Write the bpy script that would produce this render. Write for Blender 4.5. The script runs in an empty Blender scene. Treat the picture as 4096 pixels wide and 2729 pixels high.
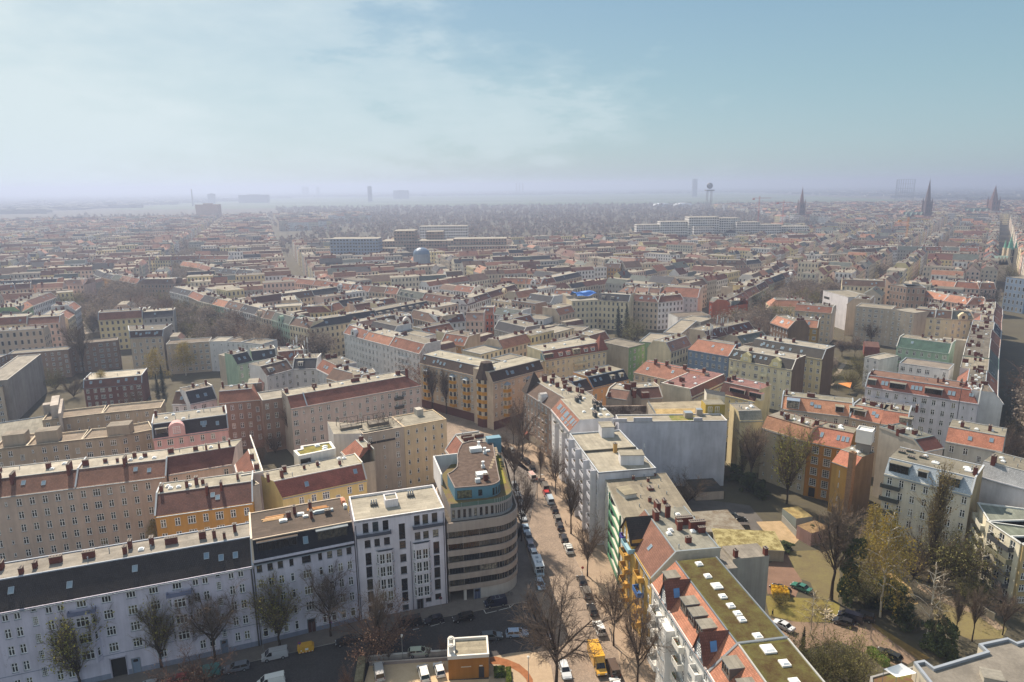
import bpy, math, random
from mathutils import Vector
SC = bpy.context.scene
COL = SC.collection
R0 = random.Random(7)
# ---------------------------------------------------------------- camera
F, CX, CY, HC = 2730.0, 2048.0, 1364.5, 90.0
_pit, _rol = math.atan((CY-745.0)/F), math.atan(43.0/4096)
_fw = Vector((0, math.cos(_pit), -math.sin(_pit))); _r0 = Vector((1, 0, 0)); _u0 = _r0.cross(_fw)
RT = _r0*math.cos(_rol)-_u0*math.sin(_rol); UP = _r0*math.sin(_rol)+_u0*math.cos(_rol)
cam = bpy.data.cameras.new('camera'); co = bpy.data.objects.new('camera', cam); COL.objects.link(co)
cam.sensor_width = 36; cam.lens = 36*F/4096; cam.clip_start = 1; cam.clip_end = 60000
from mathutils import Matrix
co.matrix_world = Matrix(((RT.x, UP.x, -_fw.x, 0), (RT.y, UP.y, -_fw.y, 0), (RT.z, UP.z, -_fw.z, HC), (0, 0, 0, 1)))
SC.camera = co
SC.view_settings.view_transform = 'Standard'; SC.view_settings.look = 'None'
SC.view_settings.exposure = 0.7; SC.view_settings.gamma = 1.0
SC.cycles.use_denoising = True
SC.cycles.max_bounces = 6; SC.cycles.diffuse_bounces = 2; SC.cycles.glossy_bounces = 2; SC.cycles.volume_bounces = 1
SC.cycles.transparent_max_bounces = 8; SC.cycles.caustics_reflective = False; SC.cycles.caustics_refractive = False
# ---------------------------------------------------------------- sun and sky
SUN_EL, SUN_AZ = math.radians(46), math.radians(-30)          # az: clockwise from +Y
sl = bpy.data.lights.new('sun', 'SUN'); sl.energy = 5.0; sl.angle = math.radians(0.53); sl.color = (1.0, 0.88, 0.72)
so = bpy.data.objects.new('sun', sl); COL.objects.link(so)
_sd = Vector((math.sin(SUN_AZ)*math.cos(SUN_EL), math.cos(SUN_AZ)*math.cos(SUN_EL), math.sin(SUN_EL)))
so.rotation_euler = _sd.to_track_quat('Z', 'Y').to_euler()


def nn(nt, t, ins=None, **at_):
    n = nt.nodes.new(t)
    for k, v in at_.items(): setattr(n, k, v)
    for k, v in (ins or {}).items():
        s = n.inputs[k]
        if isinstance(v, bpy.types.NodeSocket): nt.links.new(v, s)
        elif isinstance(v, bpy.types.Node): nt.links.new(v.outputs[0], s)
        else: s.default_value = v
    return n


def mth(nt, op, a, b=0.0, c=0.0, clamp=False):
    return nn(nt, 'ShaderNodeMath', {0: a, 1: b, 2: c}, operation=op, use_clamp=clamp).outputs[0]


def mixc(nt, f, a, b, mode='MIX'):
    n = nt.nodes.new('ShaderNodeMix'); n.data_type = 'RGBA'; n.blend_type = mode
    for s, v in ((n.inputs[0], f), (n.inputs[6], a), (n.inputs[7], b)):
        if isinstance(v, bpy.types.NodeSocket): nt.links.new(v, s)
        else: s.default_value = v
    return n.outputs[2]


def ramp(nt, f, stops, interp='LINEAR'):
    n = nn(nt, 'ShaderNodeValToRGB', {0: f}); cr = n.color_ramp; cr.interpolation = interp
    while len(cr.elements) < len(stops): cr.elements.new(0.5)
    for e, (p, c) in zip(cr.elements, stops):
        e.position = p; e.color = c if len(c) == 4 else (*c, 1)
    return n.outputs[0]


def srgb(h):
    if not isinstance(h, str): return (*h, 1.0)
    o = []
    for i in (0, 2, 4):
        c = int(h[i:i+2], 16)/255
        o.append(c/12.92 if c < .04045 else ((c+.055)/1.055)**2.4)
    l = .3*o[0]+.59*o[1]+.11*o[2]
    return (*[c+(l-c)*.05 for c in o], 1.0)


def g3(v): return (v, v, v, 1)


wd = bpy.data.worlds.new('World'); SC.world = wd; wd.use_nodes = True
_n = wd.node_tree; _n.nodes.clear()
_sky = nn(_n, 'ShaderNodeTexSky', sky_type='NISHITA', sun_disc=False, sun_elevation=SUN_EL, sun_rotation=SUN_AZ, altitude=100, air_density=1.0, dust_density=1.5, ozone_density=2.0)
_tc = nn(_n, 'ShaderNodeTexCoord'); _sx = nn(_n, 'ShaderNodeSeparateXYZ', {0: _tc.outputs['Generated']})
_az = mth(_n, 'ARCTAN2', _sx.outputs[0], _sx.outputs[1])          # azimuth, 0 = +Y
_el = _sx.outputs[2]
_grad = ramp(_n, mth(_n, 'MULTIPLY', _el, 2.0), ((0.0, (2.6, 3.5, 3.75)), (.1, (2.35, 3.45, 3.8)), (.26, (1.95, 3.15, 3.55)), (.5, (1.5, 2.65, 3.4)), (1.0, (1.9, 2.5, 3.4))))
_skc = mixc(_n, 0.82, _sky.outputs[0], _grad)
# clouds: a bright veil towards the sun side with a few cumulus heads low down
_cv = nn(_n, 'ShaderNodeCombineXYZ', {0: mth(_n, 'MULTIPLY', _az, 2.6), 1: mth(_n, 'MULTIPLY', _el, 7.5), 2: 0.3})
_c1 = nn(_n, 'ShaderNodeTexNoise', {'Vector': _cv.outputs[0], 'Scale': 1.3, 'Detail': 10.0, 'Roughness': 0.55})
_c2 = nn(_n, 'ShaderNodeTexNoise', {'Vector': _cv.outputs[0], 'Scale': 4.5, 'Detail': 12.0, 'Roughness': 0.58})
_bias = mth(_n, 'ADD', mth(_n, 'MULTIPLY', _az, -0.62), mth(_n, 'MULTIPLY', _el, -0.45))
_cl = mth(_n, 'ADD', mth(_n, 'ADD', mth(_n, 'MULTIPLY', _c1.outputs[0], .8), mth(_n, 'MULTIPLY', _c2.outputs[0], 0.46)), _bias)
_cm = ramp(_n, _cl, ((0.5, g3(0)), (0.6, g3(0.16)), (0.66, g3(0.42)), (0.8, g3(0.6)), (1.0, g3(0.97))))
_skm = mixc(_n, _cm, _skc, (4.7, 5.45, 5.65, 1))
_bg = nn(_n, 'ShaderNodeBackground', {0: _skm, 1: 0.092})
nn(_n, 'ShaderNodeOutputWorld', {0: _bg})

# ---------------------------------------------------------------- pixel helpers (photograph crops -> world)
CR = dict(a=(0, 1700, .65632), b=(900, 1700, .65623), c=(1900, 1700, .65623), d=(2900, 1700, .65642), e=(0, 1100, .5102),
          f=(1000, 1100, .5102), g=(2000, 1100, .5102), h=(3000, 1100, .51024), i=(0, 650, .46729), j=(1000, 650, .46729),
          k=(2000, 650, .46729), l=(3000, 650, .46559), m=(1950, 1930, .2551), n=(1900, 2329, .2551), o=(1350, 2329, .2551), q=(750, 2329, .2551), s=(0, 0, 1))


def ZP(t):
    if isinstance(t[0], str):
        a, b, s = CR[t[0]]; return a+t[1]*s, b+t[2]*s
    return t


def at(t, z=0.0):
    if t[0] == 'w': return Vector((t[1], t[2], z))
    x, y = ZP(t)
    d = RT*((x-CX)/F)-UP*((y-CY)/F)+_fw
    return Vector((0, 0, HC))+d*((z-HC)/d.z)


# ---------------------------------------------------------------- mesh builder
class MB:
    def __init__(s): s.v = []; s.f = []; s.m = []; s.uv = []; s.sm = []

    def face(s, pts, m=0, uv=None, smooth=False):
        i = len(s.v); s.v.extend(tuple(p) for p in pts); s.f.append(tuple(range(i, i+len(pts)))); s.m.append(m); s.sm.append(smooth)
        if uv is None:
            p = [Vector(q) for q in pts]; n = Vector((0, 0, 0))
            for k in range(len(p)):
                a, b = p[k], p[(k+1) % len(p)]; n += Vector(((a.y-b.y)*(a.z+b.z), (a.z-b.z)*(a.x+b.x), (a.x-b.x)*(a.y+b.y)))
            if n.length > 0: n.normalize()
            t = Vector((-n.y, n.x, 0)) if abs(n.z) < .995 else Vector((1, 0, 0))
            t.normalize(); b = n.cross(t); uv = [(q.dot(t), q.dot(b)) for q in p]
        s.uv.append(uv)

    def box(s, x0, x1, y0, y1, z0, z1, m=0, mt=None, bot=False):
        mt = m if mt is None else mt
        s.face([(x0, y0, z1), (x1, y0, z1), (x1, y1, z1), (x0, y1, z1)], mt)
        s.face([(x0, y0, z0), (x1, y0, z0), (x1, y0, z1), (x0, y0, z1)], m)
        s.face([(x1, y0, z0), (x1, y1, z0), (x1, y1, z1), (x1, y0, z1)], m)
        s.face([(x1, y1, z0), (x0, y1, z0), (x0, y1, z1), (x1, y1, z1)], m)
        s.face([(x0, y1, z0), (x0, y0, z0), (x0, y0, z1), (x0, y1, z1)], m)
        if bot: s.face([(x0, y1, z0), (x1, y1, z0), (x1, y0, z0), (x0, y0, z0)], m)

    def prism(s, poly, z0, z1, m=0, mt=None, bot=False, top=True):
        mt = m if mt is None else mt
        ar = sum(poly[k][0]*poly[(k+1) % len(poly)][1]-poly[(k+1) % len(poly)][0]*poly[k][1] for k in range(len(poly)))
        if ar < 0: poly = poly[::-1]
        for k in range(len(poly)):
            a, b = poly[k], poly[(k+1) % len(poly)]
            s.face([(a[0], a[1], z0), (b[0], b[1], z0), (b[0], b[1], z1), (a[0], a[1], z1)], m)
        if top: s.face([(a[0], a[1], z1) for a in poly], mt)
        if bot: s.face([(a[0], a[1], z0) for a in poly[::-1]], m)

    def rim(s, poly, w, z0, z1, m=0):
        # a low parapet along a closed outline (counter-clockwise), width w inwards
        ar = sum(poly[k][0]*poly[(k+1) % len(poly)][1]-poly[(k+1) % len(poly)][0]*poly[k][1] for k in range(len(poly)))
        if ar < 0: poly = poly[::-1]
        q = inset(poly, w); n = len(poly)
        for k in range(n):
            a, b, c, d = poly[k], poly[(k+1) % n], q[(k+1) % n], q[k]
            s.face([(*a, z0), (*b, z0), (*b, z1), (*a, z1)], m); s.face([(*c, z0), (*d, z0), (*d, z1), (*c, z1)], m)
            s.face([(*a, z1), (*b, z1), (*c, z1), (*d, z1)], m)

    def bar(s, p, q, w, h, m=0):
        # box-section bar from p to q (top face centred on the line p-q)
        p, q = Vector(p), Vector(q); d = (q-p); t = Vector((-d.y, d.x, 0))
        if t.length < 1e-6: t = Vector((1, 0, 0))
        t.normalize(); t *= w/2; u = d.cross(t); u.normalize()
        if u.z > 0: u = -u
        u *= h
        c = [p-t, p+t, p+t+u, p-t+u]; e = [q-t, q+t, q+t+u, q-t+u]
        for k in range(4): s.face([c[k], c[(k+1) % 4], e[(k+1) % 4], e[k]], m)
        s.face(c[::-1], m); s.face(e, m)

    def tube(s, p, q, r0, r1, n=6, m=0, cap=True):
        p, q = Vector(p), Vector(q); d = q-p
        if d.length < 1e-6: return
        d.normalize(); t = d.orthogonal().normalized(); b = d.cross(t)
        A = [p+(t*math.cos(2*math.pi*k/n)+b*math.sin(2*math.pi*k/n))*r0 for k in range(n)]
        B = [q+(t*math.cos(2*math.pi*k/n)+b*math.sin(2*math.pi*k/n))*r1 for k in range(n)]
        for k in range(n): s.face([A[k], A[(k+1) % n], B[(k+1) % n], B[k]], m, [(0, 0)]*4, True)
        if cap: s.face(B, m); s.face(A[::-1], m)

    def mesh(s, name, mats):
        me = bpy.data.meshes.new(name); me.from_pydata(s.v, [], s.f)
        for x in mats: me.materials.append(x)
        me.polygons.foreach_set('material_index', s.m); me.polygons.foreach_set('use_smooth', s.sm)
        uvl = me.uv_layers.new(name='UVMap'); fl = [c for u in s.uv for q in u for c in q]
        uvl.data.foreach_set('uv', fl); me.update()
        return me

    def build(s, name, mats, parent=None, loc=(0, 0, 0), rz=0.0):
        if not isinstance(mats, (list, tuple)): mats = [mats]
        return put(name, s.mesh(name, mats), parent, loc, rz)


def inset(poly, w):
    n = len(poly); out = []
    for k in range(n):
        a, b, c = Vector(poly[k-1]), Vector(poly[k]), Vector(poly[(k+1) % n])
        d1 = (b-a).normalized(); d2 = (c-b).normalized(); n1 = Vector((-d1.y, d1.x)); n2 = Vector((-d2.y, d2.x))
        m = n1+n2; m = m/max(.3, m.length_squared/2) if m.length > 1e-6 else n1
        out.append((b.x+m.x*w, b.y+m.y*w))
    return out


def put(name, me, parent=None, loc=(0, 0, 0), rz=0.0):
    o = bpy.data.objects.new(name, me); COL.objects.link(o); o.location = loc; o.rotation_euler[2] = rz
    if parent: o.parent = parent
    return o


def tag(o, label, cat=None, group=None, kind=None):
    if label: o['label'] = label
    if cat: o['category'] = cat
    if group: o['group'] = group
    if kind: o['kind'] = kind
    return o


def empty(name, loc, rz=0.0):
    o = bpy.data.objects.new(name, None); COL.objects.link(o); o.location = loc; o.rotation_euler[2] = rz; o.empty_display_size = 1
    return o


# ---------------------------------------------------------------- materials
_MC = {}


def cached(fn):
    def w(*a):
        k = (fn.__name__,)+a
        if k not in _MC: _MC[k] = fn(*a)
        return _MC[k]
    return w


def newmat(name, rough=.85, spec=.3):
    m = bpy.data.materials.new(name); m.use_nodes = True; nt = m.node_tree
    p = nt.nodes['Principled BSDF']; p.inputs['Roughness'].default_value = rough; p.inputs['Specular IOR Level'].default_value = spec
    return m, nt, p


def geo_noise(nt, scale, detail=4, rough=.55, stretch=None):
    g = nn(nt, 'ShaderNodeNewGeometry'); v = g.outputs['Position']
    if stretch: v = nn(nt, 'ShaderNodeMapping', {0: v, 'Scale': stretch}).outputs[0]
    return nn(nt, 'ShaderNodeTexNoise', {'Vector': v, 'Scale': scale, 'Detail': detail, 'Roughness': rough}).outputs[0]


def shade(nt, f, col, lo, hi):
    c = srgb(col)
    return mixc(nt, f, tuple(x*lo for x in c[:3])+(1,), tuple(min(1, x*hi) for x in c[:3])+(1,))


@cached
def plaster(col):
    m, nt, p = newmat('plaster_'+str(col), .92, .15)
    a = geo_noise(nt, .22, 5, .6); b = geo_noise(nt, 1.0, 4, .6, (1.3, 1.3, .1))
    f = ramp(nt, mth(nt, 'MULTIPLY_ADD', b, .5, mth(nt, 'MULTIPLY', a, .5)), ((.35, g3(0)), (.65, g3(1))))
    nt.links.new(shade(nt, f, col, .76, 1.06), p.inputs[0]); return m


@cached
def dirty(col):
    # blank fire wall: big stains and patches
    m, nt, p = newmat('firewall_'+str(col), .95, .1)
    a = geo_noise(nt, .13, 6, .62); b = geo_noise(nt, .6, 5, .6, (1, 1, .15))
    f = ramp(nt, mth(nt, 'MULTIPLY_ADD', b, .45, mth(nt, 'MULTIPLY', a, .55)), ((.36, g3(0)), (.64, g3(1))))
    nt.links.new(shade(nt, f, col, .68, 1.1), p.inputs[0]); return m


@cached
def wallw(col, glass='2a3038', sp=.5):
    # plaster with a grid of windows as its surface pattern, one window per UV unit: far facades only
    m, nt, p = newmat('facade_'+str(col), .9, .2)
    uv = nn(nt, 'ShaderNodeUVMap'); s = nn(nt, 'ShaderNodeSeparateXYZ', {0: uv.outputs[0]})
    fu = mth(nt, 'FRACT', s.outputs[0]); fv = mth(nt, 'FRACT', s.outputs[1])
    du = mth(nt, 'ABSOLUTE', mth(nt, 'SUBTRACT', fu, .5)); dv = mth(nt, 'ABSOLUTE', mth(nt, 'SUBTRACT', fv, .52))
    win = mth(nt, 'MULTIPLY', mth(nt, 'LESS_THAN', du, sp*.36), mth(nt, 'LESS_THAN', dv, .25))
    fr = mth(nt, 'MULTIPLY', mth(nt, 'LESS_THAN', du, sp*.36+.05), mth(nt, 'LESS_THAN', dv, .29))
    cell = nn(nt, 'ShaderNodeCombineXYZ', {0: mth(nt, 'FLOOR', s.outputs[0]), 1: mth(nt, 'FLOOR', s.outputs[1])})
    g = nn(nt, 'ShaderNodeNewGeometry')
    oi = nn(nt, 'ShaderNodeObjectInfo')
    cell2 = nn(nt, 'ShaderNodeVectorMath', {0: cell.outputs[0], 1: oi.outputs['Location']}, operation='ADD')
    wn = nn(nt, 'ShaderNodeTexWhiteNoise', {0: cell2.outputs[0]}, noise_dimensions='3D')
    gc = ramp(nt, wn.outputs[0], ((0, srgb('2b2f34')), (.4, srgb('43484c')), (.7, srgb('5c5a55')), (.9, srgb('8c8676'))), 'CONSTANT')
    a = geo_noise(nt, .2, 4, .6); f = ramp(nt, a, ((.35, g3(0)), (.65, g3(1))))
    base = shade(nt, f, col, .85, 1.04)
    c = mixc(nt, fr, base, shade(nt, f, 'b9b5ae', .95, 1.0)); c = mixc(nt, win, c, gc)
    nt.links.new(c, p.inputs[0]); nt.links.new(mth(nt, 'MULTIPLY_ADD', win, -.75, .92), p.inputs['Roughness']); return m


@cached
def tile(col):
    m, nt, p = newmat('roof_tile_'+str(col), .8, .25)
    uv = nn(nt, 'ShaderNodeUVMap')
    br = nn(nt, 'ShaderNodeTexBrick', {'Vector': uv.outputs[0], 'Color1': (.25, .25, .25, 1), 'Color2': (.85, .85, .85, 1), 'Mortar': (0, 0, 0, 1), 'Scale': 1.0, 'Mortar Size': .06, 'Brick Width': .3, 'Row Height': .42, 'Mortar Smooth': .3}, offset=.5)
    a = geo_noise(nt, .35, 5, .65); f = mth(nt, 'MULTIPLY_ADD', br.outputs[0], .35, mth(nt, 'MULTIPLY', a, .75), clamp=True)
    f = ramp(nt, f, ((.15, g3(0)), (.75, g3(1))))
    hs = nn(nt, 'ShaderNodeHueSaturation', {'Hue': .514, 'Saturation': .84, 'Value': .92, 'Color': shade(nt, f, col, .4, 1.42)}); nt.links.new(hs.outputs[0], p.inputs[0])
    bp = nn(nt, 'ShaderNodeBump', {'Height': br.outputs[0], 'Strength': .5, 'Distance': .06}); nt.links.new(bp.outputs[0], p.inputs['Normal']); return m


@cached
def felt(col):
    m, nt, p = newmat('roof_felt_'+str(col), .9, .2)
    uv = nn(nt, 'ShaderNodeUVMap')
    br = nn(nt, 'ShaderNodeTexBrick', {'Vector': uv.outputs[0], 'Color1': (.62, .62, .62, 1), 'Color2': (1, 1, 1, 1), 'Mortar': (.4, .4, .4, 1), 'Scale': 1.0, 'Mortar Size': .035, 'Brick Width': 6.0, 'Row Height': 1.0}, offset=.37)
    a = geo_noise(nt, .3, 6, .65); b = geo_noise(nt, 2.5, 4, .6)
    f = ramp(nt, mth(nt, 'MULTIPLY_ADD', a, .7, mth(nt, 'MULTIPLY', b, .3)), ((.33, g3(0)), (.66, g3(1))))
    c = mixc(nt, .6, shade(nt, f, col, .62, 1.14), br.outputs[0], 'MULTIPLY')
    nt.links.new(c, p.inputs[0]); return m


@cached
def brick(col):
    m, nt, p = newmat('brick_'+str(col), .9, .2)
    uv = nn(nt, 'ShaderNodeUVMap')
    br = nn(nt, 'ShaderNodeTexBrick', {'Vector': uv.outputs[0], 'Color1': (.5, .5, .5, 1), 'Color2': (1, 1, 1, 1), 'Mortar': (1.3, 1.25, 1.2, 1), 'Scale': 1.0, 'Mortar Size': .012, 'Brick Width': .25, 'Row Height': .09}, offset=.5)
    f = geo_noise(nt, 1.2, 4, .6)
    nt.links.new(mixc(nt, .7, shade(nt, f, col, .6, 1.4), br.outputs[0], 'MULTIPLY'), p.inputs[0]); return m


@cached
def plain(col, rough=.6, spec=.4, metal=0.0):
    m, nt, p = newmat('paint_'+str(col), rough, spec); p.inputs['Metallic'].default_value = metal
    f = geo_noise(nt, .8, 4, .6); nt.links.new(shade(nt, f, col, .88, 1.06), p.inputs[0]); return m


@cached
def carpaint(col):
    m, nt, p = newmat('car_paint_'+str(col), .28, .5); p.inputs[0].default_value = srgb(col)
    p.inputs['Coat Weight'].default_value = .6; p.inputs['Coat Roughness'].default_value = .08; return m


@cached
def glass(tint='23282e'):
    # window pane: dark room, curtain or blind behind it, differing from pane to pane
    m, nt, p = newmat('window_glass', .1, .55)
    oi = nn(nt, 'ShaderNodeObjectInfo')
    c = ramp(nt, oi.outputs['Random'], ((0, srgb('191b1f')), (.3, srgb('25292e')), (.52, srgb('36332d')), (.68, srgb('5d574a')), (.8, srgb('a39a88')), (.88, srgb('3f4a50')), (.95, srgb('857a5c'))), 'CONSTANT')
    f = geo_noise(nt, 1.6, 3, .6); c = mixc(nt, ramp(nt, f, ((.4, g3(0)), (.62, g3(.7)))), c, srgb('1b1c1e'))
    nt.links.new(c, p.inputs[0]); return m


@cached
def carglass():
    m, nt, p = newmat('car_glass', .06, .6); p.inputs[0].default_value = srgb('15181b'); return m


@cached
def ground(col, lo=.7, hi=1.15, sc=.25, sc2=3.0):
    m, nt, p = newmat('ground_'+str(col), .95, .15)
    a = geo_noise(nt, sc, 6, .62); b = geo_noise(nt, sc2, 4, .6)
    f = ramp(nt, mth(nt, 'MULTIPLY_ADD', a, .65, mth(nt, 'MULTIPLY', b, .35)), ((.33, g3(0)), (.67, g3(1))))
    nt.links.new(shade(nt, f, col, lo, hi), p.inputs[0]); return m


@cached
def twotone(c1, c2, sc=.3, lo=.42, hi=.58, rough=.95):
    m, nt, p = newmat('mottled_'+str(c1), rough, .15)
    a = geo_noise(nt, sc, 7, .65); b = geo_noise(nt, sc*9, 4, .6)
    f = ramp(nt, mth(nt, 'MULTIPLY_ADD', a, .65, mth(nt, 'MULTIPLY', b, .35)), ((lo, g3(0)), (hi, g3(1))))
    nt.links.new(mixc(nt, f, srgb(c1), srgb(c2)), p.inputs[0]); return m


@cached
def cobble(col, w=.32, ang=0.0):
    m, nt, p = newmat('cobbles_'+str(col), .8, .25)
    g = nn(nt, 'ShaderNodeNewGeometry'); mp = nn(nt, 'ShaderNodeMapping', {0: g.outputs['Position'], 'Rotation': (0, 0, ang)})
    br = nn(nt, 'ShaderNodeTexBrick', {'Vector': mp.outputs[0], 'Color1': (.6, .6, .6, 1), 'Color2': (1, 1, 1, 1), 'Mortar': (.3, .3, .3, 1), 'Scale': 1.0, 'Mortar Size': .03, 'Brick Width': w, 'Row Height': w*.8}, offset=.5)
    a = geo_noise(nt, .22, 6, .62); b = geo_noise(nt, 1.6, 4, .6)
    f = ramp(nt, mth(nt, 'MULTIPLY_ADD', a, .65, mth(nt, 'MULTIPLY', b, .35)), ((.33, g3(0)), (.67, g3(1))))
    nt.links.new(mixc(nt, .75, shade(nt, f, col, .75, 1.2), br.outputs[0], 'MULTIPLY'), p.inputs[0]); return m


WHITE = plain('eae8e4', .5); ZINC = plain('8f99a2', .45, .5, .3); DARKM = plain('2b2d30', .5); BLACK = plain('17181a', .6)
BRICK = brick('6e3b30'); POT = plain('8a4a36', .8); GREYBOX = plain('a9a8a2', .6)
CR.update(r=(2300, 2050, .43314), t=(2050, 1450, .2551), u=(3150, 1650, .34), v=(3450, 2183, .34825))


def loc(H, x, y):
    """a point of a house's local plan as a world plan point"""
    c, s = math.cos(H.ang), math.sin(H.ang)
    return ('w', H.P.x+c*x-s*y, H.P.y+s*x+c*y)


def pl(p):
    return ('w', *p)
# ---------------------------------------------------------------- windows
_WM = {}


def win_mesh(w, h, st):
    """window frame and pane meshes; origin at sill centre on the wall plane, -y is outside"""
    k = (round(w, 2), round(h, 2), st)
    if k in _WM: return _WM[k]
    a = MB(); g = MB(); fc = 1 if st in 'DdRr' else 0; b = .12 if st not in 'DR' else .07; y0, y1 = .07, .17
    x0, x1 = -w/2, w/2
    a.box(x0, x1, y0, y1, 0, b, fc); a.box(x0, x1, y0, y1, h-b, h, fc)
    a.box(x0, x0+b, y0, y1, b, h-b, fc); a.box(x1-b, x1, y0, y1, b, h-b, fc)
    def vb(x, za=b, zb=h-b, t=.13): a.box(x-t/2, x+t/2, y0-.01, y1, za, zb, fc)
    def hb(z, xa=x0+b, xb=x1-b, t=.1): a.box(xa, xb, y0-.012, y1, z-t/2, z+t/2, fc)
    if st == 'T': vb(0, t=.16); hb(h*.64)
    elif st == 'X': vb(-w/6); vb(w/6); hb(h*.66)
    elif st == 'S': hb(h*.7)
    elif st == 'G':
        for i in range(1, 3): vb(-w/2+w*i/3, t=.06)
        for i in range(1, 4): hb(h*i/4, t=.06)
    elif st == 'F': vb(0); hb(h*.38, t=.06)
    elif st in 'Dd': hb(h*.35)
    elif st in 'Rr':
        n = max(2, round(w/.8))
        for i in range(1, n): vb(-w/2+w*i/n, t=.06)
    if st not in 'RrF': a.box(x0-.06, x1+.06, -.1, .07, -.07, -.002, 2)
    g.face([(x0+b, .13, b), (x1-b, .13, b), (x1-b, .13, h-b), (x0+b, .13, h-b)], 0)
    r = (a.mesh('window', [WHITE, DARKM, ZINC]), g.mesh('pane', [glass()]))
    _WM[k] = r; return r


def wall_face(mb, p0, p1, z0, z1, holes=(), m=0, dep=.2):
    """wall from p0 to p1 (outside on the right when walking p0->p1 ... i.e. -normal), with real window openings"""
    p0, p1 = Vector(p0), Vector(p1); L = (p1-p0).length
    if L < .01: return
    d = (p1-p0)/L; n = Vector((-d.y, d.x))
    hs = [h for h in holes if h[0] > .02 and h[1] < L-.02 and h[2] > z0+.01 and h[3] < z1-.01]
    xs = sorted({0, L, *[round(h[0], 3) for h in hs], *[round(h[1], 3) for h in hs]}); zs = sorted({z0, z1, *[round(h[2], 3) for h in hs], *[round(h[3], 3) for h in hs]})
    P = lambda x, z, y=0: (p0.x+d.x*x+n.x*y, p0.y+d.y*x+n.y*y, z)
    for i in range(len(xs)-1):
        run = None
        for j in range(len(zs)-1):
            cx, cz = (xs[i]+xs[i+1])/2, (zs[j]+zs[j+1])/2
            solid = not any(h[0] < cx < h[1] and h[2] < cz < h[3] for h in hs)
            if solid and run is None: run = zs[j]
            if run is not None and (not solid or j == len(zs)-2):
                zt = zs[j+1] if solid else zs[j]
                mb.face([P(xs[i], run), P(xs[i+1], run), P(xs[i+1], zt), P(xs[i], zt)], m); run = None
    for a, b, c, e in [h[:4] for h in hs]:
        mb.face([P(a, c), P(a, e), P(a, e, dep), P(a, c, dep)][::-1], m); mb.face([P(b, c), P(b, c, dep), P(b, e, dep), P(b, e)][::-1], m)
        mb.face([P(a, c), P(a, c, dep), P(b, c, dep), P(b, c)][::-1], m); mb.face([P(a, e), P(b, e), P(b, e, dep), P(a, e, dep)][::-1], m)


def put_windows(root, p0, p1, wins, sub=False):
    p0, p1 = Vector(p0), Vector(p1); d = (p1-p0).normalized(); rz = math.atan2(d.y, d.x)
    for w in wins:
        st = w[4] if len(w) > 4 else 'T'
        if st == '-': continue
        fm, gm = win_mesh(w[1]-w[0], w[3]-w[2], st); c = (w[0]+w[1])/2
        o = put('window', fm, root, (p0.x+d.x*c, p0.y+d.y*c, w[2]), rz); put('pane', gm, o)


def wgrid(W, n, rows, w=1.15, h=1.9, z0=1.5, dz=3.45, st='T', m0=None, xs=None, rnd=None, alt=None):
    """regular grid of windows; rnd mixes in narrow stair or bathroom columns"""
    out = []; m0 = W/n/2 if m0 is None else m0
    if xs is None: xs = [m0+(W-2*m0)*i/max(1, n-1) for i in range(n)]
    for i, x in enumerate(xs):
        ww, hh, off, s = w, h, 0, st
        if rnd is not None:
            q = rnd.random()
            if q < .14: ww, hh, off, s = .55, 1.1, .4, 'S'
            elif q < .24: off, s = -1.5, 'G'
            elif q < .4: ww, s = 1.7, 'X'
        if alt and i % alt[0] == alt[1]: ww, s = alt[2], alt[3]
        ww = min(ww, W/n*.8)
        for r in range(rows):
            out.append((x-ww/2, x+ww/2, z0+off+r*dz, z0+off+r*dz+hh, s))
    return [o for o in out if o[2] > .4]


_CHM = {}


def chimney(root, x, y, z, w=1.2, d=.5, h=1.6, mat=None, rz=0.0):
    key = (round(w, 1), round(d, 1), round(h*2)/2, mat.name if mat else '')
    if key in _CHM: return put('chimney', _CHM[key], root, (x, y, z), rz)
    mb = MB(); n = max(1, int(max(w, d)/.42))
    mb.box(-w/2, w/2, -d/2, d/2, -.6, h, 0); mb.box(-w/2-.06, w/2+.06, -d/2-.06, d/2+.06, h, h+.12, 1, bot=True)
    for i in range(n):
        t = (i+.5)/n-.5; cx, cy = (t*w, 0) if w >= d else (0, t*d)
        mb.box(cx-.13, cx+.13, cy-.13, cy+.13, h+.12, h+.2, 2)
    _CHM[key] = mb.mesh('chimney', [mat or BRICK, plain('7b7068', .9), BLACK]); return put('chimney', _CHM[key], root, (x, y, z), rz)


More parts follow.
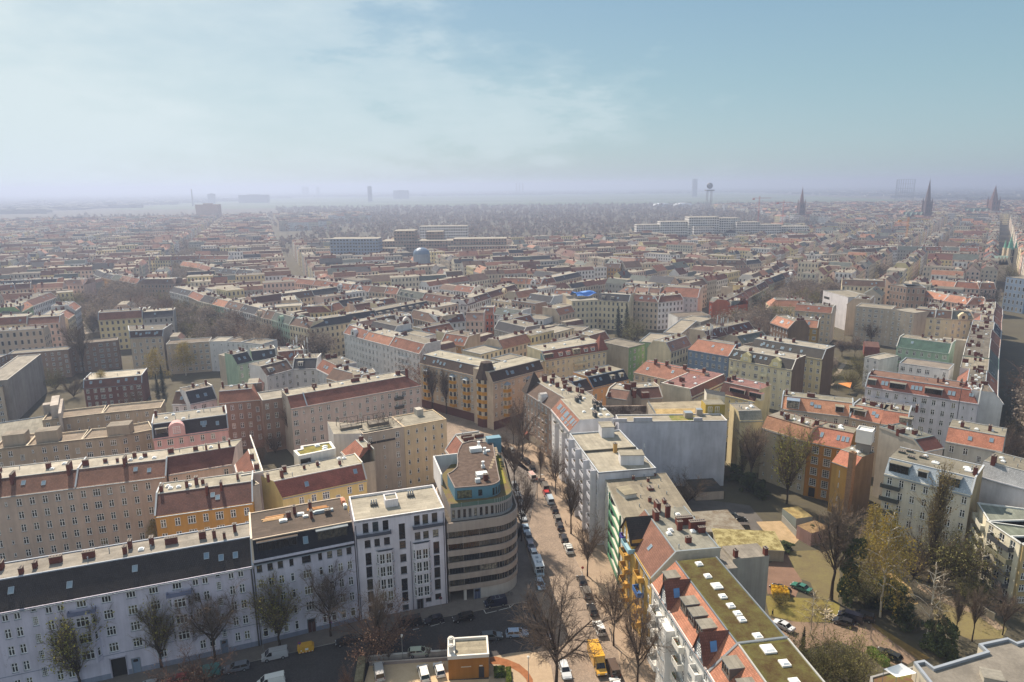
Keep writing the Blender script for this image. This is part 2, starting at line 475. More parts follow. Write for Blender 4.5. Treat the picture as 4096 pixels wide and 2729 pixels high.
def slope_frame(root, x, y0, z0, y1, z1, f, w, h, name='skylight', rz=0.0):
    """roof window lying on the slope that rises from (y0,z0) to (y1,z1); f = fraction up"""
    L = math.hypot(y1-y0, z1-z0); cy, cz = (y1-y0)/L, (z1-z0)/L; nb = (-cz, cy)
    P = lambda u, v, o: (u, v*cy+o*nb[0], v*cz+o*nb[1])
    mb = MB(); gl = MB(); t = .1
    for (a, b, c, d2) in ((-w/2, w/2, -h/2, -h/2+t), (-w/2, w/2, h/2-t, h/2), (-w/2, -w/2+t, -h/2+t, h/2-t), (w/2-t, w/2, -h/2+t, h/2-t)):
        mb.face([P(a, c, .12), P(b, c, .12), P(b, d2, .12), P(a, d2, .12)], 0)
        mb.face([P(a, c, 0), P(b, c, 0), P(b, c, .12), P(a, c, .12)], 0); mb.face([P(b, d2, 0), P(a, d2, 0), P(a, d2, .12), P(b, d2, .12)], 0)
        mb.face([P(a, c, 0), P(a, c, .12), P(a, d2, .12), P(a, d2, 0)], 0); mb.face([P(b, c, 0), P(b, d2, 0), P(b, d2, .12), P(b, c, .12)], 0)
    gl.face([P(-w/2+t, -h/2+t, .09), P(w/2-t, -h/2+t, .09), P(w/2-t, h/2-t, .09), P(-w/2+t, h/2-t, .09)])
    o = mb.build(name, [ZINC], root, (x, y0+(y1-y0)*f, z0+(z1-z0)*f), rz); gl.build('pane', [plain('6f8596', .05, .9)], o); return o


_DM = {}


def dome(root, x, y, z, w=1.2, d=1.2, name='roof_light'):
    k = (w, d)
    if k not in _DM:
        mb = MB(); mb.box(-w/2, w/2, -d/2, d/2, -.05, .3, 0); a, b = w/2-.08, d/2-.08
        for s in (0,):
            q = [(-a, -b), (a, -b), (a, b), (-a, b)]; r = [(u*.6, v*.6) for u, v in q]
            for i in range(4):
                j = (i+1) % 4; mb.face([(*q[i], .3), (*q[j], .3), (*r[j], .52), (*r[i], .52)], 1)
            mb.face([(*c, .52) for c in r], 1)
        _DM[k] = mb.mesh(name, [WHITE, plain('e4e6e6', .25)])
    return put(name, _DM[k], root, (x, y, z))


def vent_mesh():
    if 'v' not in _DM:
        vb = MB(); vb.tube((0, 0, -.1), (0, 0, .8), .09, .09, 6); vb.tube((0, 0, .8), (0, 0, .92), .16, .05, 6); _DM['v'] = vb.mesh('vent_pipe', [ZINC])
    return _DM['v']


class House:
    pass


def house(label, p, q, D, ev=18.0, top=21.4, rf=3.2, rb=0.0, evb=None, sl=0.0, sr=0.0, hl=0.0, hr=0.0, wall='c9c0b4', tl='7a3c30', fl='a79f90',
          win='auto', lw=(), rw=(), bw=(), ch=None, sk=0, par='', seed=0, name='apartment_house', cat='apartment house', group=None, rt='b', lod=None,
          endw=None, W=None, corn=True, ov=.35, edge=True, nw=None, rows=5, parc=None, bays=2.7, z0=0.0, sty='T', aux=True, ptop=.45):
    """a building in local axes: x along the visible facade (left to right seen from outside), y depth, z up"""
    P = at(p, ev); Q = at(q, ev) if q is not None else None
    if isinstance(q, tuple) and q[0] == 'a': pass
    dx, dy = Q.x-P.x, Q.y-P.y; ang = math.atan2(dy, dx); Wd = math.hypot(dx, dy) if W is None else W
    W = Wd; r = random.Random(seed*7919+int(abs(P.x)*13+abs(P.y)*29)); dist = math.hypot(P.x+math.cos(ang)*W/2, P.y+math.sin(ang)*W/2)
    if lod is None: lod = 0 if dist < 235 else (1 if dist < 345 else 2)
    root = empty(name, (P.x, P.y, 0), ang); tag(root, label, cat, group)
    H = House(); H.root, H.W, H.D, H.ang, H.ev, H.top, H.rf, H.rb, H.P, H.lod, H.r = root, W, D, ang, ev, top, rf, rb, P, lod, r
    evb = ev if evb is None else evb
    XL = lambda y: sl*y/D; XR = lambda y: W+sr*y/D
    if rt == 'f': prof = [(0, ev), (D, ev)]; top = H.top = ev
    elif rt == 'g': prof = [(-ov, ev-ov*(top-ev)/rf), (rf, top), (D+(ov if rb else 0), evb-(ov*(top-evb)/(D-rf) if rb else 0))]
    else:
        prof = []
        if rf > 0: prof += [(-ov, ev-ov*(top-ev)/rf), (rf, top)]
        else: prof += [(0, top)]
        if rb > 0: prof += [(D-rb, top), (D+ov, evb-ov*(top-evb)/rb)]
        else: prof += [(D, top+(0.0 if rf > 0 else 0))]
    def zr(y):
        for (a, za), (b, zb) in zip(prof, prof[1:]):
            if a <= y <= b: return za+(zb-za)*(y-a)/(b-a)
        return prof[-1][1]
    H.zr = zr
    ft = ev if rf > 0 or rt == 'f' else top          # front wall top
    bt = evb if (rb > 0 or rt == 'f') else top
    # ---- windows
    nwin = nw or max(2, int(W/bays))
    def auto(Wx, hh=ft):
        n = max(2, int(Wx/bays)); dz = (hh-1.0)/rows
        return wgrid(Wx, n, rows, z0=z0+1.25, dz=dz, h=min(1.95, dz*.58), st=sty, rnd=r)
    if win == 'auto': win = auto(W) if lod < 2 else 'sh'
    fw_, bk = [], []
    mb = MB(); wm = plaster(wall); ew = endw or wall; em = dirty(ew) if endw is not None or not (lw or rw) else plaster(ew)
    sm = wallw(wall); mats = [wm, em, sm]
    c0, c1, c2, c3 = (0, 0), (W, 0), (XR(D), D), (XL(D), D)
    def shw(a, b, zb, zt, nrow=rows):
        n = max(1, round((Vector(b)-Vector(a)).length/bays)); o = r.randint(0, 40)
        mb.face([(*a, zb), (*b, zb), (*b, zt), (*a, zt)], 2, [(o, .06), (o+n, .06), (o+n, nrow+.06), (o, nrow+.06)])
    def side(a, b, ws, zt, m):
        if zt <= z0: return
        if ws == 'sh': shw(a, b, z0, zt)
        elif ws == 'auto' and lod == 2: shw(a, b, z0, zt)
        else:
            if ws == 'auto': ws = auto((Vector(b)-Vector(a)).length, zt)
            if lod == 2 and ws: shw(a, b, z0, zt); return
            wall_face(mb, a, b, z0, zt, ws, m)
            if ws: put_windows(root, a, b, ws, lod == 0)
    side(c0, c1, win, ft, 0 if len(win) else 1); H.win = win
    lo = min(ft, bt)
    for (a, b, ws, L, R, sgn) in ((c1, c2, rw, c1, c2, 1), (c3, c0, lw, c0, c3, 0)):
        hp = hr if sgn else hl
        side(a, b, ws, lo, 0 if ws else 1)
        if hp <= 0:
            X = XR if sgn else XL
            pts = [(X(0), 0, lo)]+[(X(max(0, min(D, y))), max(0, min(D, y)), zr(max(0, min(D, y)))) for y, z in prof]+[(X(D), D, lo)]
            cl = []
            for t in pts:
                if not cl or (Vector(t)-Vector(cl[-1])).length > 1e-4: cl.append(t)
            if len(cl) > 2 and max(t[2] for t in cl) > lo+.05: mb.face(cl[::-1] if sgn else cl, 1)
    side(c2, c3, bw, bt, 0 if bw else 1)
    if corn and rf > 0 and rt != 'f':
        mb.box(0, W, -.28, -.005, ev-.55, ev-.12, 0, bot=True)
    mb.build('wall', mats, root)
    # ---- roof
    tm, fm = tile(tl), felt(fl)
    if rt == 'f':
        poly = [c0, c1, c2, c3]; rf_ = MB(); rf_.face([(*c, ev-ptop) for c in inset(poly, .2)], 0); rf_.build('flat_roof', [fm], root)
        pm = MB(); pm.rim([c0, c1, c2, c3], .28, ev-ptop-.02, ev+.06, 0); pm.build('parapet', [plaster(parc or wall)], root); H.zr = lambda y: ev-ptop; H.top = ev-ptop
    else:
        tb, fb = MB(), MB(); zmin = min(ev, evb)
        def xl(y, z): return XL(min(max(y, 0), D))+(hl*max(0, z-zmin)/(top-zmin) if hl else 0)
        def xr(y, z): return XR(min(max(y, 0), D))-(hr*max(0, z-zmin)/(top-zmin) if hr else 0)
        for (a, za), (b, zb) in zip(prof, prof[1:]):
            st = abs(zb-za)/max(.01, b-a) > .22
            (tb if st else fb).face([(xl(a, za), a, za), (xr(a, za), a, za), (xr(b, zb), b, zb), (xl(b, zb), b, zb)], 0)
        if rf > 0: tb.face([(xr(-ov, 0), -ov, prof[0][1]), (xl(-ov, 0), -ov, prof[0][1]), (xl(-ov, 0), 0, prof[0][1]-.05), (xr(-ov, 0), 0, prof[0][1]-.05)], 1)
        for hp, X in ((hl, xl), (hr, xr)):
            if hp > 0:
                pts = [(X(y, z), y, z) for y, z in prof]
                tb.face(pts if X is xr else pts[::-1], 0)
        if rf > 0: tb.box(0, W, -ov-.14, -ov, prof[0][1]-.12, prof[0][1]+.03, 2)
        if tb.f: tb.build('tiled_roof' if rt == 'b' else 'roof', [tm, wm, ZINC], root)
        if fb.f:
            if edge:
                y0e = prof[1][0] if rf > 0 else 0
                fb.box(xl(y0e, top), xr(y0e, top), y0e-.1, y0e+.14, top-.1, top+.12, 1)
                if rb <= 0: fb.box(XL(D), XR(D), D-.25, D-.003, top-.05, top+.2, 1)
                else: fb.box(xl(D-rb, top), xr(D-rb, top), D-rb-.14, D-rb+.1, top-.1, top+.12, 1)
            fb.build('flat_roof', [fm, plain(parc or 'a7a6a2', .7)], root)
        for cdir in par:
            X, s = (XL, 1) if cdir == 'l' else (XR, -1); pb = MB()
            pr = [(max(-.2, min(D, y)), z) for y, z in prof]
            for (a, za), (b, zb) in zip(pr, pr[1:]):
                xa, xb = X(max(0, a)), X(max(0, b)); o1, o2 = -.17*s, .2*s
                q = [(xa+o1, a, za+.38), (xa+o2, a, za+.38), (xb+o2, b, zb+.38), (xb+o1, b, zb+.38)]
                if s < 0: q = q[::-1]
                pb.face(q, 0)
                for o in (o1, o2): pb.face([(xa+o, a, za-.3), (xb+o, b, zb-.3), (xb+o, b, zb+.38), (xa+o, a, za+.38)], 1)
            a, za = pr[0]; pb.face([(X(0)-.17*s, a, za-.4), (X(0)+.2*s, a, za-.4), (X(0)+.2*s, a, za+.38), (X(0)-.17*s, a, za+.38)], 1)
            b, zb = pr[-1]; pb.face([(X(D)-.17*s, b, zb-.4), (X(D)+.2*s, b, zb-.4), (X(D)+.2*s, b, zb+.38), (X(D)-.17*s, b, zb+.38)], 1)
            pb.build('parapet', [plain(parc or '9aa2aa', .6), plaster(ew)], root)
        # ---- chimneys, skylights
        if ch is None:
            ch = []
            for k in range(max(2, int(W/5.5)+r.randint(0, 2))):
                y = (rf+r.uniform(.2, .9)*(D-rb-rf)) if D-rb-rf > 1 else D*.5
                x = (r.choice((.7, W-.7)) if r.random() < .5 else r.uniform(1, W-1))
                ch.append((x, y, r.choice((.5, .6)), r.choice((.9, 1.4, 2.0)), r.uniform(1.0, 1.9)))
        for c in ch: chimney(root, c[0], c[1], zr(c[1]), *c[2:])
        if sk and rf > 0:
            for k in range(sk if isinstance(sk, int) else len(sk)):
                x = r.uniform(1.5, W-1.5) if isinstance(sk, int) else sk[k]
                slope_frame(root, x, 0, ev, rf, top, r.choice((.45, .6)), .95, 1.3)
        if aux and D-rb-rf > 4:
            for k in range(r.randint(1, 4)): dome(root, r.uniform(1.5, W-1.5), r.uniform(rf+1.2, D-rb-1.2), top, 1.0, 1.0)
            for k in range(r.randint(2, 5) if lod < 2 else 0):
                x, y = r.uniform(.8, W-.8), r.uniform(rf+.7, D-rb-.7); put('vent_pipe', vent_mesh(), root, (x, y, top))
    return H


def balcony(H, x0, x1, z, dep=1.3, ph=1.0, mat=None, slab=None, y=0.0, rail=False):
    mb = MB(); a = mat or plaster('c8c2ba'); b = slab or a
    mb.box(x0, x1, y-dep, y-.003, z-.2, z, 1, bot=True); t = .1
    if rail:
        for k in range(int((x1-x0)/.14)+1):
            x = x0+k*.14; mb.box(x, x+.035, y-dep+.03, y-dep+.065, z, z+ph-.05, 0)
        mb.box(x0, x1, y-dep, y-dep+.09, z+ph-.06, z+ph, 0, bot=True); mb.box(x0, x0+.06, y-dep+.09, y, z+ph-.06, z+ph, 0, bot=True); mb.box(x1-.06, x1, y-dep+.09, y, z+ph-.06, z+ph, 0, bot=True)
    else:
        mb.box(x0+.002, x1-.002, y-dep+.002, y-dep+t, z-.002, z+ph, 0); mb.box(x0+.002, x0+t, y-dep+t, y-.004, z-.002, z+ph, 0); mb.box(x1-t, x1-.002, y-dep+t, y-.004, z-.002, z+ph, 0)
    o = mb.build('balcony', [a, b], H.root)
    if getattr(H, 'lod', 1) == 0 and not rail and ph > .8 and H.r.random() < .75:
        k = H.r.randrange(3)
        if ('fb', k) not in _DM:
            r = random.Random(40+k); fb = MB(); fb.box(-.6, .6, -.12, .12, 0, .22, 0, bot=True)
            for _ in range(90):
                c = Vector((r.uniform(-.65, .65), r.uniform(-.2, .2), r.uniform(.18, .5))); u = Vector((r.gauss(0, 1), r.gauss(0, 1), r.gauss(0, 1))).normalized(); v = u.orthogonal().normalized(); fb.face([c-u*.12, c+v*.08, c+u*.12, c-v*.08], 1 if r.random() < .8 else 2, [(0, 0)]*4)
            _DM[('fb', k)] = fb.mesh('flower_box', [POT, plain(('5a6a2c', '6b5a3c', '4a5a34')[k], .8), plain(('a83c3c', 'c9a23c', 'b9876a')[k], .8)])
        put('flower_box', _DM[('fb', k)], o, (x0+(x1-x0)*H.r.uniform(.3, .7), y-dep+.3, z+ph-.35))
    return o


def door(H, x0, x1, z1, mat=None, p0=(0, 0), rz=0.0, name='door'):
    mb = MB(); w = x1-x0
    mb.box(-w/2, w/2, -.02, .14, 0, z1, 0); mb.box(-w/2-.15, -w/2, -.12, .14, 0, z1+.15, 1); mb.box(w/2, w/2+.15, -.12, .14, 0, z1+.15, 1); mb.box(-w/2, w/2, -.12, .14, z1, z1+.15, 1)
    mb.box(-w/2+.2, w/2-.2, -.05, -.02, z1-.7, z1-.15, 2); mb.box(-.03, .03, -.045, -.02, .05, z1-.8, 1)
    return mb.build(name, [mat or plain('4a3128', .6), plaster('8e949c'), carglass()], H.root, (p0[0]+(x0+x1)/2, p0[1], 0), rz)


def dormer(H, x, w, z, h, y, dep, wall=None, roof=None, n=2, flat=True):
    """box dormer with its front at depth y, sill height z; one window row in front"""
    mb = MB(); a = wall or plaster('c9c6c0'); b = roof or felt('8b857b')
    mb.box(x-w/2, x-w/2+.12, y, y+dep, z-.6, z+h, 0); mb.box(x+w/2-.12, x+w/2, y, y+dep, z-.6, z+h, 0)
    mb.box(x-w/2+.12, x+w/2-.12, y+.02, y+.12, z-.6, z+.1, 0)
    mb.box(x-w/2-.12, x+w/2+.12, y-.2, y+dep, z+h, z+h+.14, 2, 1, bot=True)
    o = mb.build('dormer', [a, b, ZINC], H.root)
    fm, gm = win_mesh(w-.24, h-.1, 'r' if n > 1 else 'T'); q = put('window', fm, o, (x, y, z+.1)); put('pane', gm, q)
    return o
# ================================================================ near houses, left side of the cobbled street
G1 = 'pale houses along the shaded street'
G2 = 'courtyard houses behind the pale row'


def oriel(H, x0, x1, z0, z1, dep, zs, h=1.9, n=1, wall='d3ccd6', cap=None, st='X', side=True, y=0.0):
    """bay window standing out of the facade, chamfered sides, one front window per storey"""
    c = dep*.8; a, b = (x0, y), (x0+c, y-dep); d, e = (x1-c, y-dep), (x1, y); mb = MB(); wl = d[0]-b[0]
    root = empty('bay_window', (0, 0, 0)); root.parent = H.root
    ws = []
    for z in zs:
        if n == 1: ws.append((wl*.12, wl*.88, z, z+h, st))
        else:
            for k in range(n): ws.append((wl*(k+.08)/n, wl*(k+.92)/n, z, z+h, st))
    wall_face(mb, b, d, z0, z1, ws); put_windows(root, b, d, ws, True)
    L = math.hypot(c, dep)
    for p, q in ((a, b), (d, e)):
        w2 = [(L*.2, L*.8, z+.1, z+h-.05, 'S') for z in zs] if side else []
        wall_face(mb, p, q, z0, z1, w2)
        if w2: put_windows(root, p, q, w2, True)
    mb.face([(*p, z1) for p in (a, b, d, e)], 1); mb.face([(*p, z0) for p in (a, b, d, e)][::-1], 0)
    mb.build('bay_wall', [plaster(wall), cap or plain('6d7178', .7)], root); return root


B1 = house('long pale lilac apartment house with dark tiled roof behind the budding street trees', pl((-99.79, 103.15)), pl((-51.35, 121.0)), 10.4, 18, 22, 4.1,
           wall='d6cedb', tl='3a3232', fl='978f84', group=G1, par='r', endw='b9b0a8', lod=0, aux=True, seed=1, parc='9fa6b2',
           win=[w for x, wd, s in ((10.5, 1, 'T'), (12.3, 1, 'T'), (17.1, 1.05, 'T'), (18.9, 1.05, 'T'), (22.2, 1.6, 'X'), (26.2, 1.6, 'X'), (30.2, 1.6, 'X'), (34.0, 1.6, 'X'), (38, 1.6, 'X'), (41.2, 1.05, 'T'), (42.9, 1.05, 'T'), (47.55, 1, 'T'), (49.3, 1.05, 'T'), (1.5, 1, 'T'), (3.6, 1, 'T'), (6.6, 1.5, 'X'))
                for r in range(5) for w in [(x-wd/2, x+wd/2, 2.1+3.45*r, 4.0+3.45*r, s)] if not (r < 4 and x in (22.2, 38)) and not (r == 0 and x in (26.2, 30.2))]
           + [w for x in (14.85, 45.2) for w in [(x-.45, x+.45, z, z+1.8, 'G') for z in (14.0, 10.55, 7.1, 3.65)]+[(x-.45, x+.45, 16.8, 17.6, 'S')] if not (x > 40 and w[2] < 3)]+[(25.3, 27.8, .03, 4.1, '-')],
           ch=[(7, 5.6, 1.3, .6, 1.5), (8.5, 8.3, .6, 1.5, 1.5), (12.4, 5.2, .6, 1.1, 1.2), (14.2, 6.6, .6, 1.2, 1.2), (17.4, 7.2, 2.0, .9, 1.3), (22.8, 7.0, 2.0, .9, 1.4), (29, 6.2, .6, 1.1, 1.5), (29.6, 8.2, .6, 1.3, 1.6), (33.4, 8.0, .7, 1.2, 1.6), (37.0, 7.0, 2.2, .8, 1.3), (42.6, 7.0, 1.2, .8, 1.5), (44.8, 6.5, .6, 1.0, 1.6), (46.7, 5.5, .5, .6, 1.2), (48.6, 7.6, .6, .8, 1.7)],
           sk=[11.3, 20.4, 31.0, 43.4, 48.6, 46.0])
for x0, x1 in ((20.1, 24.3), (36.2, 40.3)):
    oriel(B1, x0, x1, 4.6, 15.1, .9, (5.55, 9.0, 12.45), wall='d6cedb')
    balcony(B1, x0-.1, x1+.1, 15.15, 1.1, .55, plain('6f7590', .6), rail=False)
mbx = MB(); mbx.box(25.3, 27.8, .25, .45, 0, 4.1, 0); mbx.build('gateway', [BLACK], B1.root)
mbx = MB()
for x0, x1, z in ((25.1, 25.3, 4.2), (27.8, 28.0, 4.2), (25.1, 28.0, 4.2)): mbx.box(x0, x1, -.08, .3, 0 if x1-x0 < 1 else 4.1, z+.1, 0)
mbx.build('gate_frame', [plaster('b8b2bf')], B1.root)
door(B1, 28.8, 30.0, 3.2, plain('7f8ea3', .5)); door(B1, 44.4, 45.5, 3.0, plain('6f7c90', .5))
mbx = MB(); mbx.box(0, 25.1, -.06, -.004, 0, 1.2, 0); mbx.box(28.0, 28.6, -.06, -.004, 0, 1.2, 0); mbx.box(30.2, 44.2, -.06, -.004, 0, 1.2, 0); mbx.box(45.7, B1.W, -.06, -.004, 0, 1.2, 0); mbx.box(0, B1.W, -.05, -.004, 5.0, 5.12, 0)
mbx.build('plinth', [plaster('8f94a5')], B1.root)
mbx = MB(); mbx.tube((B1.W-.35, -.2, 0), (B1.W-.35, -.2, 17.8), .13, .13, 8); mbx.tube((.4, -.2, 0), (.4, -.2, 17.8), .1, .1, 8); mbx.build('downpipe', [plain('4a4744', .6)], B1.root)

B2 = house('pale lilac house with dark slate attic, wide glazed recesses and planks piled on its roof', pl((-51.25, 121.3)), pl((-33.1, 128.65)), 13.5, 18.9, 22.5, 1.3,
           wall='d4ceda', tl='22252e', fl='5f5248', group=G1, lod=0, par='l', ch=[], aux=False, seed=2, corn=True, edge=True, parc='c9b49c',
           win=[(x-.5, x+.5, z, z+h, s) for x in (.95, 2.95, 4.9, 14.5, 16.5, 18.4) for z, h, s in ((1.5, 2.0, 'S'), (5.2, 1.95, 'T'), (8.8, 1.95, 'T'), (12.5, 1.9, 'T'), (16.0, 1.75, 'D'))]
           + [(x-.38, x+.38, z, z+h, s) for x in (7.0, 12.6) for z, h, s in ((1.5, 2.0, 'S'), (5.2, 1.95, 'S'), (8.8, 1.95, 'S'), (12.5, 1.9, 'S'), (16.0, 1.75, 'D'))]
           + [(9.05, 10.75, z, z+h, s) for z, h, s in ((5.2, 1.95, 'X'), (8.8, 1.95, 'X'), (12.5, 1.9, 'X'), (16.0, 1.75, 'D'))])
dormer(B2, 4.75, 7.6, 19.7, 2.4, .35, 2.6, plain('22252e', .6), felt('5f5248'), 3); dormer(B2, 15.4, 6.2, 19.9, 2.3, .35, 2.4, plain('22252e', .6), felt('8d9499'), 3)
slope_frame(B2.root, 10.1, 0, 18.9, 1.3, 22.5, .5, 1.0, 1.5)
door(B2, 9.1, 10.6, 3.2, plain('4a2420', .5))
mbx = MB(); mbx.box(0, 9.0, -.06, -.004, 0, 1.1, 0); mbx.box(10.75, B2.W, -.06, -.004, 0, 1.1, 0); mbx.build('plinth', [plaster('8b90a2')], B2.root)
for k, (x, y, L, n, c) in enumerate(((4.6, 8.3, 4.2, 5, 'c9a070'), (5.0, 9.6, 3.6, 3, 'b8844f'), (13.6, 9.8, 4.4, 4, 'c98f55'))):
    mbx = MB()
    for j in range(n): mbx.box(x-L/2+R0.uniform(-.3, .3), x+L/2+R0.uniform(-.3, .3), y+j*.26, y+j*.26+.2, 22.5, 22.62+.08*(j % 2), 0)
    o = mbx.build('plank_stack', [plain(c, .8)], None, (B2.P.x, B2.P.y, 0), B2.ang)
    tag(o, ('stack of bare planks lying on the brown flat roof, nearest the roof edge', 'shorter stack of planks behind the longer one on the brown roof', 'orange planks on the grey unfinished half of the roof')[k], 'planks', 'planks on the unfinished roof')
for k, (x, y, w, d, h, c) in enumerate(((6.4, 7.0, 1.6, 1.0, .5, 'dcdad6'), (10.0, 8.6, 1.5, .9, .5, 'd5d5d4'), (10.9, 7.2, 1.1, .7, .45, 'e0dfdc'), (14.6, 8.0, 4.2, .7, .6, 'aeb8bd'), (19.2, 10.6, .9, 2.2, 1.0, 'b06a48'), (19.3, 8.4, .8, 1.3, .8, 'dcd6cc'))):
    mbx = MB(); mbx.box(x-w/2, x+w/2, y-d/2, y+d/2, 22.5, 22.5+h*.8, 0); mbx.box(x-w*.4, x+w*.3, y-d*.4, y+d*.42, 22.5+h*.8, 22.5+h, 0)
    o = mbx.build('material_pallet', [plain(c, .7)], None, (B2.P.x, B2.P.y, 0), B2.ang)
    tag(o, ('white plastic heap beside the plank stacks on the brown roof', 'white foil pack near the middle chimneys of the building-site roof', 'small white foil pack in front of the larger one on the building-site roof', 'long pale roll of sheeting on the grey half of the roof', 'rust-red pile of tiles against the white roof parapet', 'pale sacks in front of the rust-red pile on the roof')[k], 'building material', 'building materials on the unfinished roof')
for x, y, w, d, h in ((7.6, 8.4, .9, .6, 1.2), (8.9, 9.8, .6, .9, 1.7), (12.0, 6.4, .5, 1.0, 1.6), (12.2, 10.6, .6, 1.4, 1.8), (15.4, 6.6, 1.2, .8, 1.0)): chimney(B2.root, x, y, 22.5, w, d, h, plain('5a4a42', .8) if x > 15 else BRICK)

B3 = house('white modern apartment house with glazed bay columns and a flat stepped roof', pl((-32.95, 128.85)), pl((-14.85, 134.6)), 12.3, 23, rt='f', wall='e0d8de', fl='aba291', group=G1, lod=0, parc='e6e2e2', seed=3,
           win=[(a, b, 20.0, 22.2, 'D') for a, b in ((1.7, 2.85), (3.7, 4.9), (5.8, 7.0), (12.4, 13.6), (14.2, 15.4), (16.2, 17.4))]
           + [(a, b, 16.6, 18.3, 'D') for a, b in ((1.9, 3.1), (3.9, 5.0), (5.9, 7.1), (12.4, 13.6), (14.2, 15.4), (16.3, 17.5))]
           + [(9.1, 10.4, a, b, 'd') for a, b in ((17.3, 20.9), (15.1, 16.9), (12.0, 13.8), (9.1, 10.9), (5.1, 8.0), (2.5, 4.8), (.4, 1.7))]
           + [(1.9, 3.1, a, b, 'd') for a, b in ((12.6, 15.4), (9.7, 12.2), (6.8, 9.3), (3.9, 6.4), (1.5, 2.9))]+[(16.3, 17.6, a, b, 'd') for a, b in ((12.6, 15.4), (9.7, 12.2), (6.8, 9.3), (3.9, 6.4), (1.5, 2.9))]
           + [(3.9, 5.0, 1.6, 2.7, 'd'), (5.8, 7.0, 1.6, 2.7, 'd'), (14.2, 15.4, 1.4, 2.3, 'd')])
for x0, x1, z0, z1 in ((4.0, 7.9, 3.3, 15.6), (11.7, 15.7, 2.9, 16.0)):
    oriel(B3, x0, x1, z0, z1, .75, [z0+.5+k*2.95 for k in range(4)], 2.35, 2, 'ddd5da', plain('3d434c', .5), 'F', True)
balcony(B3, .25, 7.4, 19.65, 1.0, .35, plain('4a4f5c', .6)); balcony(B3, 12.0, 18.7, 19.65, 1.0, .35, plain('4a4f5c', .6))
door(B3, 12.3, 13.5, 2.5, plain('26282c', .5))
mbx = MB(); mbx.rim([(7.1, 5.0), (9.9, 5.0), (9.9, 8.2), (7.1, 8.2)], .25, 22.5, 24.3); mbx.face([(7.3, 5.2, 24.0), (9.7, 5.2, 24.0), (9.7, 8, 24.0), (7.3, 8, 24.0)], 1); mbx.build('stair_head', [plaster('dcd6d6'), felt('9d9788')], B3.root)
for x, y in ((4.9, 7.0), (13.2, 8.8)):
    mbx = MB(); mbx.box(x-.8, x+.8, y-.5, y+.5, 22.5, 23.1, 0)
    for k in range(3): mbx.tube((x-.5+.5*k, y, 23.1), (x-.5+.5*k, y, 24.0), .13, .13, 7, 1)
    mbx.build('vent_block', [plain('55534f', .8), ZINC], B3.root)
mbx = MB(); mbx.tube((.25, -.12, 0), (.25, -.12, 22), .08, .08, 7); mbx.tube((B3.W-.3, -.12, 0), (B3.W-.3, -.12, 22), .08, .08, 7); mbx.tube((11.4, -.12, 0), (11.4, -.12, 16.5), .07, .07, 7); mbx.build('downpipe', [plain('5d5a66', .6)], B3.root)

# ---------------------------------------------------------------- the rounded corner block
RB = empty('corner_block', (-14.75, 134.75, 0), math.radians(15.4))
tag(RB, 'rounded corner block of tan concrete bands and dark ribbon windows with a blue penthouse', 'office block', G1)
CB = House(); CB.root, CB.ang, CB.P = RB, math.radians(15.4), Vector((-14.75, 134.75, 0))
_arc = [(11.2+6.2*math.sin(math.radians(t)), 5.4-6.0*math.cos(math.radians(t))) for t in range(0, 84, 6)]
CO = [(0.2, -.3), (3.7, -.5), (7.4, -.6)]+_arc+[(18.2, 12), (19.3, 20), (20.3, 27)]
CBK = [(9.5, 33), (0.9, 18), (0.2, 12.8)]
outl = CO+CBK


def off(pl_, w): return inset(pl_, w)[:len(CO)]


mb = MB(); md = MB(); mg = MB()
zb = [(2.9, 4.0), (5.6, 6.9), (8.5, 9.8), (11.4, 12.7), (14.3, 15.6), (17.2, 19.3)]       # concrete bands
inn = inset(outl, .28)
for z0, z1 in zb:
    for k in range(len(outl)-1 if True else 0):
        a, b = outl[k], outl[k+1]; c, d = inn[k], inn[k+1]
        mb.face([(*a, z0), (*b, z0), (*b, z1), (*a, z1)], 0); mb.face([(*a, z1), (*b, z1), (*d, z1), (*c, z1)], 0); mb.face([(*c, z0), (*d, z0), (*b, z0), (*a, z0)], 0)
mb.build('facade_band', [plaster('b0a094')], RB)
bk = [inn[k] for k in range(len(CO)-1, len(outl))]+[inn[0]]
mb = MB()
for k in range(len(bk)-1): mb.face([(*bk[k], 0), (*bk[k+1], 0), (*bk[k+1], 19.3), (*bk[k], 19.3)], 0)
for k in range(len(CO)-1):
    a, b = inn[k], inn[k+1]
    if not (0 <= k < 2): mb.face([(*a, 0), (*b, 0), (*b, 2.9), (*a, 2.9)], 0)
mb.box(.4, 7.4, 4.5, 4.7, 0, 2.9, 1); mb.box(3.6, 4.2, -.1, .5, 0, 2.9, 0); mb.face([(x, y, 2.88) for x, y in ((.4, 0), (.4, 4.5), (7.4, 4.5), (7.4, 0))], 1)
mb.build('rear_wall', [plaster('c9c2ba'), plaster('55504c')], RB)
